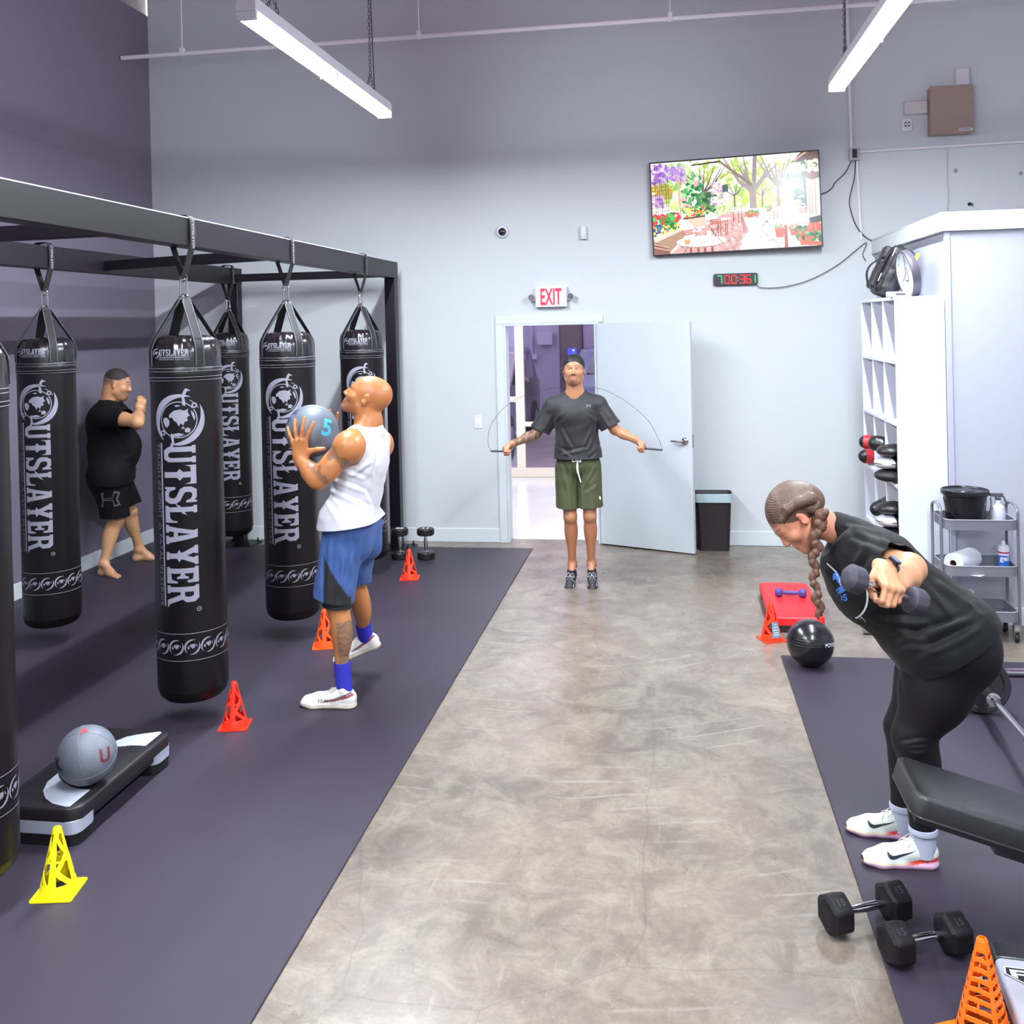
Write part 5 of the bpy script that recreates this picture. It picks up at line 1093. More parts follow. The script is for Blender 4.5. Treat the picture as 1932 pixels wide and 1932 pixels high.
    for a, sg in ((aR, -1), (aL, 1)):
        up = unit((0, -.62, .78)); f = unit((sg*.06, -.74, -.62)); X = np.cross(f, up); toe = np.array((a[0]+sg*.006, a[1]-.10, .012))
        toe[2] = .022; heel = toe-f*.245
        f2 = unit((sg*.08, -.80, -.60)); u2 = unit(np.array((0, -.60, .80))-f2*np.dot((0, -.6, .8), f2)); heel = np.array((a[0], a[1]+.045, a[2]-.085))
        q = shoe('shoe', heel, np.cross(f2, u2), f2, u2, bm_, P, cj, .275, .004, laces=mat('lace_grey', 'c0bcc4', .7)); q.matrix_parent_inverse = inv
        mb = MB(); mb.lathe([(.036, 0), (.037, .02), (.036, .035)], 20, along(a+np.array((0, 0, -.03)), a+np.array((0, 0, .02)))); k = obj('sock', mb, mat('sock_black', '141216', .8), P); k.matrix_parent_inverse = inv
    # the rope, its own thing
    hx = []
    for (wr, x, yf, z), sg in zip(hands, (-1, 1)): hx.append(wr+yf*.075-z*.030)
    R = thing('jump_rope', 'thin dark skipping rope held by the person in olive shorts, looping behind his back', 'jump rope', tuple(hx[0])); iv = T_(*(-R.location))
    hm = mat('rope_dark', '38343c', .4); ends = []
    for h_, px in zip(hx, ((926, 851), (1250, 849))):
        e = A(px[0], px[1], h_[1]-.02); mb = MB(); d = unit(h_-e); mb.tube([e, h_+d*.02], .0075, 10); g = obj('rope_handle', mb, hm, R); g.matrix_parent_inverse = iv; ends.append(e)
    pts = [ends[0], A(921, 835, Y0-.02), A(925, 805, Y0+.12), A(948, 772, Y0+.3), A(985, 748, Y0+.42), A(1040, 733, Y0+.5), A(1095, 728, Y0+.52), A(1140, 736, Y0+.46), A(1185, 760, Y0+.34), A(1222, 793, Y0+.15), A(1241, 825, Y0), ends[1]]
    mb = MB(); mb.tube(spline(pts, 8), .0017, 6); g = obj('cord', mb, hm, R); g.matrix_parent_inverse = iv
    return P
def hood(name, c, Rr, parent, m, r, subs, adds=(), h=.0035, noise=(.0008, 60), relaxn=1, kk=.01):
    G = Field(np.array(c)-.2, np.array(c)+.2, h); hX, hY, hZ = Rr; q = lambda x, y, z: np.array(c)+hX*x+hY*y+hZ*z
    G.ell(q(*r[0]), r[1], Rr, kk)
    for p, rr in adds: G.ell(q(*p), rr, Rr, kk)
    for p, rr in subs: G.ell(q(*p), rr, Rr, kk, 'sub')
    V, Q = G.nets(); V = relax(V, Q, relaxn); V = V+normals(V, Q)*(noise[0]*wnoise(V, noise[1], 2))[:, None]
    return link(name, np_mesh(name, V, Q, m), parent)
def foot(F, an, f, s=1.):
    f = unit(f); x = unit(np.cross(f, (0, 0, 1))); z = np.array((0, 0, 1.)); o = np.array((an[0], an[1], 0.)); P = lambda a, b, c: o+s*(x*a+f*b+z*c)
    F.cap(an, P(0, -.02, .032), .032*s, .031*s, .02); F.cap(P(0, -.025, .03), P(0, .08, .034), .031*s, .028*s, .02); F.cap(an, P(.004, .10, .036), .032*s, .024*s, .03); F.cap(P(.01, .08, .028), P(.018, .15, .019), .026*s, .019*s, .02); F.cap(P(-.008, .08, .022), P(-.02, .14, .016), .022*s, .015*s, .02)
    for i, (a, b, r, L) in enumerate(((.026, .15, .0145, .042), (.008, .16, .0105, .032), (-.006, .157, .0095, .028), (-.019, .15, .009, .024), (-.030, .14, .0085, .02))):
        F.cap(P(a, b, .016), P(a*1.05, b+L, .012), r*s, r*.85*s, .004)
# ---------------------------------------------------------------- the man holding a medicine ball
def ball_man():
    Y0 = 5.12
    P = thing('person', 'bald person in white tank top and blue shorts lifting a grey medicine ball', 'person', (float(at(650, 1000, Y0).x), Y0, 0)); inv = T_(*(-P.location))
    hc = A(691, 751, Y0+.02)
    hY = unit(np.array((-.86, -.16, .50))); hX = unit(np.cross((0, 0, 1), hY)); hZ = np.cross(hY, hX)
    if hZ[2] < 0: hZ = -hZ
    if hX[1] > 0: hX = -hX
    nb = A(697, 805, Y0+.03); shL = A(657, 842, Y0-.16); shR = A(716, 838, Y0+.24)
    elL = A(598, 906, Y0-.20); wrL = A(566, 866, Y0-.15); elR = A(690, 900, Y0+.40); wrR = A(645, 832, Y0+.22)
    pel = A(660, 992, Y0+.03); hL = A(650, 1005, Y0-.07); hR = A(672, 1003, Y0+.13)
    kL = A(637, 1143, Y0-.13); aL = A(648, 1283, Y0-.12); kR = A(672, 1112, Y0+.24); aR = A(690, 1203, Y0+.36)
    lo = np.array([-2.45, Y0-.42, .02]); hi = np.array([-1.35, Y0+.72, 1.92])
    F = Field(lo, hi, .0038); side = unit(shL-shR)
    F.cap(hL+(0, 0, .03), hR+(0, 0, .03), .115, .115, .05); F.ell(lerp(pel, nb, .35), (.115, .145, .15), None, .06); F.ell(lerp(pel, nb, .68), (.125, .165, .16), None, .06)
    F.cap(lerp(nb, shL, .75)-(0, 0, .02), lerp(nb, shR, .75)-(0, 0, .02), .068, .068, .05)
    F.cap(nb-(0, 0, .05), hc-hZ*.05-hY*.02, .062, .060, .03); F.cap(nb, lerp(nb, hc, .6)-hY*.01, .066, .062, .03)
    for sh in (shL, shR): F.cap(nb+(0, 0, .03), sh, .045, .055, .05); F.ell(sh-(0, 0, .01), (.068, .068, .078), None, .05)
    head(F, hc, hX, hY, hZ, 1.05, jaw=1.05)
    F.ell(hc-hY*.05*1+hZ*.045, (.078, .075, .078), [hX, hY, hZ], .03)
    arm(F, shL, elL, wrL, 1.12); arm(F, shR, elR, wrR, 1.08)
    F.ell(lerp(shL, elL, .62)-(0, .01, .02), (.056, .056, .085), _fr(shL, elL), .03); F.ell(lerp(elL, wrL, .25)+(.01, 0, 0), (.050, .048, .08), _fr(elL, wrL), .03)
    bk = unit((1, -.25, 0)); leg(F, hL, kL, aL, 1.08, bk); leg(F, hR, kR, aR, 1.04, (1, -.2, .3))
    bc = A(589, 813, Y0+.06); br = .146
    # left hand spread on the near side of the ball
    n1 = unit(wrL+np.array((0, 0, .06))-bc); yf = unit(np.array((.02, .05, 1.))); z = unit(np.array((-.05, -1, -.12))); yf = unit(yf-z*(yf@z)); x = np.cross(yf, z)
    if x[0] < 0: x = -x
    hw = wrL; wr2 = hw
    F.cap(lerp(elL, wrL, .7), wr2, .032, .027, .02)
    cr = ((.05, .18, .12), (.10, .20, .14), (.12, .22, .15), (.12, .26, .2))
    hand(F, wr2, x, yf, z, 1.22, cr, (.45, .12, -.16, -.48), ((.050, .036, -.004), (.082, .044, -.004), (.112, .046, -.010)), side=1)
    z2 = -z; hw2 = bc+np.array((.045, br+.012, -.085)); F.cap(lerp(elR, wrR, .7), hw2, .032, .027, .02)
    hand(F, hw2, x, yf, z2, 1.08, cr, (.35, .10, -.14, -.4), ((.055, .032, -.004), (.090, .036, -.004), (.122, .040, -.010)))
    def col(V, N):
        C = skin(V, 'b87848'); mixc(C, .30*sst(V[:, 2], .9, 1.5), 'b5683c')
        x, y, z = head_local(V, hc, hX, hY, hZ, 1.05); face_paint(C, V, hc, hX, hY, hZ, 1.05, '96584c', '3a2820', beard=('9a8e88', .55), iris='2a1a12', stub=.42, bw=.6)
        mixc(C, .20*sst(z, .03, .06)*(np.linalg.norm(V-hc, axis=1) < .2), 'a0583c')
        # shoulder and upper-arm tattoo, calf tattoo
        d = elL-shL; t = ((V-shL)@d)/(d@d); q = np.linalg.norm(V-shL-np.clip(t, 0, 1)[:, None]*d, axis=1); nz = wnoise(V, 9, 21); near = sst(-(V[:, 1]-shL[1]), -.045, .0)
        m = sst(t, .12, .22)*sst(-t, -.98, -.85)*(q < .10)*near*sst(nz+.55*np.cos((t-.33)*13), .05, .30); mixc(C, .62*m, '5c5048')
        d = aL-kL; t = ((V-kL)@d)/(d@d); q = np.linalg.norm(V-kL-np.clip(t, 0, 1)[:, None]*d, axis=1)
        m = (t > .18)*(t < .80)*(q < .09)*sst(V[:, 0]-(kL+(aL-kL)*.5)[0]-.0, -.008, .008)*(V[:, 1] < kL[1]+.02); mixc(C, m*(.45+.4*sst(wnoise(V, 30, 5), -.3, .4)), '625a54')
        return C
    b = build_body('body', F, SK, P, col); b.matrix_parent_inverse = inv; del F
    mb = MB(); mb.sphere(hc+1.05*(hX*.088+hY*.004-hZ*.033), .0045, 10, 6); e = obj('earring', mb, mat('silver', 'e0e0e4', .2, 1.), P); e.matrix_parent_inverse = inv
    # tank top
    G = Field(lo+[0, 0, .85], hi-[0, 0, .2], .0055)
    G.cap(hL+(0, 0, .06), hR+(0, 0, .06), .140, .140, .05); G.cap(hL+(0.01, 0, -.05), hR+(0.01, 0, -.05), .150, .150, .05); G.ell(hR+(.03, 0, 0), (.14, .13, .12), None, .04); G.cap(hL+(.035, 0, .0), hR+(.035, 0, .0), .155, .155, .04); G.ell(lerp(pel, nb, .38), (.138, .165, .17), None, .06); G.ell(lerp(pel, nb, .68), (.140, .182, .17), None, .06)
    G.cap(lerp(nb, shL, .62)-(0, 0, .02), lerp(nb, shR, .62)-(0, 0, .02), .080, .080, .05); G.cap(nb-(0, 0, .02), lerp(nb, shL, .5)+(0, 0, .0), .07, .062, .03); G.cap(nb-(0, 0, .02), lerp(nb, shR, .5)+(0, 0, .0), .07, .062, .03)
    G.cap(nb+(-.025, 0, .0), nb+(-.01, 0, .16), .068, .14, .012, 'sub')
    for sh, el, s_ in ((shL, elL, -1), (shR, elR, 1)):
        o = np.array((.0, s_*1., 0)); G.ell(sh+o*.050+np.array((-.015, 0, -.035)), (.080, .100, .120), [unit((.94, 0, .34)), unit((0, 1, 0)), unit((-.34, 0, .94))], .02, 'sub')
    cuts = [(A(655, 986, Y0), unit((.10, 0, -1)), pel-(0, 0, .16), .42)]
    ft = [(640, 885, 690, 905), (628, 905, 690, 930), (622, 925, 700, 962), (630, 945, 700, 990), (700, 870, 660, 900), (640, 875, 675, 882), (690, 930, 708, 975), (618, 950, 640, 985), (705, 850, 700, 900)]
    s = build_cloth('tank_top', G, mat('tank_white', 'ccc8d0', .75, bump=.2, bscale=400, sheen=.2), P, cuts, fold=lambda V: .003*wnoise(V, 6, 11)+creases(V, Y0-.15, ft, .012, .008, pel)); s.matrix_parent_inverse = inv
    # shorts with a black inner layer
    lo2 = np.array([pel[0]-.40, Y0-.45, .45]); hi2 = np.array([pel[0]+.36, Y0+.5, 1.25])
    G = Field(lo2, hi2, .0055); G.cap(hL+(.02, 0, .05), hR+(.02, 0, .05), .128, .128, .05); G.ell(hL+(.045, .03, -.06), (.10, .10, .11), None, .05); G.ell(hR+(.045, 0, -.06), (.10, .10, .11), None, .05)
    for h_, k, sg in ((hL, kL, -1), (hR, kR, 1)):
        G.cap(h_, lerp(h_, k, 1.0)+(-.03, 0, 0), .112, .108, .03)
        for j in range(8): a = j*.8; o = np.array((math.cos(a), math.sin(a), 0)); G.cap(h_+o*.098, lerp(h_, k, .9)+(-.03, 0, 0)+o*.098, .009, .013, .02)
    fs = [(625, 1000, 618, 1110), (640, 1000, 648, 1110), (660, 1000, 662, 1100), (680, 1010, 664, 1090), (690, 1000, 672, 1060), (610, 1010, 604, 1110), (650, 1040, 640, 1120), (668, 1030, 650, 1105)]
    cuts = [(A(622, 1127, Y0-.13), unit((-.25, 0, -1)), kL+(-.02, 0, .02), .20), (lerp(hR, kR, .86), unit((.0, 0, -1)), kR, .21), (pel+(0, 0, .10), (0, 0, 1), pel+(0, 0, .13), .26)]
    def panel(V):
        C = np.tile(np.array(lin('36538c')), (len(V), 1)); q = V-[0, 0, CH]; w = q@np.array(CF); px = CX+FPX*(q@np.array(CR))/w; py = CY-FPX*(q@np.array(CU))/w
        cur = 1045+np.clip((px-611)/46, 0, 1)**.75*80; mixc(C, sst(px, 609.5, 612.5)*sst(-px, -664, -660)*sst(py-cur, -2.5, 2.5)*(V[:, 1] < hL[1]+.03), '121014'); return C
    so = build_cloth('shorts', G, mat('shorts_blue', '36538c', .8, attr=True, bump=.3, bscale=300, sheen=.05), P, cuts, fold=lambda V: .004*wnoise(V*[1, 1, .4], 8, 9)+creases(V, Y0-.1, fs, .013, .0055, None), colour=panel); so.matrix_parent_inverse = inv
    G = Field(lo2, hi2-[0, 0, .25], .0055); G.cap(lerp(hL, kL, .35), lerp(hL, kL, 1.15)+(0, 0, 0), .090, .076, .03)
    cuts = [(lerp(hL, kL, 1.0)+(0, 0, .0), unit((-.08, 0, -1)), lerp(hL, kL, 1.1), .14)]
    s = build_cloth('under_shorts', G, mat('under_black', '141216', .7), P, cuts, fold=lambda V: .002*wnoise(V, 8, 3)); s.matrix_parent_inverse = inv
    bs = mat('sock_blue', '2c2fb0', .85, bump=.4, bscale=500)
    for a_, k_ in ((aL, kL), (aR, kR)):
        s = sock('sock', a_-unit(k_-a_)*(.05 if a_ is aL else .02), a_+unit(k_-a_)*.10, .0445, .0445, bs, P); s.matrix_parent_inverse = inv
    def cs(x, y, z):
        C = np.tile(np.array(lin('e6e0dc')), (len(x), 1)); mixc(C, (z < .028)*1., 'd8ccba'); mixc(C, (np.abs(z-.029) < .003)*.5, '8c8478')
        t = np.clip((.165-y)/.165, 0, 1); c = .046+.040*t**1.6; side = np.abs(x) > .015
        mixc(C, side*(y < .165)*(np.abs(z-c) < .0022+.006*t)*.95, '8a1c30'); mixc(C, side*(y < .165)*(np.abs(z-c-.012*t-.003) < .0018+.004*t)*.9, '3a3a44'); return C
    pm = mat('shoe_paint', '808080')
    lc = mat('lace_cream', 'd8cfc0', .7)
    f1 = unit((-1, -.02, 0)); o1 = np.array((at_floor(684, 1325).x, Y0-.13, 0.)); o1[0] = aL[0]+.075
    q = shoe('shoe', o1, (0, -1, 0), f1, (0, 0, 1), pm, P, cs, .315, .0032, laces=lc); q.matrix_parent_inverse = inv
    decal('shoe_mark', flat_mesh(text='FILA', size=.028), frame(o1+np.array((-.175, -.08, .050)), (1, 0, .05), (0, 0, 1), (0, -1, 0)), mat('mark_dark', '2a2a34'), P, surf_tree(q, inv), (0, 1, 0), inv, .001)
    f2 = unit((-.93, -.12, -.36)); u2 = unit(np.array((-.36, 0, .93))); X2 = np.cross(f2, u2); o2 = aR-u2*.085-f2*.07
    q = shoe('shoe', o2, X2, f2, np.cross(X2, f2)*1., pm, P, cs, .305, .0035, laces=lc); q.matrix_parent_inverse = inv
    # the ball he holds is a thing of its own
    med_ball(tuple(bc), br, 'grey medicine ball with blue lettering held up by the bald person', ('5', (.80, -.56, .16), '4ab4e8', .13), [((-.55, -.35, .75), 'YBL', '2c4a68', .055), ((-.7, -.5, .45), 'MA', '2c4a68', .05)])
def med_ball(c, r, label, big, words, seam='6c727c', base='626874', rot=-.35, rot2=.3):
    B = thing('medicine_ball', label, 'medicine ball', c, 0, 'grey medicine balls')
    m = mat('ball_'+base, base, .5, bump=.12, bscale=120); mb = MB(); mb.sphere((0, 0, 0), r, 64, 40); o = obj('shell', mb, m, B, smooth=60)
    sm = mat('ball_seam', seam, .6); mb = MB()
    for k in range(3):
        ax = [unit((1, .4, .2)), unit((-.3, 1, .4)), unit((.2, -.5, 1))][k]; u = unit(np.cross(ax, (.3, .2, .9))); v = np.cross(ax, u)
        mb.tube([tuple((u*math.cos(t)+v*math.sin(t))*(r-.0004)) for t in np.linspace(0, 2*PI, 72, endpoint=False)], .0018, 6, closed=True)
    obj('seam', mb, sm, B)
    for n, txt, c_, sz in [(big[1], big[0], big[2], big[3])]+[(w[0], w[1], w[2], w[3]) for w in words]:
        ball_text(B, r, unit(n), txt, sz, mat('ink_'+c_, c_, .5), rot=rot if txt == big[0] else rot2)
    return B
def ball_text(B, r, n, txt, sz, m, up=(0, 0, 1), rot=0., name='lettering'):
    me = flat_mesh(text=txt, size=sz, bold=sz*.03); bm = bmesh.new(); bm.from_mesh(me)
    bmesh.ops.triangulate(bm, faces=bm.faces); bmesh.ops.subdivide_edges(bm, edges=[e for e in bm.edges if e.calc_length() > .012], cuts=2, use_grid_fill=False); bmesh.ops.triangulate(bm, faces=bm.faces)
    x = unit(np.cross(up, n)); y = np.cross(n, x); c, s = math.cos(rot), math.sin(rot)
    for v in bm.verts:
        a, b = v.co.x*c-v.co.y*s, v.co.x*s+v.co.y*c; a, b = a/r, b/r; d = math.hypot(a, b)+1e-9
        p = n*math.cos(d)+(x*a+y*b)/d*math.sin(d); v.co = Vector(p*(r+.0012))
    bm.to_mesh(me); bm.free(); me.materials.clear(); me.materials.append(m); return link(name, me, B)
# ---------------------------------------------------------------- the barefoot man at the far left
def boxer():
    Y0 = 7.75
    P = thing('person', 'barefoot person in black t-shirt and shorts with raised fists by the dark wall', 'person', (float(at(215, 1000, Y0).x), Y0, 0)); inv = T_(*(-P.location))
    Yt = Y0-.17; hc = A(221, 725, Yt+.02); hY = unit((.90, .30, -.20)); hX = unit(np.cross((0, 0, 1), hY)); hZ = np.cross(hY, hX)
    if hZ[2] < 0: hZ = -hZ
    if hX[1] < 0: hX = -hX
    nb = A(207, 757, Yt+.02); shR = A(202, 785, Yt-.20); shL = A(214, 785, Yt+.20)
    elR = A(259, 796, Yt-.28); wrR = A(262, 774, Yt-.05); elL = A(258, 800, Yt+.25); wrL = A(268, 772, Yt+.07)
    pel = A(205, 893, Yt+.04); hR = A(206, 905, Yt-.08); hL = A(217, 905, Yt+.14)
    kR = A(219, 982, Y0-.16); aR = A(196, 1062, Y0-.24); kL = A(245, 963, Y0+.17); aL = A(262, 1034, Y0+.27)
    lo = np.array([-5.06, Y0-.68, 0.005]); hi = np.array([-4.12, Y0+.52, 1.84])
    F = Field(lo, hi, .0048)
    F.cap(hR+(0, 0, .04), hL+(0, 0, .04), .135, .135, .05); F.ell(lerp(pel, nb, .35)+(.05, 0, 0), (.20, .185, .20), None, .06); F.ell(lerp(pel, nb, .70), (.155, .19, .19), None, .06)
    F.cap(lerp(nb, shR, .8), lerp(nb, shL, .8), .08, .08, .05); F.cap(nb-(0, 0, .05), hc-hZ*.04-hY*.02, .075, .070, .03); F.cap(nb, hc-hZ*.03-hY*.05, .07, .06, .04)
    for sh in (shR, shL): F.ell(sh, (.075,)*3, None, .04)
    head(F, hc, hX, hY, hZ, 1.06, jaw=1.14); F.ell(hc+hY*.04-hZ*.105, (.05, .04, .03), [hX, hY, hZ], .03)
    arm(F, shR, elR, wrR, 1.22); arm(F, shL, elL, wrL, 1.22)
    leg(F, hR, kR, aR, 1.18, (-1, .0, .1)); leg(F, hL, kL, aL, 1.14, (-1, .0, .2))
    foot(F, aR, (.94, -.34, 0), 1.02); foot(F, aL, (.86, .25, 0), 1.02)
    for wr, el, sg in ((wrR, elR, -1), (wrL, elL, 1)):
        yf = unit(np.array((.30, sg*-.12, 1.))); z = unit(np.array((.5, sg*.8, -.1))-yf*np.dot((.5, sg*.8, -.1), yf)); x = unit(np.cross(yf, z))
        if x[0] > 0: x = -x
        hand(F, wr, x, yf, z, 1.0, ((1., 1.4, .9),)*4, (.02, 0, -.02, -.05), ((.034, .045, -.012), (.030, .072, -.028), (.012, .09, -.038)))
    def col(V, N):
        C = skin(V, 'c8946c'); x, y, z = head_local(V, hc, hX, hY, hZ, 1.06); near = np.linalg.norm(V-hc, axis=1) < .17
        mixc(C, .35*near, 'c07a62'); face_paint(C, V, hc, hX, hY, hZ, 1.06, '9a5c50', '3a2a26', beard=('5a4e4a', .95), stub=.35)
        hl = sst(z-.03+y*.0, .0, .05)*sst(-(y-.062-.25*(z-.05)), -.012, .006); hl = np.maximum(hl, .7*sst(z, -.06, .03)*sst(-y, -.005, .03)); hl = np.maximum(hl, .75*sst(z, .03, .05)*sst(-y, -.055, -.04)); mixc(C, .9*np.clip(hl, 0, 1)*near*~((np.abs(x) > .079) & (y > -.035) & (z < .035)), '3a2e2c')
        mixc(C, .25*(V[:, 2] < .7), 'b4845c'); mixc(C, .3*(V[:, 2] < .10), 'c8907c'); return C
    b = build_body('body', F, SK, P, col); b.matrix_parent_inverse = inv; del F
    o = hood('hair', hc, [hX, hY, hZ], P, mat('short_hair', '2c2422', .7, bump=.5, bscale=260), ((0, -.012, .043), (.0818, .103, .0915)), [((0, -.02, -.045), (.13, .15, .105)), ((0, .15, .02), (.10, .075, .075))], kk=.008); o.matrix_parent_inverse = inv
    G = Field(lo+[0, 0, .7], hi-[0, 0, .2], .006)
    G.cap(hR+(0, 0, .08), hL+(0, 0, .08), .165, .165, .05); G.cap(hR+(-.01, 0, .0), hL+(-.01, 0, .0), .165, .165, .05); G.ell(lerp(pel, nb, .35)+(.05, 0, 0), (.222, .205, .22), None, .06); G.ell(lerp(pel, nb, .70), (.178, .212, .20), None, .06)
    G.cap(lerp(nb, shR, .8), lerp(nb, shL, .8), .098, .098, .05); G.cap(nb-(0, 0, .03), nb+(.01, 0, .012), .085, .080, .03)
    for sh, el in ((shR, elR), (shL, elL)): G.cap(sh, lerp(sh, el, .9), .095, .088, .04); G.ell(sh, (.095,)*3, None, .04)
    G.cap(nb+(.015, 0, .005), nb+(.02, 0, .15), .074, .17, .012, 'sub')
    cuts = [(A(205, 908, Yt), unit((-.10, 0, -1)), pel-(0, 0, .17), .42)]
    for sh, el in ((shR, elR), (shL, elL)): d = unit(el-sh); cuts.append((lerp(sh, el, .62), d, lerp(sh, el, 1.05), .16))
    ft = [(180, 800, 200, 880), (205, 870, 250, 860), (190, 890, 245, 880), (215, 800, 245, 850), (170, 840, 190, 900), (222, 786, 238, 776)]
    s = build_cloth('t_shirt', G, mat('tee_black', '0d0b0d', .8, bump=.2, bscale=400, spec=.2), P, cuts, fold=lambda V: .003*wnoise(V, 5, 4)+creases(V, Y0-.15, ft, .018, .006, pel)); s.matrix_parent_inverse = inv
    G = Field(np.array([pel[0]-.34, Y0-.5, .45]), np.array([pel[0]+.5, Y0+.55, 1.15]), .006)
    G.cap(hR+(-.02, 0, .05), hL+(-.02, 0, .05), .155, .155, .05)
    for h_, k in ((hR, kR), (hL, kL)): G.cap(h_, lerp(h_, k, 1.1), .135, .112, .03); G.ell(h_+(-.05, 0, .0), (.12, .12, .13), None, .05)
    cuts = [(lerp(hR, kR, .90), unit((.0, 0, -1)), lerp(hR, kR, 1.05), .19), (lerp(hL, kL, .84), unit((.25, 0, -1)), lerp(hL, kL, 1.0), .17), (pel+(0, 0, .09), (0, 0, 1), pel+(0, 0, .13), .30)]
    so = build_cloth('shorts', G, mat('shorts_black', '0f0c10', .8, bump=.2, bscale=400, spec=.2), P, cuts, fold=lambda V: .003*wnoise(V*[1, 1, .5], 7, 9)+creases(V, Y0-.2, [(215, 930, 212, 970), (235, 900, 240, 950), (195, 900, 190, 950)], .016, .006)); so.matrix_parent_inverse = inv
    tr = surf_tree(so, inv); lg = [[(-.5, .42), (-.38, .5), (-.38, .08), (.1, .1), (.16, .5), (.5, .42), (.36, 0), (.5, -.42), (.16, -.5), (.1, -.1), (-.38, -.08), (-.38, -.5), (-.5, -.42), (-.44, 0)], [(-.36, .03), (.12, .05), (.2, .38), (.38, .34), (.26, 0), (.38, -.34), (.2, -.38), (.12, -.05), (-.36, -.03)]]
    v = Vector(ray(208, 942)).normalized(); rr = v.cross(Vector((0, 0, 1))).normalized()
    decal('shorts_logo', flat_mesh(lg), frame(A(209, 942, Yt-.25), rr, (0, 0, 1), -v) @ Matrix.Diagonal((.15, .13, 1, 1)), mat('logo_dark_grey', '5a5660', .5), P, tr, v, inv)
    return P
# ---------------------------------------------------------------- the woman raising a dumbbell
def woman():
    Y0 = 3.85
    P = thing('person', 'person with a long braid bending forward in black t-shirt and leggings, raising a dumbbell', 'person', (.88, Y0, 0)); inv = T_(*(-P.location))
    s_ = 1.0
    hc = A(1503, 975, Y0-.02); hY = unit((-.58, -.12, -.80)); hZ = unit(np.array((-.82, 0, .56))); hZ = unit(hZ-hY*(hZ@hY)); hX = np.cross(hZ, hY); hX = hX if hX[1] < 0 else -hX
    nb = A(1588, 1003, Y0); shL = A(1645, 1052, Y0-.17); shR = A(1640, 1052, Y0+.19)
    elL = A(1716, 1074, Y0-.40); wrL = A(1699, 1104, Y0-.62); elR = A(1700, 1075, Y0+.34); wrR = A(1665, 1100, Y0+.30)
    pel = A(1795, 1205, Y0+.02); hL = A(1792, 1232, Y0-.10); hR = A(1782, 1225, Y0+.12)
    kL = A(1722, 1392, Y0-.11); aL = A(1742, 1566, Y0-.09); kR = A(1706, 1372, Y0+.12); aR = A(1704, 1522, Y0+.11)
    lo = np.array([hc[0]-.20, Y0-.80, .02]); hi = np.array([pel[0]+.30, Y0+.50, 1.45])
    F = Field(lo, hi, .0040)
    F.cap(hL+(.0, 0, .03), hR+(.0, 0, .03), .115, .115, .05); F.ell(lerp(pel, nb, .30), (.13, .15, .12), None, .06); F.ell(lerp(pel, nb, .72)-(0, 0, .03), (.16, .16, .12), None, .06)
    F.cap(lerp(nb, shL, .7), lerp(nb, shR, .7), .07, .07, .05); F.cap(nb+(.02, 0, -.01), hc-hZ*.045-hY*.025, .060, .052, .02)
    head(F, hc, hX, hY, hZ, 1.01, jaw=.95, nose=.99)
    F.cap(shL, elL, .058, .050, .04); F.ell(elL, (.043,)*3, None, .03); F.cap(elL, lerp(elL, wrL, .4), .043, .043, .03); F.cap(lerp(elL, wrL, .35), wrL, .045, .029, .03)
    arm(F, shR, elR, wrR, 1.0)
    # hand closed round the dumbbell grip
    dbA = A(1613, 1093, Y0-.735); dbB = A(1727, 1134, Y0-.655); g = unit(dbB-dbA)
    yf0 = unit(wrL-elL); z = unit(np.array((.05, -.42, .90))); z = unit(z-g*(z@g)); x = -g; yf = unit(np.cross(z, x)); 
    if yf@np.array((-.3, -.9, -.3)) < 0: yf = -yf
    gc = lerp(dbA, dbB, .50); hw = gc-yf*.062*1.0+z*.030
    F.cap(lerp(elL, wrL, .5), hw, .040, .028, .03)
    hand(F, hw, x, yf, z, 1.08, ((.95, 1.45, 1.1), (1.0, 1.5, 1.1), (1.0, 1.5, 1.1), (1.0, 1.5, 1.1)), (.03, .01, -.01, -.03), ((.036, .030, -.022), (.040, .050, -.042), (.030, .068, -.056)), k=.004)
    hand(F, wrR, unit((-1, 0, 0)), unit((0, 0, -1)), unit((0, 1, 0)), .95, ((.8, 1.3, .9),)*4)
    leg(F, hL, kL, aL, 1.18, (1, 0, .05)); leg(F, hR, kR, aR, 1.18, (1, 0, .05))
    def col(V, N):
        C = skin(V, 'be8564'); x, y, z = head_local(V, hc, hX, hY, hZ, 1.01); near = np.linalg.norm(V-hc, axis=1) < .17
        mixc(C, .45*near, 'c47a6a'); face_paint(C, V, hc, hX, hY, hZ, 1.01, 'a04c4c', '4a3028', closed=True, bw=.7)
        mixc(C, .55*np.exp(-((np.abs(x)-.078)/.012)**2-((z)/.03)**2-((y)/.02)**2)*near, 'd85c50')
        mixc(C, .8*near*sst(z, .045, .055)*(y < .085), '6e5446'); return C
    b = build_body('body', F, SK, P, col); b.matrix_parent_inverse = inv; del F
    # hair pulled back over the skull, with strand grooves, and the braid
    hm = mat('brown_hair', '7a5c4a', .5, attr=True, bump=.5, bscale=180)
    G = Field(hc-.20, hc+.20, .003); R = [hX, hY, hZ]; q = lambda a, b, c: hc+hX*a+hY*b+hZ*c
    G.ell(q(0, -.018, .038), (.0845, .106, .093), R, .01); G.ell(q(0, -.085, -.0), (.06, .05, .06), R, .03); G.ell(q(0, .128, -.030), (.080, .070, .085), R, .012, 'sub')
    for sg in (-1, 1): G.ell(q(sg*.10, .030, -.065), (.05, .062, .078), R, .012, 'sub')
    G.ell(q(0, .0, -.11), (.13, .15, .06), R, .01, 'sub')
    G.chain([q(.080, .045, .055), q(.090, .0, .062), q(.090, -.045, .045), q(.080, -.085, .012)], [.012, .017, .020, .024], .012)
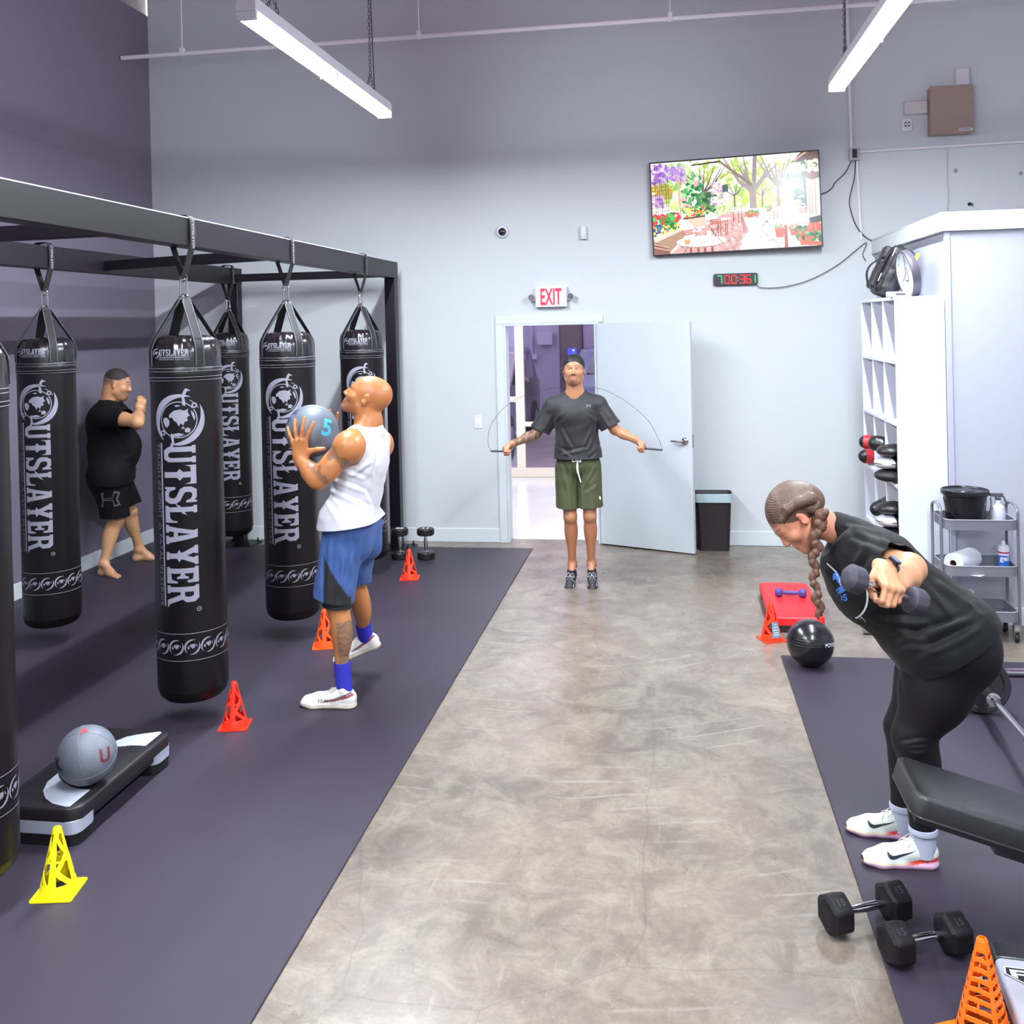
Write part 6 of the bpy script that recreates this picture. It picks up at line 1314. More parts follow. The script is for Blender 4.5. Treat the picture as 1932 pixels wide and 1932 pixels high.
    bp0 = [(1506, 950), (1519, 952), (1533, 962), (1545, 974)]
    for i, (px, py) in enumerate(bp0):
        w = .017+.0022*i; sg = 1 if i % 2 else -1; b0 = A(px, py+sg*2, Y0-.082); G.ell(b0, (w*1.25, w*.75, w*.80), [unit((1, 0, sg*.7)), (0, 1, 0), unit((-sg*.7, 0, 1))], .003); G.ell(b0+np.array((.012, -.004, -sg*.012)), (w*.9, w*.6, w*.7), [unit((1, 0, -sg*.8)), (0, 1, 0), unit((sg*.8, 0, 1))], .003)
    V, Q = G.nets(); V = relax(V, Q, 1); x_, y_, z_ = head_local(V, hc, hX, hY, hZ); N = normals(V, Q)
    ang = np.arctan2(z_-.01, y_+.12)*60+x_*50; V = V+N*(.0005*np.sin(ang*2.2+1.2*wnoise(V, 6, 2)))[:, None]
    C = np.tile(np.array(lin('4c372b')), (len(V), 1)); mixc(C, sst(np.sin(ang*2.2+1.2*wnoise(V, 6, 2))+.5*wnoise(V, 30, 3), -.4, 1.2), '745a4c'); mixc(C, .5*sst(wnoise(V, 12, 5), .1, .8), '402c22')
    me = np_mesh('hair', V, Q, hm); paint(me, C); o = link('hair', me, P); o.matrix_parent_inverse = inv
    G = Field(A(1540, 960, Y0-.16)-(.2, .14, .60), A(1540, 960, Y0-.06)+(.15, .16, .14), .003); Yb = Y0-.115
    path = [(1552, 972), (1546, 992), (1540, 1010), (1541, 1030), (1536, 1048), (1535, 1066), (1537, 1086), (1537, 1106), (1541, 1126), (1545, 1142), (1546, 1154)]
    for i, (px, py) in enumerate(path):
        c = A(px, py, Yb); w = (.024, .022, .020, .019, .017, .016, .015, .015, .017, .016, .010)[i]; sg = 1 if i % 2 else -1
        G.ell(c+(sg*.005, 0, 0), (w, w*.85, .024), [unit((1, 0, sg*.5)), unit((0, 1, 0)), unit((-sg*.5, 0, 1))], .004)
        G.ell(c+(-sg*.006, -.006, .012), (w*.75, w*.7, .017), [unit((1, 0, -sg*.6)), unit((0, 1, 0)), unit((sg*.6, 0, 1))], .003)
    G.cap(A(1546, 1154, Yb), A(1544, 1168, Yb), .011, .004, .006); G.cap(A(1547, 1152, Yb), A(1551, 1162, Yb), .007, .003, .004)
    V, Q = G.nets(); V = relax(V, Q, 1); n = np.sin(V[:, 0]*900+V[:, 2]*500*np.sign(wnoise(V, 4, 1))+3*wnoise(V, 10, 2)); V = V+normals(V, Q)*(.0004*n)[:, None]
    C = np.tile(np.array(lin('52362a')), (len(V), 1)); mixc(C, sst(n+.5*wnoise(V, 20, 3), -.3, 1.), '7a5644'); mixc(C, sst(-V[:, 2], -.98, -.80)*.5, '8a6448')
    me = np_mesh('braid', V, Q, hm); paint(me, C); o = link('braid', me, P); o.matrix_parent_inverse = inv
    # watch
    wc = lerp(hw, elL, .15)+z*.004; d = unit(elL-hw); mb = MB(); T = along(wc-d*.011, wc+d*.011); mb.lathe([(.0325, 0), (.0345, .002), (.0345, .020), (.0325, .022)], 28, T); wt = obj('wristwatch', mb, mat('watch_black', '17151a', .4), P); wt.matrix_parent_inverse = inv
    wz = unit(z-d*(z@d)); wx = np.cross(d, wz); mb = MB(); mb.prism(rrect(.036, .042, .008), .011, frame(wc+wz*.030, wx, d, wz)); c = obj('watch_case', mb, mat('watch_steel', '3a3a42', .25, .8), wt, .001); mb = MB(); mb.prism(rrect(.030, .036, .006), .0012, frame(wc+wz*.0412, wx, d, wz)); obj('watch_face', mb, mat('watch_glass', '5a6474', .08), wt)
    # t-shirt
    G = Field(lo+[0.10, 0, .55], hi, .0052)
    G.cap(hL+(.03, 0, .06), hR+(.03, 0, .06), .158, .158, .05); G.cap(hL+(-.03, 0, .03), hR+(-.03, 0, .03), .165, .165, .05); G.ell(lerp(pel, nb, .18)-(.0, 0, .03), (.19, .20, .165), None, .06); G.ell(lerp(pel, nb, .42)-(0, 0, .03), (.185, .19, .165), None, .06); G.ell(lerp(pel, nb, .74)-(0, 0, .025), (.18, .185, .145), None, .06)
    G.ell(A(1640, 1120, Y0-.02), (.13, .17, .11), None, .06)
    G.cap(lerp(nb, shL, .75), lerp(nb, shR, .75), .085, .085, .05); G.cap(nb+(.03, 0, -.02), nb+(-.02, 0, .0), .08, .073, .03)
    G.cap(shL, lerp(shL, elL, 1.0), .088, .068, .04); G.cap(shR, lerp(shR, elR, .95), .088, .082, .04)
    G.cap(nb+(-.03, 0, -.005), nb+(-.17, 0, .0), .062, .15, .012, 'sub')
    cuts = [(A(1796, 1198, Y0), unit((.56, 0, -.83)), A(1870, 1300, Y0), .46)]
    for sh, el in ((shL, elL), (shR, elR)): d = unit(el-sh); cuts.append((lerp(sh, el, .74), d, lerp(sh, el, 1.20), .145))
    ft = [(1700, 1230, 1840, 1160), (1690, 1215, 1800, 1180), (1740, 1240, 1850, 1185), (1650, 1170, 1760, 1180), (1765, 1095, 1830, 1150), (1750, 1105, 1800, 1170), (1780, 1100, 1850, 1165), (1620, 1010, 1690, 1045), (1610, 1025, 1680, 1060), (1600, 990, 1660, 1010), (1640, 1040, 1610, 1075), (1690, 1190, 1750, 1215), (1730, 1200, 1830, 1170), (1665, 1030, 1700, 1050), (1570, 1030, 1600, 1000), (1720, 1225, 1770, 1225)]
    s = build_cloth('t_shirt', G, mat('tee_black_soft', '100e10', .75, bump=.15, bscale=400, spec=.25, sheen=.05), P, cuts, fold=lambda V: .003*wnoise(V, 6, 4)+creases(V, Y0-.15, ft, .014, .010, None)); s.matrix_parent_inverse = inv
    tr = surf_tree(s, inv); v = Vector(ray(1590, 1090)).normalized(); ax = Vector((.50, 0, -.86)).normalized(); ay = Vector((0.86, .1, .5)).normalized()
    bl = mat('print_blue', '3f78cc', .6); wh = mat('print_white', 'd8d8e0', .6)
    def pr(name, txt, px, py, size, m_, rot=0, me=None):
        me = me or flat_mesh(text=txt, size=size, bold=size*.02); T = frame(A(px, py, Y0-.22), ax, ay, -v) @ RZ(rot); return decal(name, me, T, m_, P, tr, v, inv)
    blk = [[(-.035, -.025), (.04, -.025), (.04, .03), (-.035, .03)], [(-.014, -.010), (.018, -.010), (.018, .012), (-.014, .012)]]
    pr('chest_print', None, 1575, 1102, 1, bl, me=flat_mesh(blk)); pr('chest_print', 'OS', 1587, 1130, .035, bl, rot=1.2)
    ring = [[(.10*math.cos(t), .10*math.sin(t)) for t in np.linspace(.2, 2.6, 16)]+[(.094*math.cos(t), .094*math.sin(t)) for t in np.linspace(2.6, .2, 16)]]
    pr('chest_print', None, 1580, 1110, 1, wh, me=flat_mesh([[(.13*math.cos(t), .10*math.sin(t)) for t in np.linspace(-1.0, 1.2, 18)]+[(.123*math.cos(t), .094*math.sin(t)) for t in np.linspace(1.2, -1.0, 18)]]))
    pr('chest_print', None, 1572, 1082, 1, wh, me=flat_mesh([[(-.05, 0), (0, .014), (.05, .004), (.05, .0), (0, .009), (-.05, -.005)]]))
    pr('hem_print', 'TTR', 1628, 1172, .016, wh, rot=.2)
    # leggings
    G = Field(lo+[.2, 0, 0.1], hi-[0, 0, .15], .0052)
    G.cap(hL+(.005, 0, .04), hR+(.005, 0, .04), .150, .150, .05); G.ell(hL+(.055, .02, .0), (.125, .12, .14), None, .05); G.ell(hR+(.055, -.02, .0), (.125, .12, .14), None, .05)
    bk = unit((1, 0, .05))
    for h_, k, a in ((hL, kL, aL), (hR, kR, aR)):
        G.cap(h_, k, .128, .072, .04); G.ell(lerp(h_, k, .35), (.125, .115, .16), None, .05); G.cap(k, a, .065, .042, .03); G.ell(lerp(k, a, .30)+bk*.022, (.065, .060, .14), None, .03); G.cap(a, a-(0, 0, .08), .042, .040, .02)
    cuts = [(a+np.array((0, 0, -.0)), (0, 0, -1), a-np.array((0, 0, .05)), .09) for a in (aL, aR)]+[(pel+(-.04, 0, .085), unit((-.7, 0, .72)), pel+(-.14, 0, .17), .26)]
    s2 = build_cloth('leggings', G, mat('leggings_black', '0f0b10', .6, bump=.1, bscale=500, spec=.3), P, cuts, fold=lambda V: creases(V, Y0-.15, [(1700, 1405, 1745, 1398), (1705, 1412, 1750, 1410), (1712, 1420, 1748, 1420), (1690, 1260, 1700, 1330, .6)], .008, .005)); s2.matrix_parent_inverse = inv
    sm = mat('sock_grey', 'b8bcd0', .9, bump=.6, bscale=300)
    for a in (aL, aR):
        so = sock('sock', a+np.array((0, 0, -.09)), a+np.array((.0, 0, .015)), .043, .046, sm, P); so.matrix_parent_inverse = inv
        mb = MB(); mb.lathe([(.046, 0), (.051, .006), (.052, .016), (.050, .026), (.046, .03)], 28, T_(*(a+np.array((0, 0, -.012))))); c = obj('sock_cuff', mb, sm, so)
    def cs(x, y, z):
        C = np.tile(np.array(lin('dfe4de')), (len(x), 1)); b = .030+.018*sst(-y, -.16, -.02); top = b+.008
        mixc(C, (z < top)*1., 'e6dcb4'); mixc(C, (z < b)*1., 'e4b4d0'); mixc(C, (z < top+.004)*(z > b-.004)*sst(-y, -.15, -.10)*1., 'f04a38'); mixc(C, (z < .006)*.5, 'c088a8'); mixc(C, (y > .292)*(z > .032)*1., '222026')
        mixc(C, (y < .05)*(z > .085)*.8, 'dcb8d0'); return C
    pm = mat('shoe_paint', '808080'); lc = mat('lace_offwhite', 'd2ccca', .7)
    for a, L, sg in ((aL, .278, -1), (aR, .270, 1)):
        f = unit((-1, -.06 if sg < 0 else .10, 0)); X = np.array((f[1], -f[0], 0)); o = np.array((a[0], a[1], 0.))-f*.052
        q = shoe('shoe', o, X, f, (0, 0, 1), pm, P, cs, L, .003, laces=lc, chunk=.012); q.matrix_parent_inverse = inv
        sw = [[(-.033, .010), (-.035, .003), (-.033, -.004), (-.028, -.009), (-.020, -.0115), (-.010, -.010), (.050, .018), (-.006, .0005), (-.014, -.0015), (-.021, -.0005), (-.026, .002), (-.030, .006)]]
        v2 = Vector((0, 1, 0)); decal('shoe_mark', flat_mesh(sw), frame(o+f*.145+np.array((0, -.1, .062)), (1, 0, 0), (0, 0, 1), (0, -1, 0)) @ Matrix.Diagonal((1.25, 1.25, 1, 1)), mat('mark_dark', '2a2a34'), P, surf_tree(q, inv), v2, inv, .001)
    global WOMAN_DB
    WOMAN_DB = (dbA, dbB)
    return P
jumper(); ball_man(); boxer(); woman()
# ============================================================ balls
med_ball((-2.44, 3.72, .15+.009+.119), .119, 'grey rubber medicine ball with dark red marks resting on the black step', ('U', (.97, -.35, .18), '6a2830', .075), [((-.55, -.85, .0), 'K', '2c1a24', .07), ((.1, -.25, .95), 'A', 'd04048', .05)], base='686c78', rot=-.1)
t = thing('slam_ball', 'glossy black rubber ball on the corner of the right-hand mat', 'medicine ball', (.775, 5.86, .009+.130)); mb = MB(); mb.sphere((0, 0, 0), .134, 64, 44); o = obj('shell', mb, mat('slam_black', '141016', .25, bump=.06, bscale=50, coat=.3), t, smooth=60)
mb = MB()
for z in (.018, .032, .046, .058): r = math.sqrt(.1345**2-z*z); mb.tube([(r*math.cos(a), r*math.sin(a), z) for a in np.linspace(0, 2*PI, 60, endpoint=False)], .0016, 5, closed=True)
obj('ridge', mb, mat('slam_ridge', '1a161c', .35), t)
ball_text(t, .134, unit((.78, -.60, .12)), 'POWER', .030, mat('print_white', 'd8d8e0'), rot=-.12)
# dumbbell in the bending person's hand
a_, b_ = WOMAN_DB
a2, b2 = Vector(a_), Vector(b_); d_ = (b2-a2).normalized()
hex_db('hex_dumbbell', 'dark grey dumbbell with rounded heads gripped in the hand of the bending person', a2, b2, .047, .068, col='3c3742', rr=.0135, bev=.012, roll=.3)
# ============================================================ waste bin
t = thing('waste_bin', 'tall dark brown bin with a clear liner behind the open door', 'bin', (.355, 8.80, 0)); mb = MB()
def rr_loft(lv, seg=5):
    m = MB(); n = None; vs = []; fs = []
    for w, l, r, z in lv: p = rrect(w, l, r, seg); n = len(p); vs += [(a, b, z) for a, b in p]
    for k in range(len(lv)-1): fs += [(k*n+i, k*n+(i+1) % n, (k+1)*n+(i+1) % n, (k+1)*n+i) for i in range(n)]
    fs.append(tuple(range(n))[::-1]); return m.add(vs, fs)
obj('bin_body', rr_loft([(.26, .18, .03, 0), (.31, .22, .035, .48), (.325, .235, .04, .50)]), mat('bin_brown', '241a1e', .5), t, solid=.004)
o = obj('liner', rr_loft([(.30, .21, .03, .41), (.328, .238, .04, .505), (.335, .245, .04, .50), (.333, .243, .04, .43)]), mat('liner_pale', 'b8ccd4', .25, alpha=.75), t)
# ============================================================ cube shelf
SX, SY0, SD = 1.48, 6.76, .315
sh = thing('cube_shelf', 'tall white cube organiser standing side-on against the partition, holding gloves', 'shelf', (SX, SY0, 0)); mw2 = mat('melamine_white', 'dfe3ee', .35); CW, CHh = .375, .415; th = .022; NC, NR = 3, 5; SL = NC*CW+th; SH = .06+NR*CHh+th
def spart(name, *b, m=mw2): mb = MB(); mb.box(*b); return obj(name, mb, m, sh, .0015)
spart('side_panel', 0, SD-.005, 0, th, 0, SH); spart('side_panel', 0, SD-.005, SL-th, SL, 0, SH); spart('top_panel', 0, SD-.005, th, SL-th, SH-th, SH); spart('back_panel', SD-.014, SD-.006, th, SL-th, .06, SH-th, m=mat('melamine_inner', 'b8b0bc', .5))
for r in range(NR): spart('shelf_board', 0, SD-.014, th, SL-th, .06+r*CHh-th/2, .06+r*CHh+th/2)
for c in range(1, NC): spart('divider', .001, SD-.014, c*CW, c*CW+th, .06, SH-th)
def cell(c, r): return Vector((SX, SY0+th+c*CW, .06+r*CHh+th/2))
# gloves and pads, shaped as soft forms
def soft(name, label, cat, loc, rz, parts, m, group, rx=0., extra=None):
    F = Field((-.22, -.22, -.16), (.22, .22, .20), .005)
    for p in parts:
        if p[0] == 'c': F.cap(*p[1:])
        elif p[0] == 'e': F.ell(*p[1:])
    V, Q = F.nets(); V = relax(V, Q, 2); V = V+normals(V, Q)*(.0012*wnoise(V, 12, 3))[:, None]
    t = thing(name, label, cat, tuple(loc), rz, group); t.rotation_euler = (rx, 0, rz); link('shell', np_mesh('shell', V, Q, m), t)
    if extra: extra(t)
    return t
glv = mat('glove_black', '120f13', .42, bump=.4, bscale=30, coat=.1); glw = mat('glove_white', 'd0ccd4', .4); glr = mat('glove_red', 'b82a34', .4)
GP = [('e', (0, .05, 0), (.062, .085, .055), None, .03), ('e', (.0, .105, -.012), (.055, .045, .05), None, .03), ('c', (.055, .0, .01), (.06, .07, -.01), .026, .024, .015), ('c', (0, -.02, 0), (0, -.09, 0), .045, .050, .02)]
def cuff(m): 
    def f(t): mb = MB(); mb.lathe([(.046, 0), (.055, .002), (.057, .03), (.059, .066), (.054, .068), (.05, .05)], 28, T_(0, -.03, 0) @ RX(PI/2), .92); o = obj('cuff', mb, m, t, smooth=40); mb = MB(); mb.lathe([(0, 0), (.050, 0)], 24, T_(0, -.094, 0) @ RX(PI/2), .92); obj('lining', mb, mat('lining_'+m.name, 'a8202c' if m.name == 'glove_red' else '2c262c', .7), o)
    return f
GR = 'boxing gloves in the shelf'
soft('boxing_glove', 'black and red boxing glove sticking out of the far column of the shelf', 'boxing glove', cell(2, 2)+Vector((.07, .20, .33-.16)), 4.3, GP, glv, GR, extra=cuff(glr))
soft('boxing_glove', 'glossy black boxing glove standing in the middle column of the shelf', 'boxing glove', cell(1, 2)+Vector((.07, .17, .19)), 1.2, GP, glv, GR, rx=.3, extra=cuff(glv))
soft('boxing_glove', 'black boxing glove with red piping low in the far column', 'boxing glove', cell(2, 2)+Vector((.06, .20, .058)), 4.9, GP, glv, GR, rx=-.1, extra=cuff(glr))
def mitt(t): mb = MB(); mb.tube([(.138*math.cos(a), .103*math.sin(a), .002) for a in np.linspace(0, 2*PI, 40, endpoint=False)], .0035, 6, closed=True); obj('piping', mb, mat('piping_black', '1a171c', .4), t); mb = MB(); mb.strip(spline([(-.02, -.108, -.03), (-.02, -.09, .022), (-.02, 0, .041), (-.02, .09, .022), (-.02, .108, -.03)], 5), (1, 0, 0), .05, .006); obj('strap', mb, mat('webbing_black', '110e12'), t)
PP = [('e', (0, 0, 0), (.135, .10, .040), None, .02), ('e', (-.06, 0, .002), (.07, .09, .038), None, .02)]
soft('focus_mitt', 'large black punch mitt uppermost in the near column of the shelf', 'punch mitt', cell(0, 2)+Vector((.03, .17, .213)), .5, PP, glv, 'punch mitts in the shelf', extra=mitt)
soft('focus_mitt', 'black and white punch mitt under the large one in the near column', 'punch mitt', cell(0, 2)+Vector((.02, .18, .129)), .3, PP, glw, 'punch mitts in the shelf', extra=mitt)
soft('focus_mitt', 'matt black punch mitt lying lowest in the near column of that row', 'punch mitt', cell(0, 2)+Vector((.02, .17, .045)), .2, PP, mat('pad_black', '1e1a1e', .6, bump=.3), 'punch mitts in the shelf', extra=mitt)
soft('boxing_glove', 'black boxing glove low in the middle column, behind the back of the bending person', 'boxing glove', cell(1, 1)+Vector((.05, .18, .20)), 4.4, GP, glv, GR, rx=.6, extra=cuff(glv))
soft('focus_mitt', 'black mitt with rivets on the top of the pile in the lower near column', 'punch mitt', cell(0, 1)+Vector((.03, .18, .235)), .3, PP, glv, 'punch mitts in the shelf', extra=mitt)
soft('focus_mitt', 'pale grey mitt in the middle of the pile in the lower near column', 'punch mitt', cell(0, 1)+Vector((.03, .18, .150)), .2, PP, glw, 'punch mitts in the shelf', extra=mitt)
soft('focus_mitt', 'black mitt at the bottom of the pile in the lower near column', 'punch mitt', cell(0, 1)+Vector((.03, .18, .065)), .25, PP, glv, 'punch mitts in the shelf', extra=mitt)
# small dark things high in the cells
for (c, r), dy, dz, lb in (((2, 4), .06, .11, 'small black item tucked high in the far cell of the top row, lower one'), ((1, 4), .05, .10, 'small black item at the edge of the middle cell of the top row')):
    mb = MB(); mb.sphere((0, 0, 0), (.03, .03, .045), 16, 10); mb.tube([(-.02, 0, .03), (0, -.02, .05), (.02, 0, .03)], .006, 6); o = obj('hand_wrap', mb, mat('pad_black', '1e1a1e')); o.location = cell(c, r)+Vector((.10, dy, dz-.055)); tag(o, lb, 'hand wrap')
# bag, dial and power strip on top
top = SH
F = Field((-.3, -.3, -.1), (.3, .3, .5), .0065); 
bt = thing('sports_bag', 'black sports bag with straps and a yellow tag leaning on top of the shelf', 'bag', (SX+.08, SY0+.80, top)); tb = RZ(-.1) @ RY(.42)
ta = np.array(tb.to_3x3().transposed()); ta = [ta[0], ta[1], ta[2]]
F.box(tuple(tb @ Vector((0, 0, .19))), (.085, .21, .185), ta, .045, .01); F.box(tuple(tb @ Vector((-.095, 0, .14))), (.025, .16, .11), ta, .02, .012); F.box(tuple(tb @ Vector((.0, -.21, .18))), (.05, .02, .14), ta, .018, .012); F.box(tuple(tb @ Vector((-.10, .03, .31))), (.02, .12, .05), ta, .018, .012)
V, Q = F.nets(); V = relax(V, Q, 3); V = V+normals(V, Q)*(.003*wnoise(V, 9, 5))[:, None]; V[:, 2] -= V[:, 2].min(); bz = V
bgm = mat('bag_nylon', '1c171d', .5, bump=.4, bscale=60); link('shell', np_mesh('shell', V, Q, bgm), bt); webm = mat('webbing_black', '1b171b')
def bp_(x, y, z): return tb @ Vector((x, y, z))
mb = MB(); mb.strip(spline([bp_(-.122, -.04, .05), bp_(-.17, -.05, .13), bp_(-.17, -.05, .20), bp_(-.125, -.04, .27)], 5), (0, 1, 0), .035, .01); mb.strip(spline([bp_(-.088, -.18, .04), bp_(-.11, -.19, .14), bp_(-.11, -.19, .24), bp_(-.088, -.18, .33)], 5), (0, 1, 0), .03, .008); obj('strap', mb, webm, bt)
mb = MB(); mb.strip(spline([bp_(-.02, -.10, .372), bp_(-.03, -.05, .41), bp_(-.03, .05, .41), bp_(-.02, .10, .372)], 5), (1, 0, 0), .03, .008); obj('carry_handle', mb, webm, bt)
mb = MB(); mb.tube(spline([bp_(-.01, -.212, .03), bp_(-.01, -.233, .2), bp_(-.01, -.212, .36)], 6), .004, 6); mb.tube(spline([bp_(.06, -.212, .03), bp_(.06, -.214, .2), bp_(.06, -.212, .36)], 6), .003, 6); obj('zip', mb, mat('zip_black', '120f12', .4), bt)
mb = MB(); mb.prism([(-.012, 0), (.012, 0), (.020, .10), (-.004, .10)], .002, frame(bp_(.075, -.262, .28), tb.to_3x3() @ Vector((1, 0, 0)), tb.to_3x3() @ Vector((0, 0, 1)), (0, -1, 0))); o = obj('tag', mb, mat('tag_yellow', 'e0d84a', .5), bt)
for x, z in ((-.07, .30), (-.09, .10), (.05, .28)): mb = MB(); mb.prism([(-.003, 0), (.003, 0), (.003, .06), (-.003, .06)], .002, frame(bp_(x, -.214, z), tb.to_3x3() @ Vector((1, 0, 0)), tb.to_3x3() @ Vector((0, 0, 1)), (0, -1, 0))); obj('reflective_strip', mb, mat('reflect', 'e8e4ec', .3), bt)
wc = thing('wall_clock', 'large round clock with white face and dark grey rim propped on the shelf', 'clock', (SX+.17, SY0+.26, top)); R_ = .165; T = T_(0, 0, R_*.985) @ RY(-PI/2+.22) @ RZ(0)
T = T_(.0, 0, R_*.99) @ RZ(.10) @ RY(-PI/2-.18)
mb = MB(); mb.lathe([(R_-.014, .05), (R_-.002, .05), (R_, .045), (R_, .0), (R_-.01, -.004), (0, -.004)], 56, T); obj('rim', mb, mat('clock_rim', '4a4450', .4), wc); mb = MB(); mb.lathe([(0, .036), (R_-.013, .036), (R_-.013, .046)], 56, T); f_ = obj('dial', mb, mat('dial_white', 'e8f0f4', .35), wc)
for i in range(12): a = i*PI/6; mb = MB(); mb.box(-.003, .003, .130, .145, .0365, .038, T @ RZ(a)); obj('hour_mark', mb, mat('ink_grey', '5a5860', .5), f_)
mb = MB(); mb.box(-.05, .05, -.03, -.022, .0365, .038, T); mb.box(-.05, -.042, -.03, .03, .0365, .038, T); mb.box(.0, .006, .0, .09, .039, .041, T @ RZ(.6)); mb.box(-.003, .003, .0, .13, .039, .041, T @ RZ(-1.8)); obj('hand', mb, mat('ink_grey', '5a5860'), wc)
mb = MB(); mb.prism(rrect(.16, .052, .014), .035); ps = obj('power_strip', mb, mat('plastic_white', 'dcdce4'), bevel=.003); ps.location = (SX+.045, SY0+.09, top); ps.rotation_euler = (0, 0, .25); tag(ps, 'small white wall bracket lying on the front edge of the shelf top', 'bracket')
mb = MB(); mb.prism(rrect(.07, .014, .006), .003, frame((0, -.026, .018), (1, 0, 0), (0, 0, 1), (0, -1, 0))); obj('slot', mb, mat('ink_grey', '5a5860'), ps)
# ============================================================ trolley
TX0, TX1, TY0, TY1 = 1.665, 2.085, 6.36, 6.67
tr = thing('utility_trolley', 'grey three-tier utility trolley on castors beside the white shelf', 'trolley', ((TX0+TX1)/2, TY0, 0)); tri = T_(*(-tr.location)); mg = mat('trolley_grey', '77757f', .42); mgd = mat('trolley_inner', '5a5862', .5)
for z in (.135, .415, .70):
    mb = MB(); cx, cy = (TX0+TX1)/2, (TY0+TY1)/2; lv = [(TX1-TX0, TY1-TY0, .05, z), (TX1-TX0, TY1-TY0, .05, z+.058)]; pts = rrect(TX1-TX0, TY1-TY0, .05, 7, cx, cy); n = len(pts); inn = rrect(TX1-TX0-.006, TY1-TY0-.006, .048, 7, cx, cy)
    vs = [(a, b, z) for a, b in pts]+[(a, b, z+.062) for a, b in pts]+[(a, b, z+.062) for a, b in inn]+[(a, b, z+.004) for a, b in inn]; fs = [tuple(range(n))[::-1], tuple(range(3*n, 4*n))]
    for a in range(3): fs += [(a*n+i, a*n+(i+1) % n, (a+1)*n+(i+1) % n, (a+1)*n+i) for i in range(n)]
    mb.add(vs, fs); o = obj('tray', mb, mg, tr); o.matrix_parent_inverse = tri
    mb = MB(); mb.tube([(a, b, z+.062) for a, b in pts], .0035, 6, closed=True); o2 = obj('tray_rim', mb, mat('trolley_rim', 'a8a6b2', .3), o)
for x in (TX0-.014, TX1+.014):
    for y in (TY0+.05, TY1-.05): mb = MB(); mb.tube([(x, y, .09), (x, y, .80)], .010, 10); o = obj('upright', mb, mat('trolley_tube', '86848e', .3, .4), tr); o.matrix_parent_inverse = tri
    mb = MB(); mb.tube([(x, TY0+.05, .80)]+[(x, TY0+.05+(TY1-TY0-.10)*(.5-.5*math.cos(a)), .80+.045*math.sin(a)) for a in np.linspace(.1, PI-.1, 10)]+[(x, TY1-.05, .80)], .010, 10); o = obj('push_handle', mb, mat('trolley_tube', '86848e'), tr); o.matrix_parent_inverse = tri
    for y in (TY0+.05, TY1-.05):
        mb = MB(); xx = x-.02 if x > 1.9 else x+.02; mb.lathe([(0, -.011), (.026, -.011), (.028, -.006), (.028, .006), (.026, .011), (0, .011)], 22, T_(xx, y, .028) @ RY(PI/2)); o = obj('castor', mb, mat('castor_black', '1c1a1e', .5), tr); o.matrix_parent_inverse = tri
        mb = MB(); mb.box(xx-.016, xx-.013, y-.014, y+.014, .02, .075); mb.box(xx+.013, xx+.016, y-.014, y+.014, .02, .075); mb.box(xx-.018, xx+.018, y-.018, y+.018, .072, .09); mb.box(xx-.016, xx+.016, y-.016, y+.016, .08, .14); obj('castor_fork', mb, mat('chrome', 'd8d8dc'), o)
zt = .704; bk = thing('bucket', 'black plastic bucket with lid and bail on the top tray of the trolley', 'bucket', (1.825, 6.52, zt)); mblk = mat('bucket_black', '17141a', .3)
mb = MB(); mb.lathe([(0, 0), (.105, 0), (.110, .004), (.128, .185), (.134, .19), (.134, .20), (.130, .20)], 48); obj('bucket_body', mb, mblk, bk); mb = MB(); mb.lathe([(.129, .196), (.141, .194), (.143, .204), (.141, .222), (.132, .224), (.128, .214), (.06, .212), (.055, .217), (0, .217)], 48); obj('lid', mb, mblk, bk)
mb = MB(); mb.tube([(.139*math.cos(a), -.02-.11*math.sin(a)*.9-.02, .178-.145*math.sin(a)) for a in np.linspace(0, PI, 22)], .0032, 6); obj('bail', mb, mblk, bk)
sb = thing('spray_bottle', 'white spray bottle with grey trigger on the top tray of the trolley', 'spray bottle', (2.015, 6.50, zt)); mb = MB(); mb.lathe([(0, 0), (.040, 0), (.042, .005), (.042, .085), (.036, .115), (.018, .135), (.014, .165), (0, .165)], 32); obj('bottle', mb, mat('bottle_white', 'd4d4e4', .35), sb)
mb = MB(); mb.lathe([(.017, .150), (.017, .178), (.010, .182)], 20); mb.box(-.045, .03, -.010, .010, .180, .202); mb.tube([(.0, 0, .19), (.034, 0, .178), (.046, 0, .145)], .006, 8); mb.box(-.055, -.045, -.006, .006, .186, .198); obj('trigger', mb, mat('trigger_grey', '55505a', .4), sb, .003)
mb = MB(); mb.lathe([(.014, .142), (.018, .142), (.018, .158), (.014, .158)], 20); obj('neck_ring', mb, mat('label_white', 'd8d4d8'), sb)
z2 = .419; pr = thing('paper_towel_roll', 'white paper towel roll lying end-on on the middle tray of the trolley', 'paper roll', (1.80, 6.50, z2+.062)); T = RZ(-.75) @ RX(PI/2); mp_ = mat('paper_white', 'dcdce6', .9, bump=.3, bscale=90)
mb = MB(); mb.lathe([(.020, -.12), (.060, -.12), (.0625, -.117), (.0625, .117), (.060, .12), (.020, .12), (.020, -.12)], 40, T); obj('roll', mb, mp_, pr); mb = MB(); mb.lathe([(.0195, -.121), (.0205, -.121), (.0205, .121), (.0195, .121), (.0195, -.121)], 24, T); obj('core', mb, mat('cardboard', '6a4a38', .8), pr)
mb = MB(); mb.strip([T @ Vector((.03, -.0615, 0)), T @ Vector((.10, -.0600, 0)), T @ Vector((.16, -.056, .0))], tuple(T.to_3x3() @ Vector((0, 0, 1))), .20, .001); obj('loose_sheet', mb, mp_, pr)
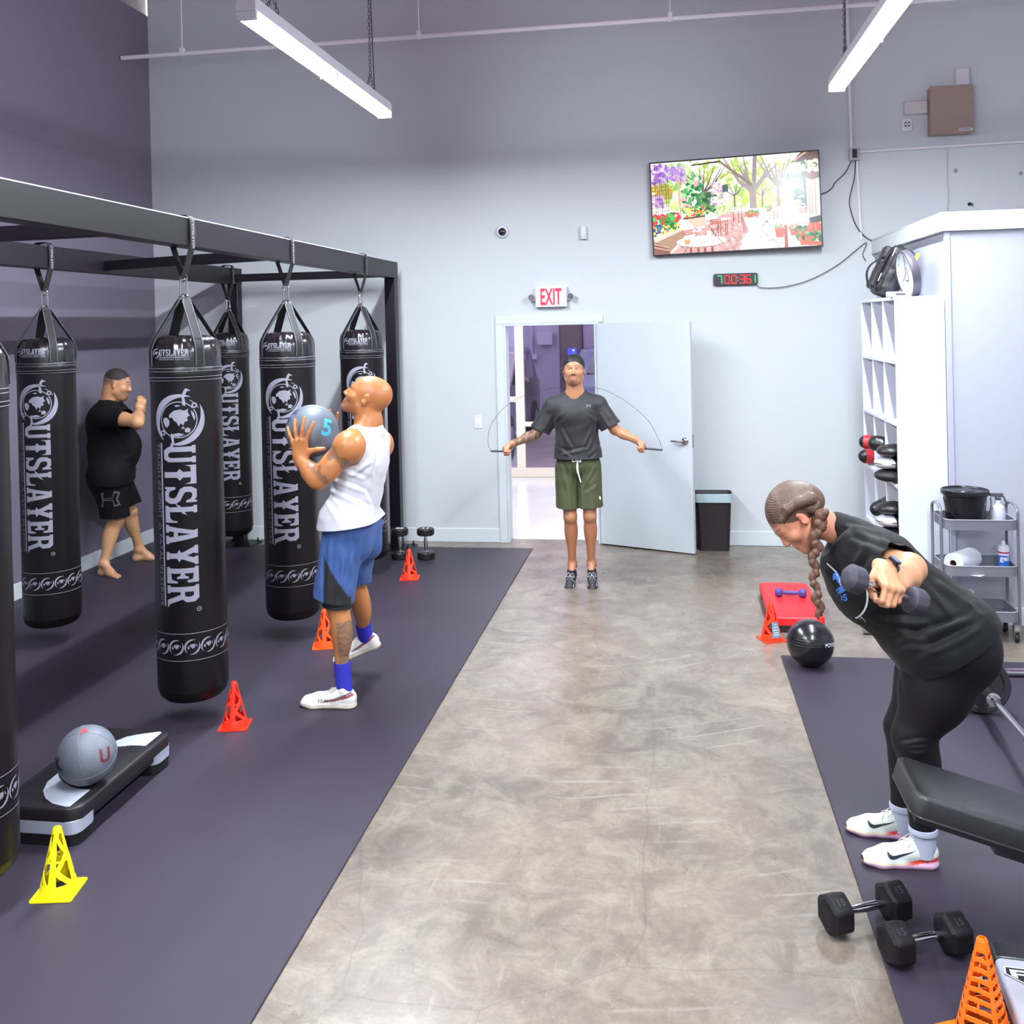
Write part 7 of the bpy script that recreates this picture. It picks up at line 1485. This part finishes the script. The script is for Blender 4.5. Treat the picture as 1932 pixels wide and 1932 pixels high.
cn = thing('aerosol_can', 'white and blue aerosol can on the middle tray of the trolley', 'spray can', (2.035, 6.48, z2)); mb = MB(); mb.lathe([(0, 0), (.033, 0), (.034, .004), (.034, .15), (.026, .165), (.018, .168), (0, .168)], 28); obj('can', mb, mat('can_white', 'd0d0e0', .3), cn)
mb = MB(); mb.lathe([(.0345, .012), (.0345, .105)], 28); lbb = obj('label', mb, mat('can_blue', '2c62c0', .35), cn); mb = MB(); mb.lathe([(0, .168), (.012, .168), (.012, .18), (.008, .195), (0, .196)], 16); obj('nozzle', mb, mat('label_white', 'd8d4d8'), cn)
def curved(txt, r, z, size, m, par, phi=-1.75): me = flat_mesh(text=txt, size=size, bold=size*.03); wrap(me, r, phi, z, .006); me.materials.append(m); return link('lettering', me, par)
curved('gel', .0345, .088, .045, mat('print_white', 'd8d8e0'), lbb); mb = MB(); mb.lathe([(.0345, .118), (.0345, .128)], 28); obj('red_band', mb, mat('band_red', 'b83448', .4), cn)
wt = thing('wipes_tub', 'white tub with blue label on the bottom tray of the trolley', 'tub', (1.80, 6.50, .139)); mb = MB(); mb.lathe([(0, 0), (.058, 0), (.060, .004), (.060, .12), (.062, .122), (.062, .15), (.056, .154), (0, .154)], 36); obj('tub', mb, mat('label_white', 'd8d4d8'), wt); mb = MB(); mb.lathe([(.0606, .03), (.0606, .10)], 36); obj('label', mb, mat('can_blue', '2c62c0'), wt)
# ============================================================ bench, barbell, plate, rails on the right
crm = mat('chrome', 'd8d8dc'); lea = mat('bench_vinyl', '151218', .38, bump=.4, bscale=600, coat=.15)
FL = Vector(at_floor(1690, 1420, .60)); wd = .285; Lb = 1.15; xd = Vector((.955, .0, -.275)).normalized(); yd = Vector((0.02, 1, 0)).normalized(); yd = (yd-xd*yd.dot(xd)).normalized(); zd = xd.cross(yd)
bn = thing('weight_bench', 'black padded weight bench cut off by the right edge of the picture', 'bench', (float(FL.x)+.6, float(FL.y)-.14, 0)); bi = T_(*(-bn.location)); O = FL-yd*wd
mb = MB(); out = [(p[0]+Lb/2, p[1]+wd/2) for p in rrect(Lb, wd, .035, 6)]; n = len(out); vs = []; fs = []
c0 = Vector((Lb/2, wd/2))
for k, z in ((.975, -.075), (1., -.066), (1., -.012), (.99, -.003), (.965, 0)):
    for p in out: q = c0+(Vector(p)-c0)*1.0; sx = (Lb/2-(1-k)*.5)/(Lb/2); sy = (wd/2-(1-k)*.5)/(wd/2); vs.append(O+xd*(c0.x+(q.x-c0.x)*sx)+yd*(c0.y+(q.y-c0.y)*sy)+zd*z)
fs = [tuple(range(n))[::-1], tuple(range(4*n, 5*n))]
for a in range(4): fs += [(a*n+i, a*n+(i+1) % n, (a+1)*n+(i+1) % n, (a+1)*n+i) for i in range(n)]
mb.add(vs, fs); o = obj('pad', mb, lea, bn, smooth=50); o.matrix_parent_inverse = bi
mb = MB(); mb.tube([O+xd*(c0.x+(p[0]-c0.x)*.996)+yd*(c0.y+(p[1]-c0.y)*.99)-zd*.066 for p in out], .004, 6, closed=True); obj('piping', mb, mat('piping_black', '1a171c', .4), o)
mb = MB(); mb.box(.02, Lb-.02, .015, wd-.015, -.088, -.075, frame(O, xd, yd, zd)); o = obj('pad_board', mb, mat('board_black', '17141a', .5), bn); o.matrix_parent_inverse = bi
mb = MB(); F_ = frame(O, xd, yd, zd); mb.box(.30, Lb, wd/2-.03, wd/2+.03, -.15, -.088, F_); mb.box(.80, .86, wd/2-.03, wd/2+.03, -.16, -.09, F_)
e = F_ @ Vector((.95, wd/2, -.15)); mb.box(e.x-.035, e.x+.035, e.y-.035, e.y+.035, .05, e.z+.03); mb.box(e.x-.03, e.x+.9, e.y-.03, e.y+.03, .02, .08); mb.box(e.x-.035, e.x+.035, e.y-.25, e.y+.25, .009, .06); o = obj('frame', mb, mat('bench_frame', '3a363e', .4, .3), bn, .004); o.matrix_parent_inverse = bi
# barbell with one plate, its end on the floor
p0 = Vector(at_floor(1846, 1287, .15)); p1 = Vector(at_floor(1932, 1387, .27)); d = (p1-p0).normalized()
bb = thing('barbell', 'chrome barbell sloping down to the floor behind the bending person', 'barbell', tuple(p0)); T = along((0, 0, 0), d)
mb = MB(); mb.lathe([(0, -.06), (.025, -.06), (.025, .34), (.032, .345), (.032, .365), (.0, .37)], 24, T); obj('sleeve', mb, crm, bb); mb = MB(); mb.lathe([(.014, .36), (.014, 1.67)], 18, T); obj('shaft', mb, crm, bb)
pt = thing('weight_plate', 'black rubber plate on the end of the chrome barbell', 'weight plate', tuple(p0+d*.03)); mb = MB(); mb.lathe([(.026, -.022), (.045, -.026), (.05, -.014), (.105, -.014), (.115, -.028), (.137, -.028), (.142, -.02), (.142, .02), (.137, .028), (.115, .028), (.105, .014), (.05, .014), (.045, .026), (.026, .022), (.026, -.022)], 56, T); obj('disc', mb, mat('plate_black', '1e1a1f', .55, bump=.3, bscale=120), pt)
mb = MB()
for i in range(40): a = i*2*PI/40; mb.box(.1415, .1435, -.002, .002, -.018, .018, T @ RZ(a))
obj('tread', mb, mat('plate_black', '1e1a1f'), pt)
a_, b_ = Vector(at_floor(1840, 1267, .03)), Vector(at_floor(1932, 1269, .03)); mb = MB(); mb.tube([(a_.x, a_.y, .031), (b_.x+.9, b_.y+.02, .031)], .022, 16); tag(obj('chrome_bar', mb, crm), 'chrome bar lying on the mat at the right edge behind the barbell plate', 'bar')
t = thing('floor_stand', 'short white tube foot with a black end on the concrete behind the bending person', 'stand', (1.19, 6.50, 0)); mb = MB(); mb.lathe([(0, 0), (.036, 0), (.036, .36), (0, .36)], 20, T_(0, 0, .036) @ RY(PI/2)); obj('tube', mb, mat('tube_white', 'd8d8dc', .25, .3), t); mb = MB(); mb.lathe([(0, -.004), (.0375, -.004), (.0375, .03), (.036, .03)], 20, T_(0, 0, .0375) @ RY(PI/2)); obj('end_cap', mb, mat('cap_grey', '8c8890', .4), t)
# grey rail with a wheel, lower right
q0 = Vector(at_floor(1900, 1800, .14)); q1 = Vector(at_floor(1955, 1940, .14)); d = (q1-q0).normalized(); s_ = Vector((-d.y, d.x, 0)); s_ = s_ if s_.x > 0 else -s_
rl = thing('bench_rail', 'grey box rail with black end cap and shield badge in the right front corner', 'exercise machine', (q0.x, q0.y, 0)); F_ = frame((0, 0, q0.z-.09), s_, d*-1, (0, 0, 1)); Lr = .62
mb = MB(); mb.prism(rrect(.105, .065, .018, 5), Lr, F_ @ T_(.015, .0, .055) @ frame((0, 0, 0), (1, 0, 0), (0, 0, 1), (0, -1, 0))); obj('rail', mb, mat('rail_grey', 'a6a4b0', .38, .2), rl, smooth=40)
mb = MB(); mb.prism(rrect(.115, .075, .022, 5), .075, F_ @ T_(.015, .055, .055) @ frame((0, 0, 0), (1, 0, 0), (0, 0, 1), (0, -1, 0))); obj('end_cap', mb, mat('cap_black', '1c191e', .35), rl, .004)
mb = MB(); mb.lathe([(0, -.018), (.030, -.018), (.036, -.012), (.036, .012), (.030, .018), (0, .018)], 28, F_ @ T_(-.085, .0, .0) @ RY(PI/2)); w_ = obj('wheel', mb, mat('wheel_black', '17151a', .3), rl); mb = MB(); mb.tube([F_ @ Vector((-.10, 0, .0)), F_ @ Vector((.0, 0, .0))], .008, 10); mb.box(-.05, .08, -.03, .03, -.04, .025, F_); obj('axle', mb, mat('cap_black', '1c191e'), rl)
bd = [[(-.040, .030), (.040, .030), (.044, -.005), (.0, -.040), (-.044, -.005)]]; Tb = F_ @ T_(.015, -.09, .0885)
mb = MB(); mb.prism(bd[0][::-1], .0015, Tb); o = obj('badge', mb, mat('badge_black', '1c1a20', .4), rl); me = join_flat([(flat_mesh([bd[0], [(p[0]*.86, p[1]*.86) for p in bd[0]]]), T_(0, 0, .002)), (flat_mesh([[(-.026, .018), (.028, .018), (.022, .010), (-.010, .010), (-.010, .002), (.014, .002), (.008, -.005), (-.010, -.005), (-.010, -.020), (-.026, -.010)]]), T_(0, 0, .002))]); me.transform(Tb); me.materials.append(mat('badge_silver', 'c4c4d0', .3)); link('badge_mark', me, o)
# ============================================================ outside, through the glass
bw = thing('metal_building', 'pale corrugated metal building across the yard with a brown door and meter', 'building', (-3, 19.2, 0)); bwi = T_(*(-bw.location)); mc = mat('corrugated', '9a94b0', .5)
mb = MB(); x = -9.
while x < 5: mb.add([(x, 19.2, -.03), (x+.42, 19.2, -.03), (x+.45, 19.16, -.03), (x+.50, 19.16, -.03), (x+.53, 19.2, -.03), (x, 19.2, 4.5), (x+.42, 19.2, 4.5), (x+.45, 19.16, 4.5), (x+.50, 19.16, 4.5), (x+.53, 19.2, 4.5)], [(0, 1, 6, 5), (1, 2, 7, 6), (2, 3, 8, 7), (3, 4, 9, 8)]); x += .53
mb.box(-9, 5, 19.21, 24, -.03, 4.5); o = obj('wall', mb, mc, bw, smooth=0); o.matrix_parent_inverse = bwi
def ob(px0, py0, px1, py1, Y, m, name, th=.05, par=bw, pi=None): a = at(px0, py0, Y); b = at(px1, py1, Y); mb = MB(); mb.box(min(a.x, b.x), max(a.x, b.x), Y-th, Y, min(a.z, b.z), max(a.z, b.z)); o = obj(name, mb, m, par, .004); o.matrix_parent_inverse = pi or bwi; return o
ob(1057, 560, 1100, 745, 19.14, mat('door_brown', '5c4c56', .5), 'door_panel'); ob(1014, 627, 1043, 650, 19.14, mat('meter_grey', 'a49ebc', .4), 'meter_box', .12); ob(1005, 668, 1014, 678, 19.14, mat('meter_grey', 'a49ebc'), 'junction_box', .08)
sc_ = ob(1071, 657, 1088, 670, 19.06, mat('panel_blue', '3c4ce0', .5, emit=1.2), 'lit_panel', .03); sc_['label'] = 'blue lit panel on the brown door'; a = at(1082, 661, 19.02); mb = MB(); mb.sphere(a, .022, 10, 6); mb.sphere(a-Vector((0, 0, .07)), .014, 10, 6); obj('indicator', mb, mat('led_white', 'f0f0f0'), sc_)
def car(label, px, Y, paint, rz, name='parked_car'):
    t = thing(name, label, 'car', (float(at(px, 700, Y).x), Y, -.03), rz); m = mat('paint_'+paint, paint, .25, .2, coat=.6); gm = mat('car_glass', '2a2838', .08, coat=1.)
    W2 = .92; side = [(-2.2, .35), (2.2, .35), (2.25, .75), (2.1, .98), (1.15, 1.08), (.55, 1.62), (-1.1, 1.66), (-1.9, 1.12), (-2.25, 1.05), (-2.28, .6)]
    mb = MB(); mb.prism(side, W2*2, frame((-W2, 0, 0), (0, -1, 0), (0, 0, 1), (1, 0, 0))); obj('body', mb, m, t, .06, smooth=50)
    mb = MB(); mb.add([(-.78, -1.10, 1.10), (.78, -1.10, 1.10), (.66, -.60, 1.60), (-.66, -.60, 1.60)], [(0, 1, 2, 3)]); obj('windscreen', mb, gm, t, solid=.02)
    for s in (-1, 1):
        mb = MB(); mb.add([(s*.935, -.95, 1.12), (s*.935, 1.3, 1.12), (s*.935, 1.0, 1.55), (s*.935, -.50, 1.55)], [(0, 1, 2, 3)]); obj('side_window', mb, gm, t, solid=.01)
        mb = MB(); mb.sphere((s*1.05, -.85, 1.16), (.12, .07, .09), 16, 10); obj('wing_mirror', mb, m, t); mb = MB(); mb.sphere((s*.70, -2.20, .78), (.18, .06, .10), 16, 10); obj('headlight', mb, mat('headlight', 'd8dcf4', .1, coat=1.), t)
        for y in (-1.35, 1.4):
            mb = MB(); mb.lathe([(0, -.12), (.20, -.12), (.33, -.11), (.35, -.08), (.35, .08), (.33, .11), (.20, .12), (0, .12)], 28, T_(s*.84, y, .35) @ RY(PI/2)); w_ = obj('wheel', mb, mat('tyre', '1a181c', .8), t); mb = MB(); mb.lathe([(0, .13), (.18, .125), (.19, .10)], 20, T_(s*.84, y, .35) @ RY(s*PI/2)); obj('hub', mb, mat('hub_grey', '8a8a98', .3, .6), w_)
    mb = MB(); mb.box(-.55, .55, -2.27, -2.24, .55, .80); obj('grille', mb, mat('grille_black', '1c1a20', .4), t); mb = MB(); mb.box(-.88, .88, -2.32, -2.20, .40, .52); obj('bumper', mb, mat('bumper_pale', 'b4bce0', .3), t); return t
car('dark parked car with pale bumper and wing mirror behind the left of the glass storefront', 880, 15.75, '5a4854', .0); car('blue-grey car glimpsed at the right of the doorway above the shoulder of the rope skipper', 1205, 16.5, '3c4a74', -.05)
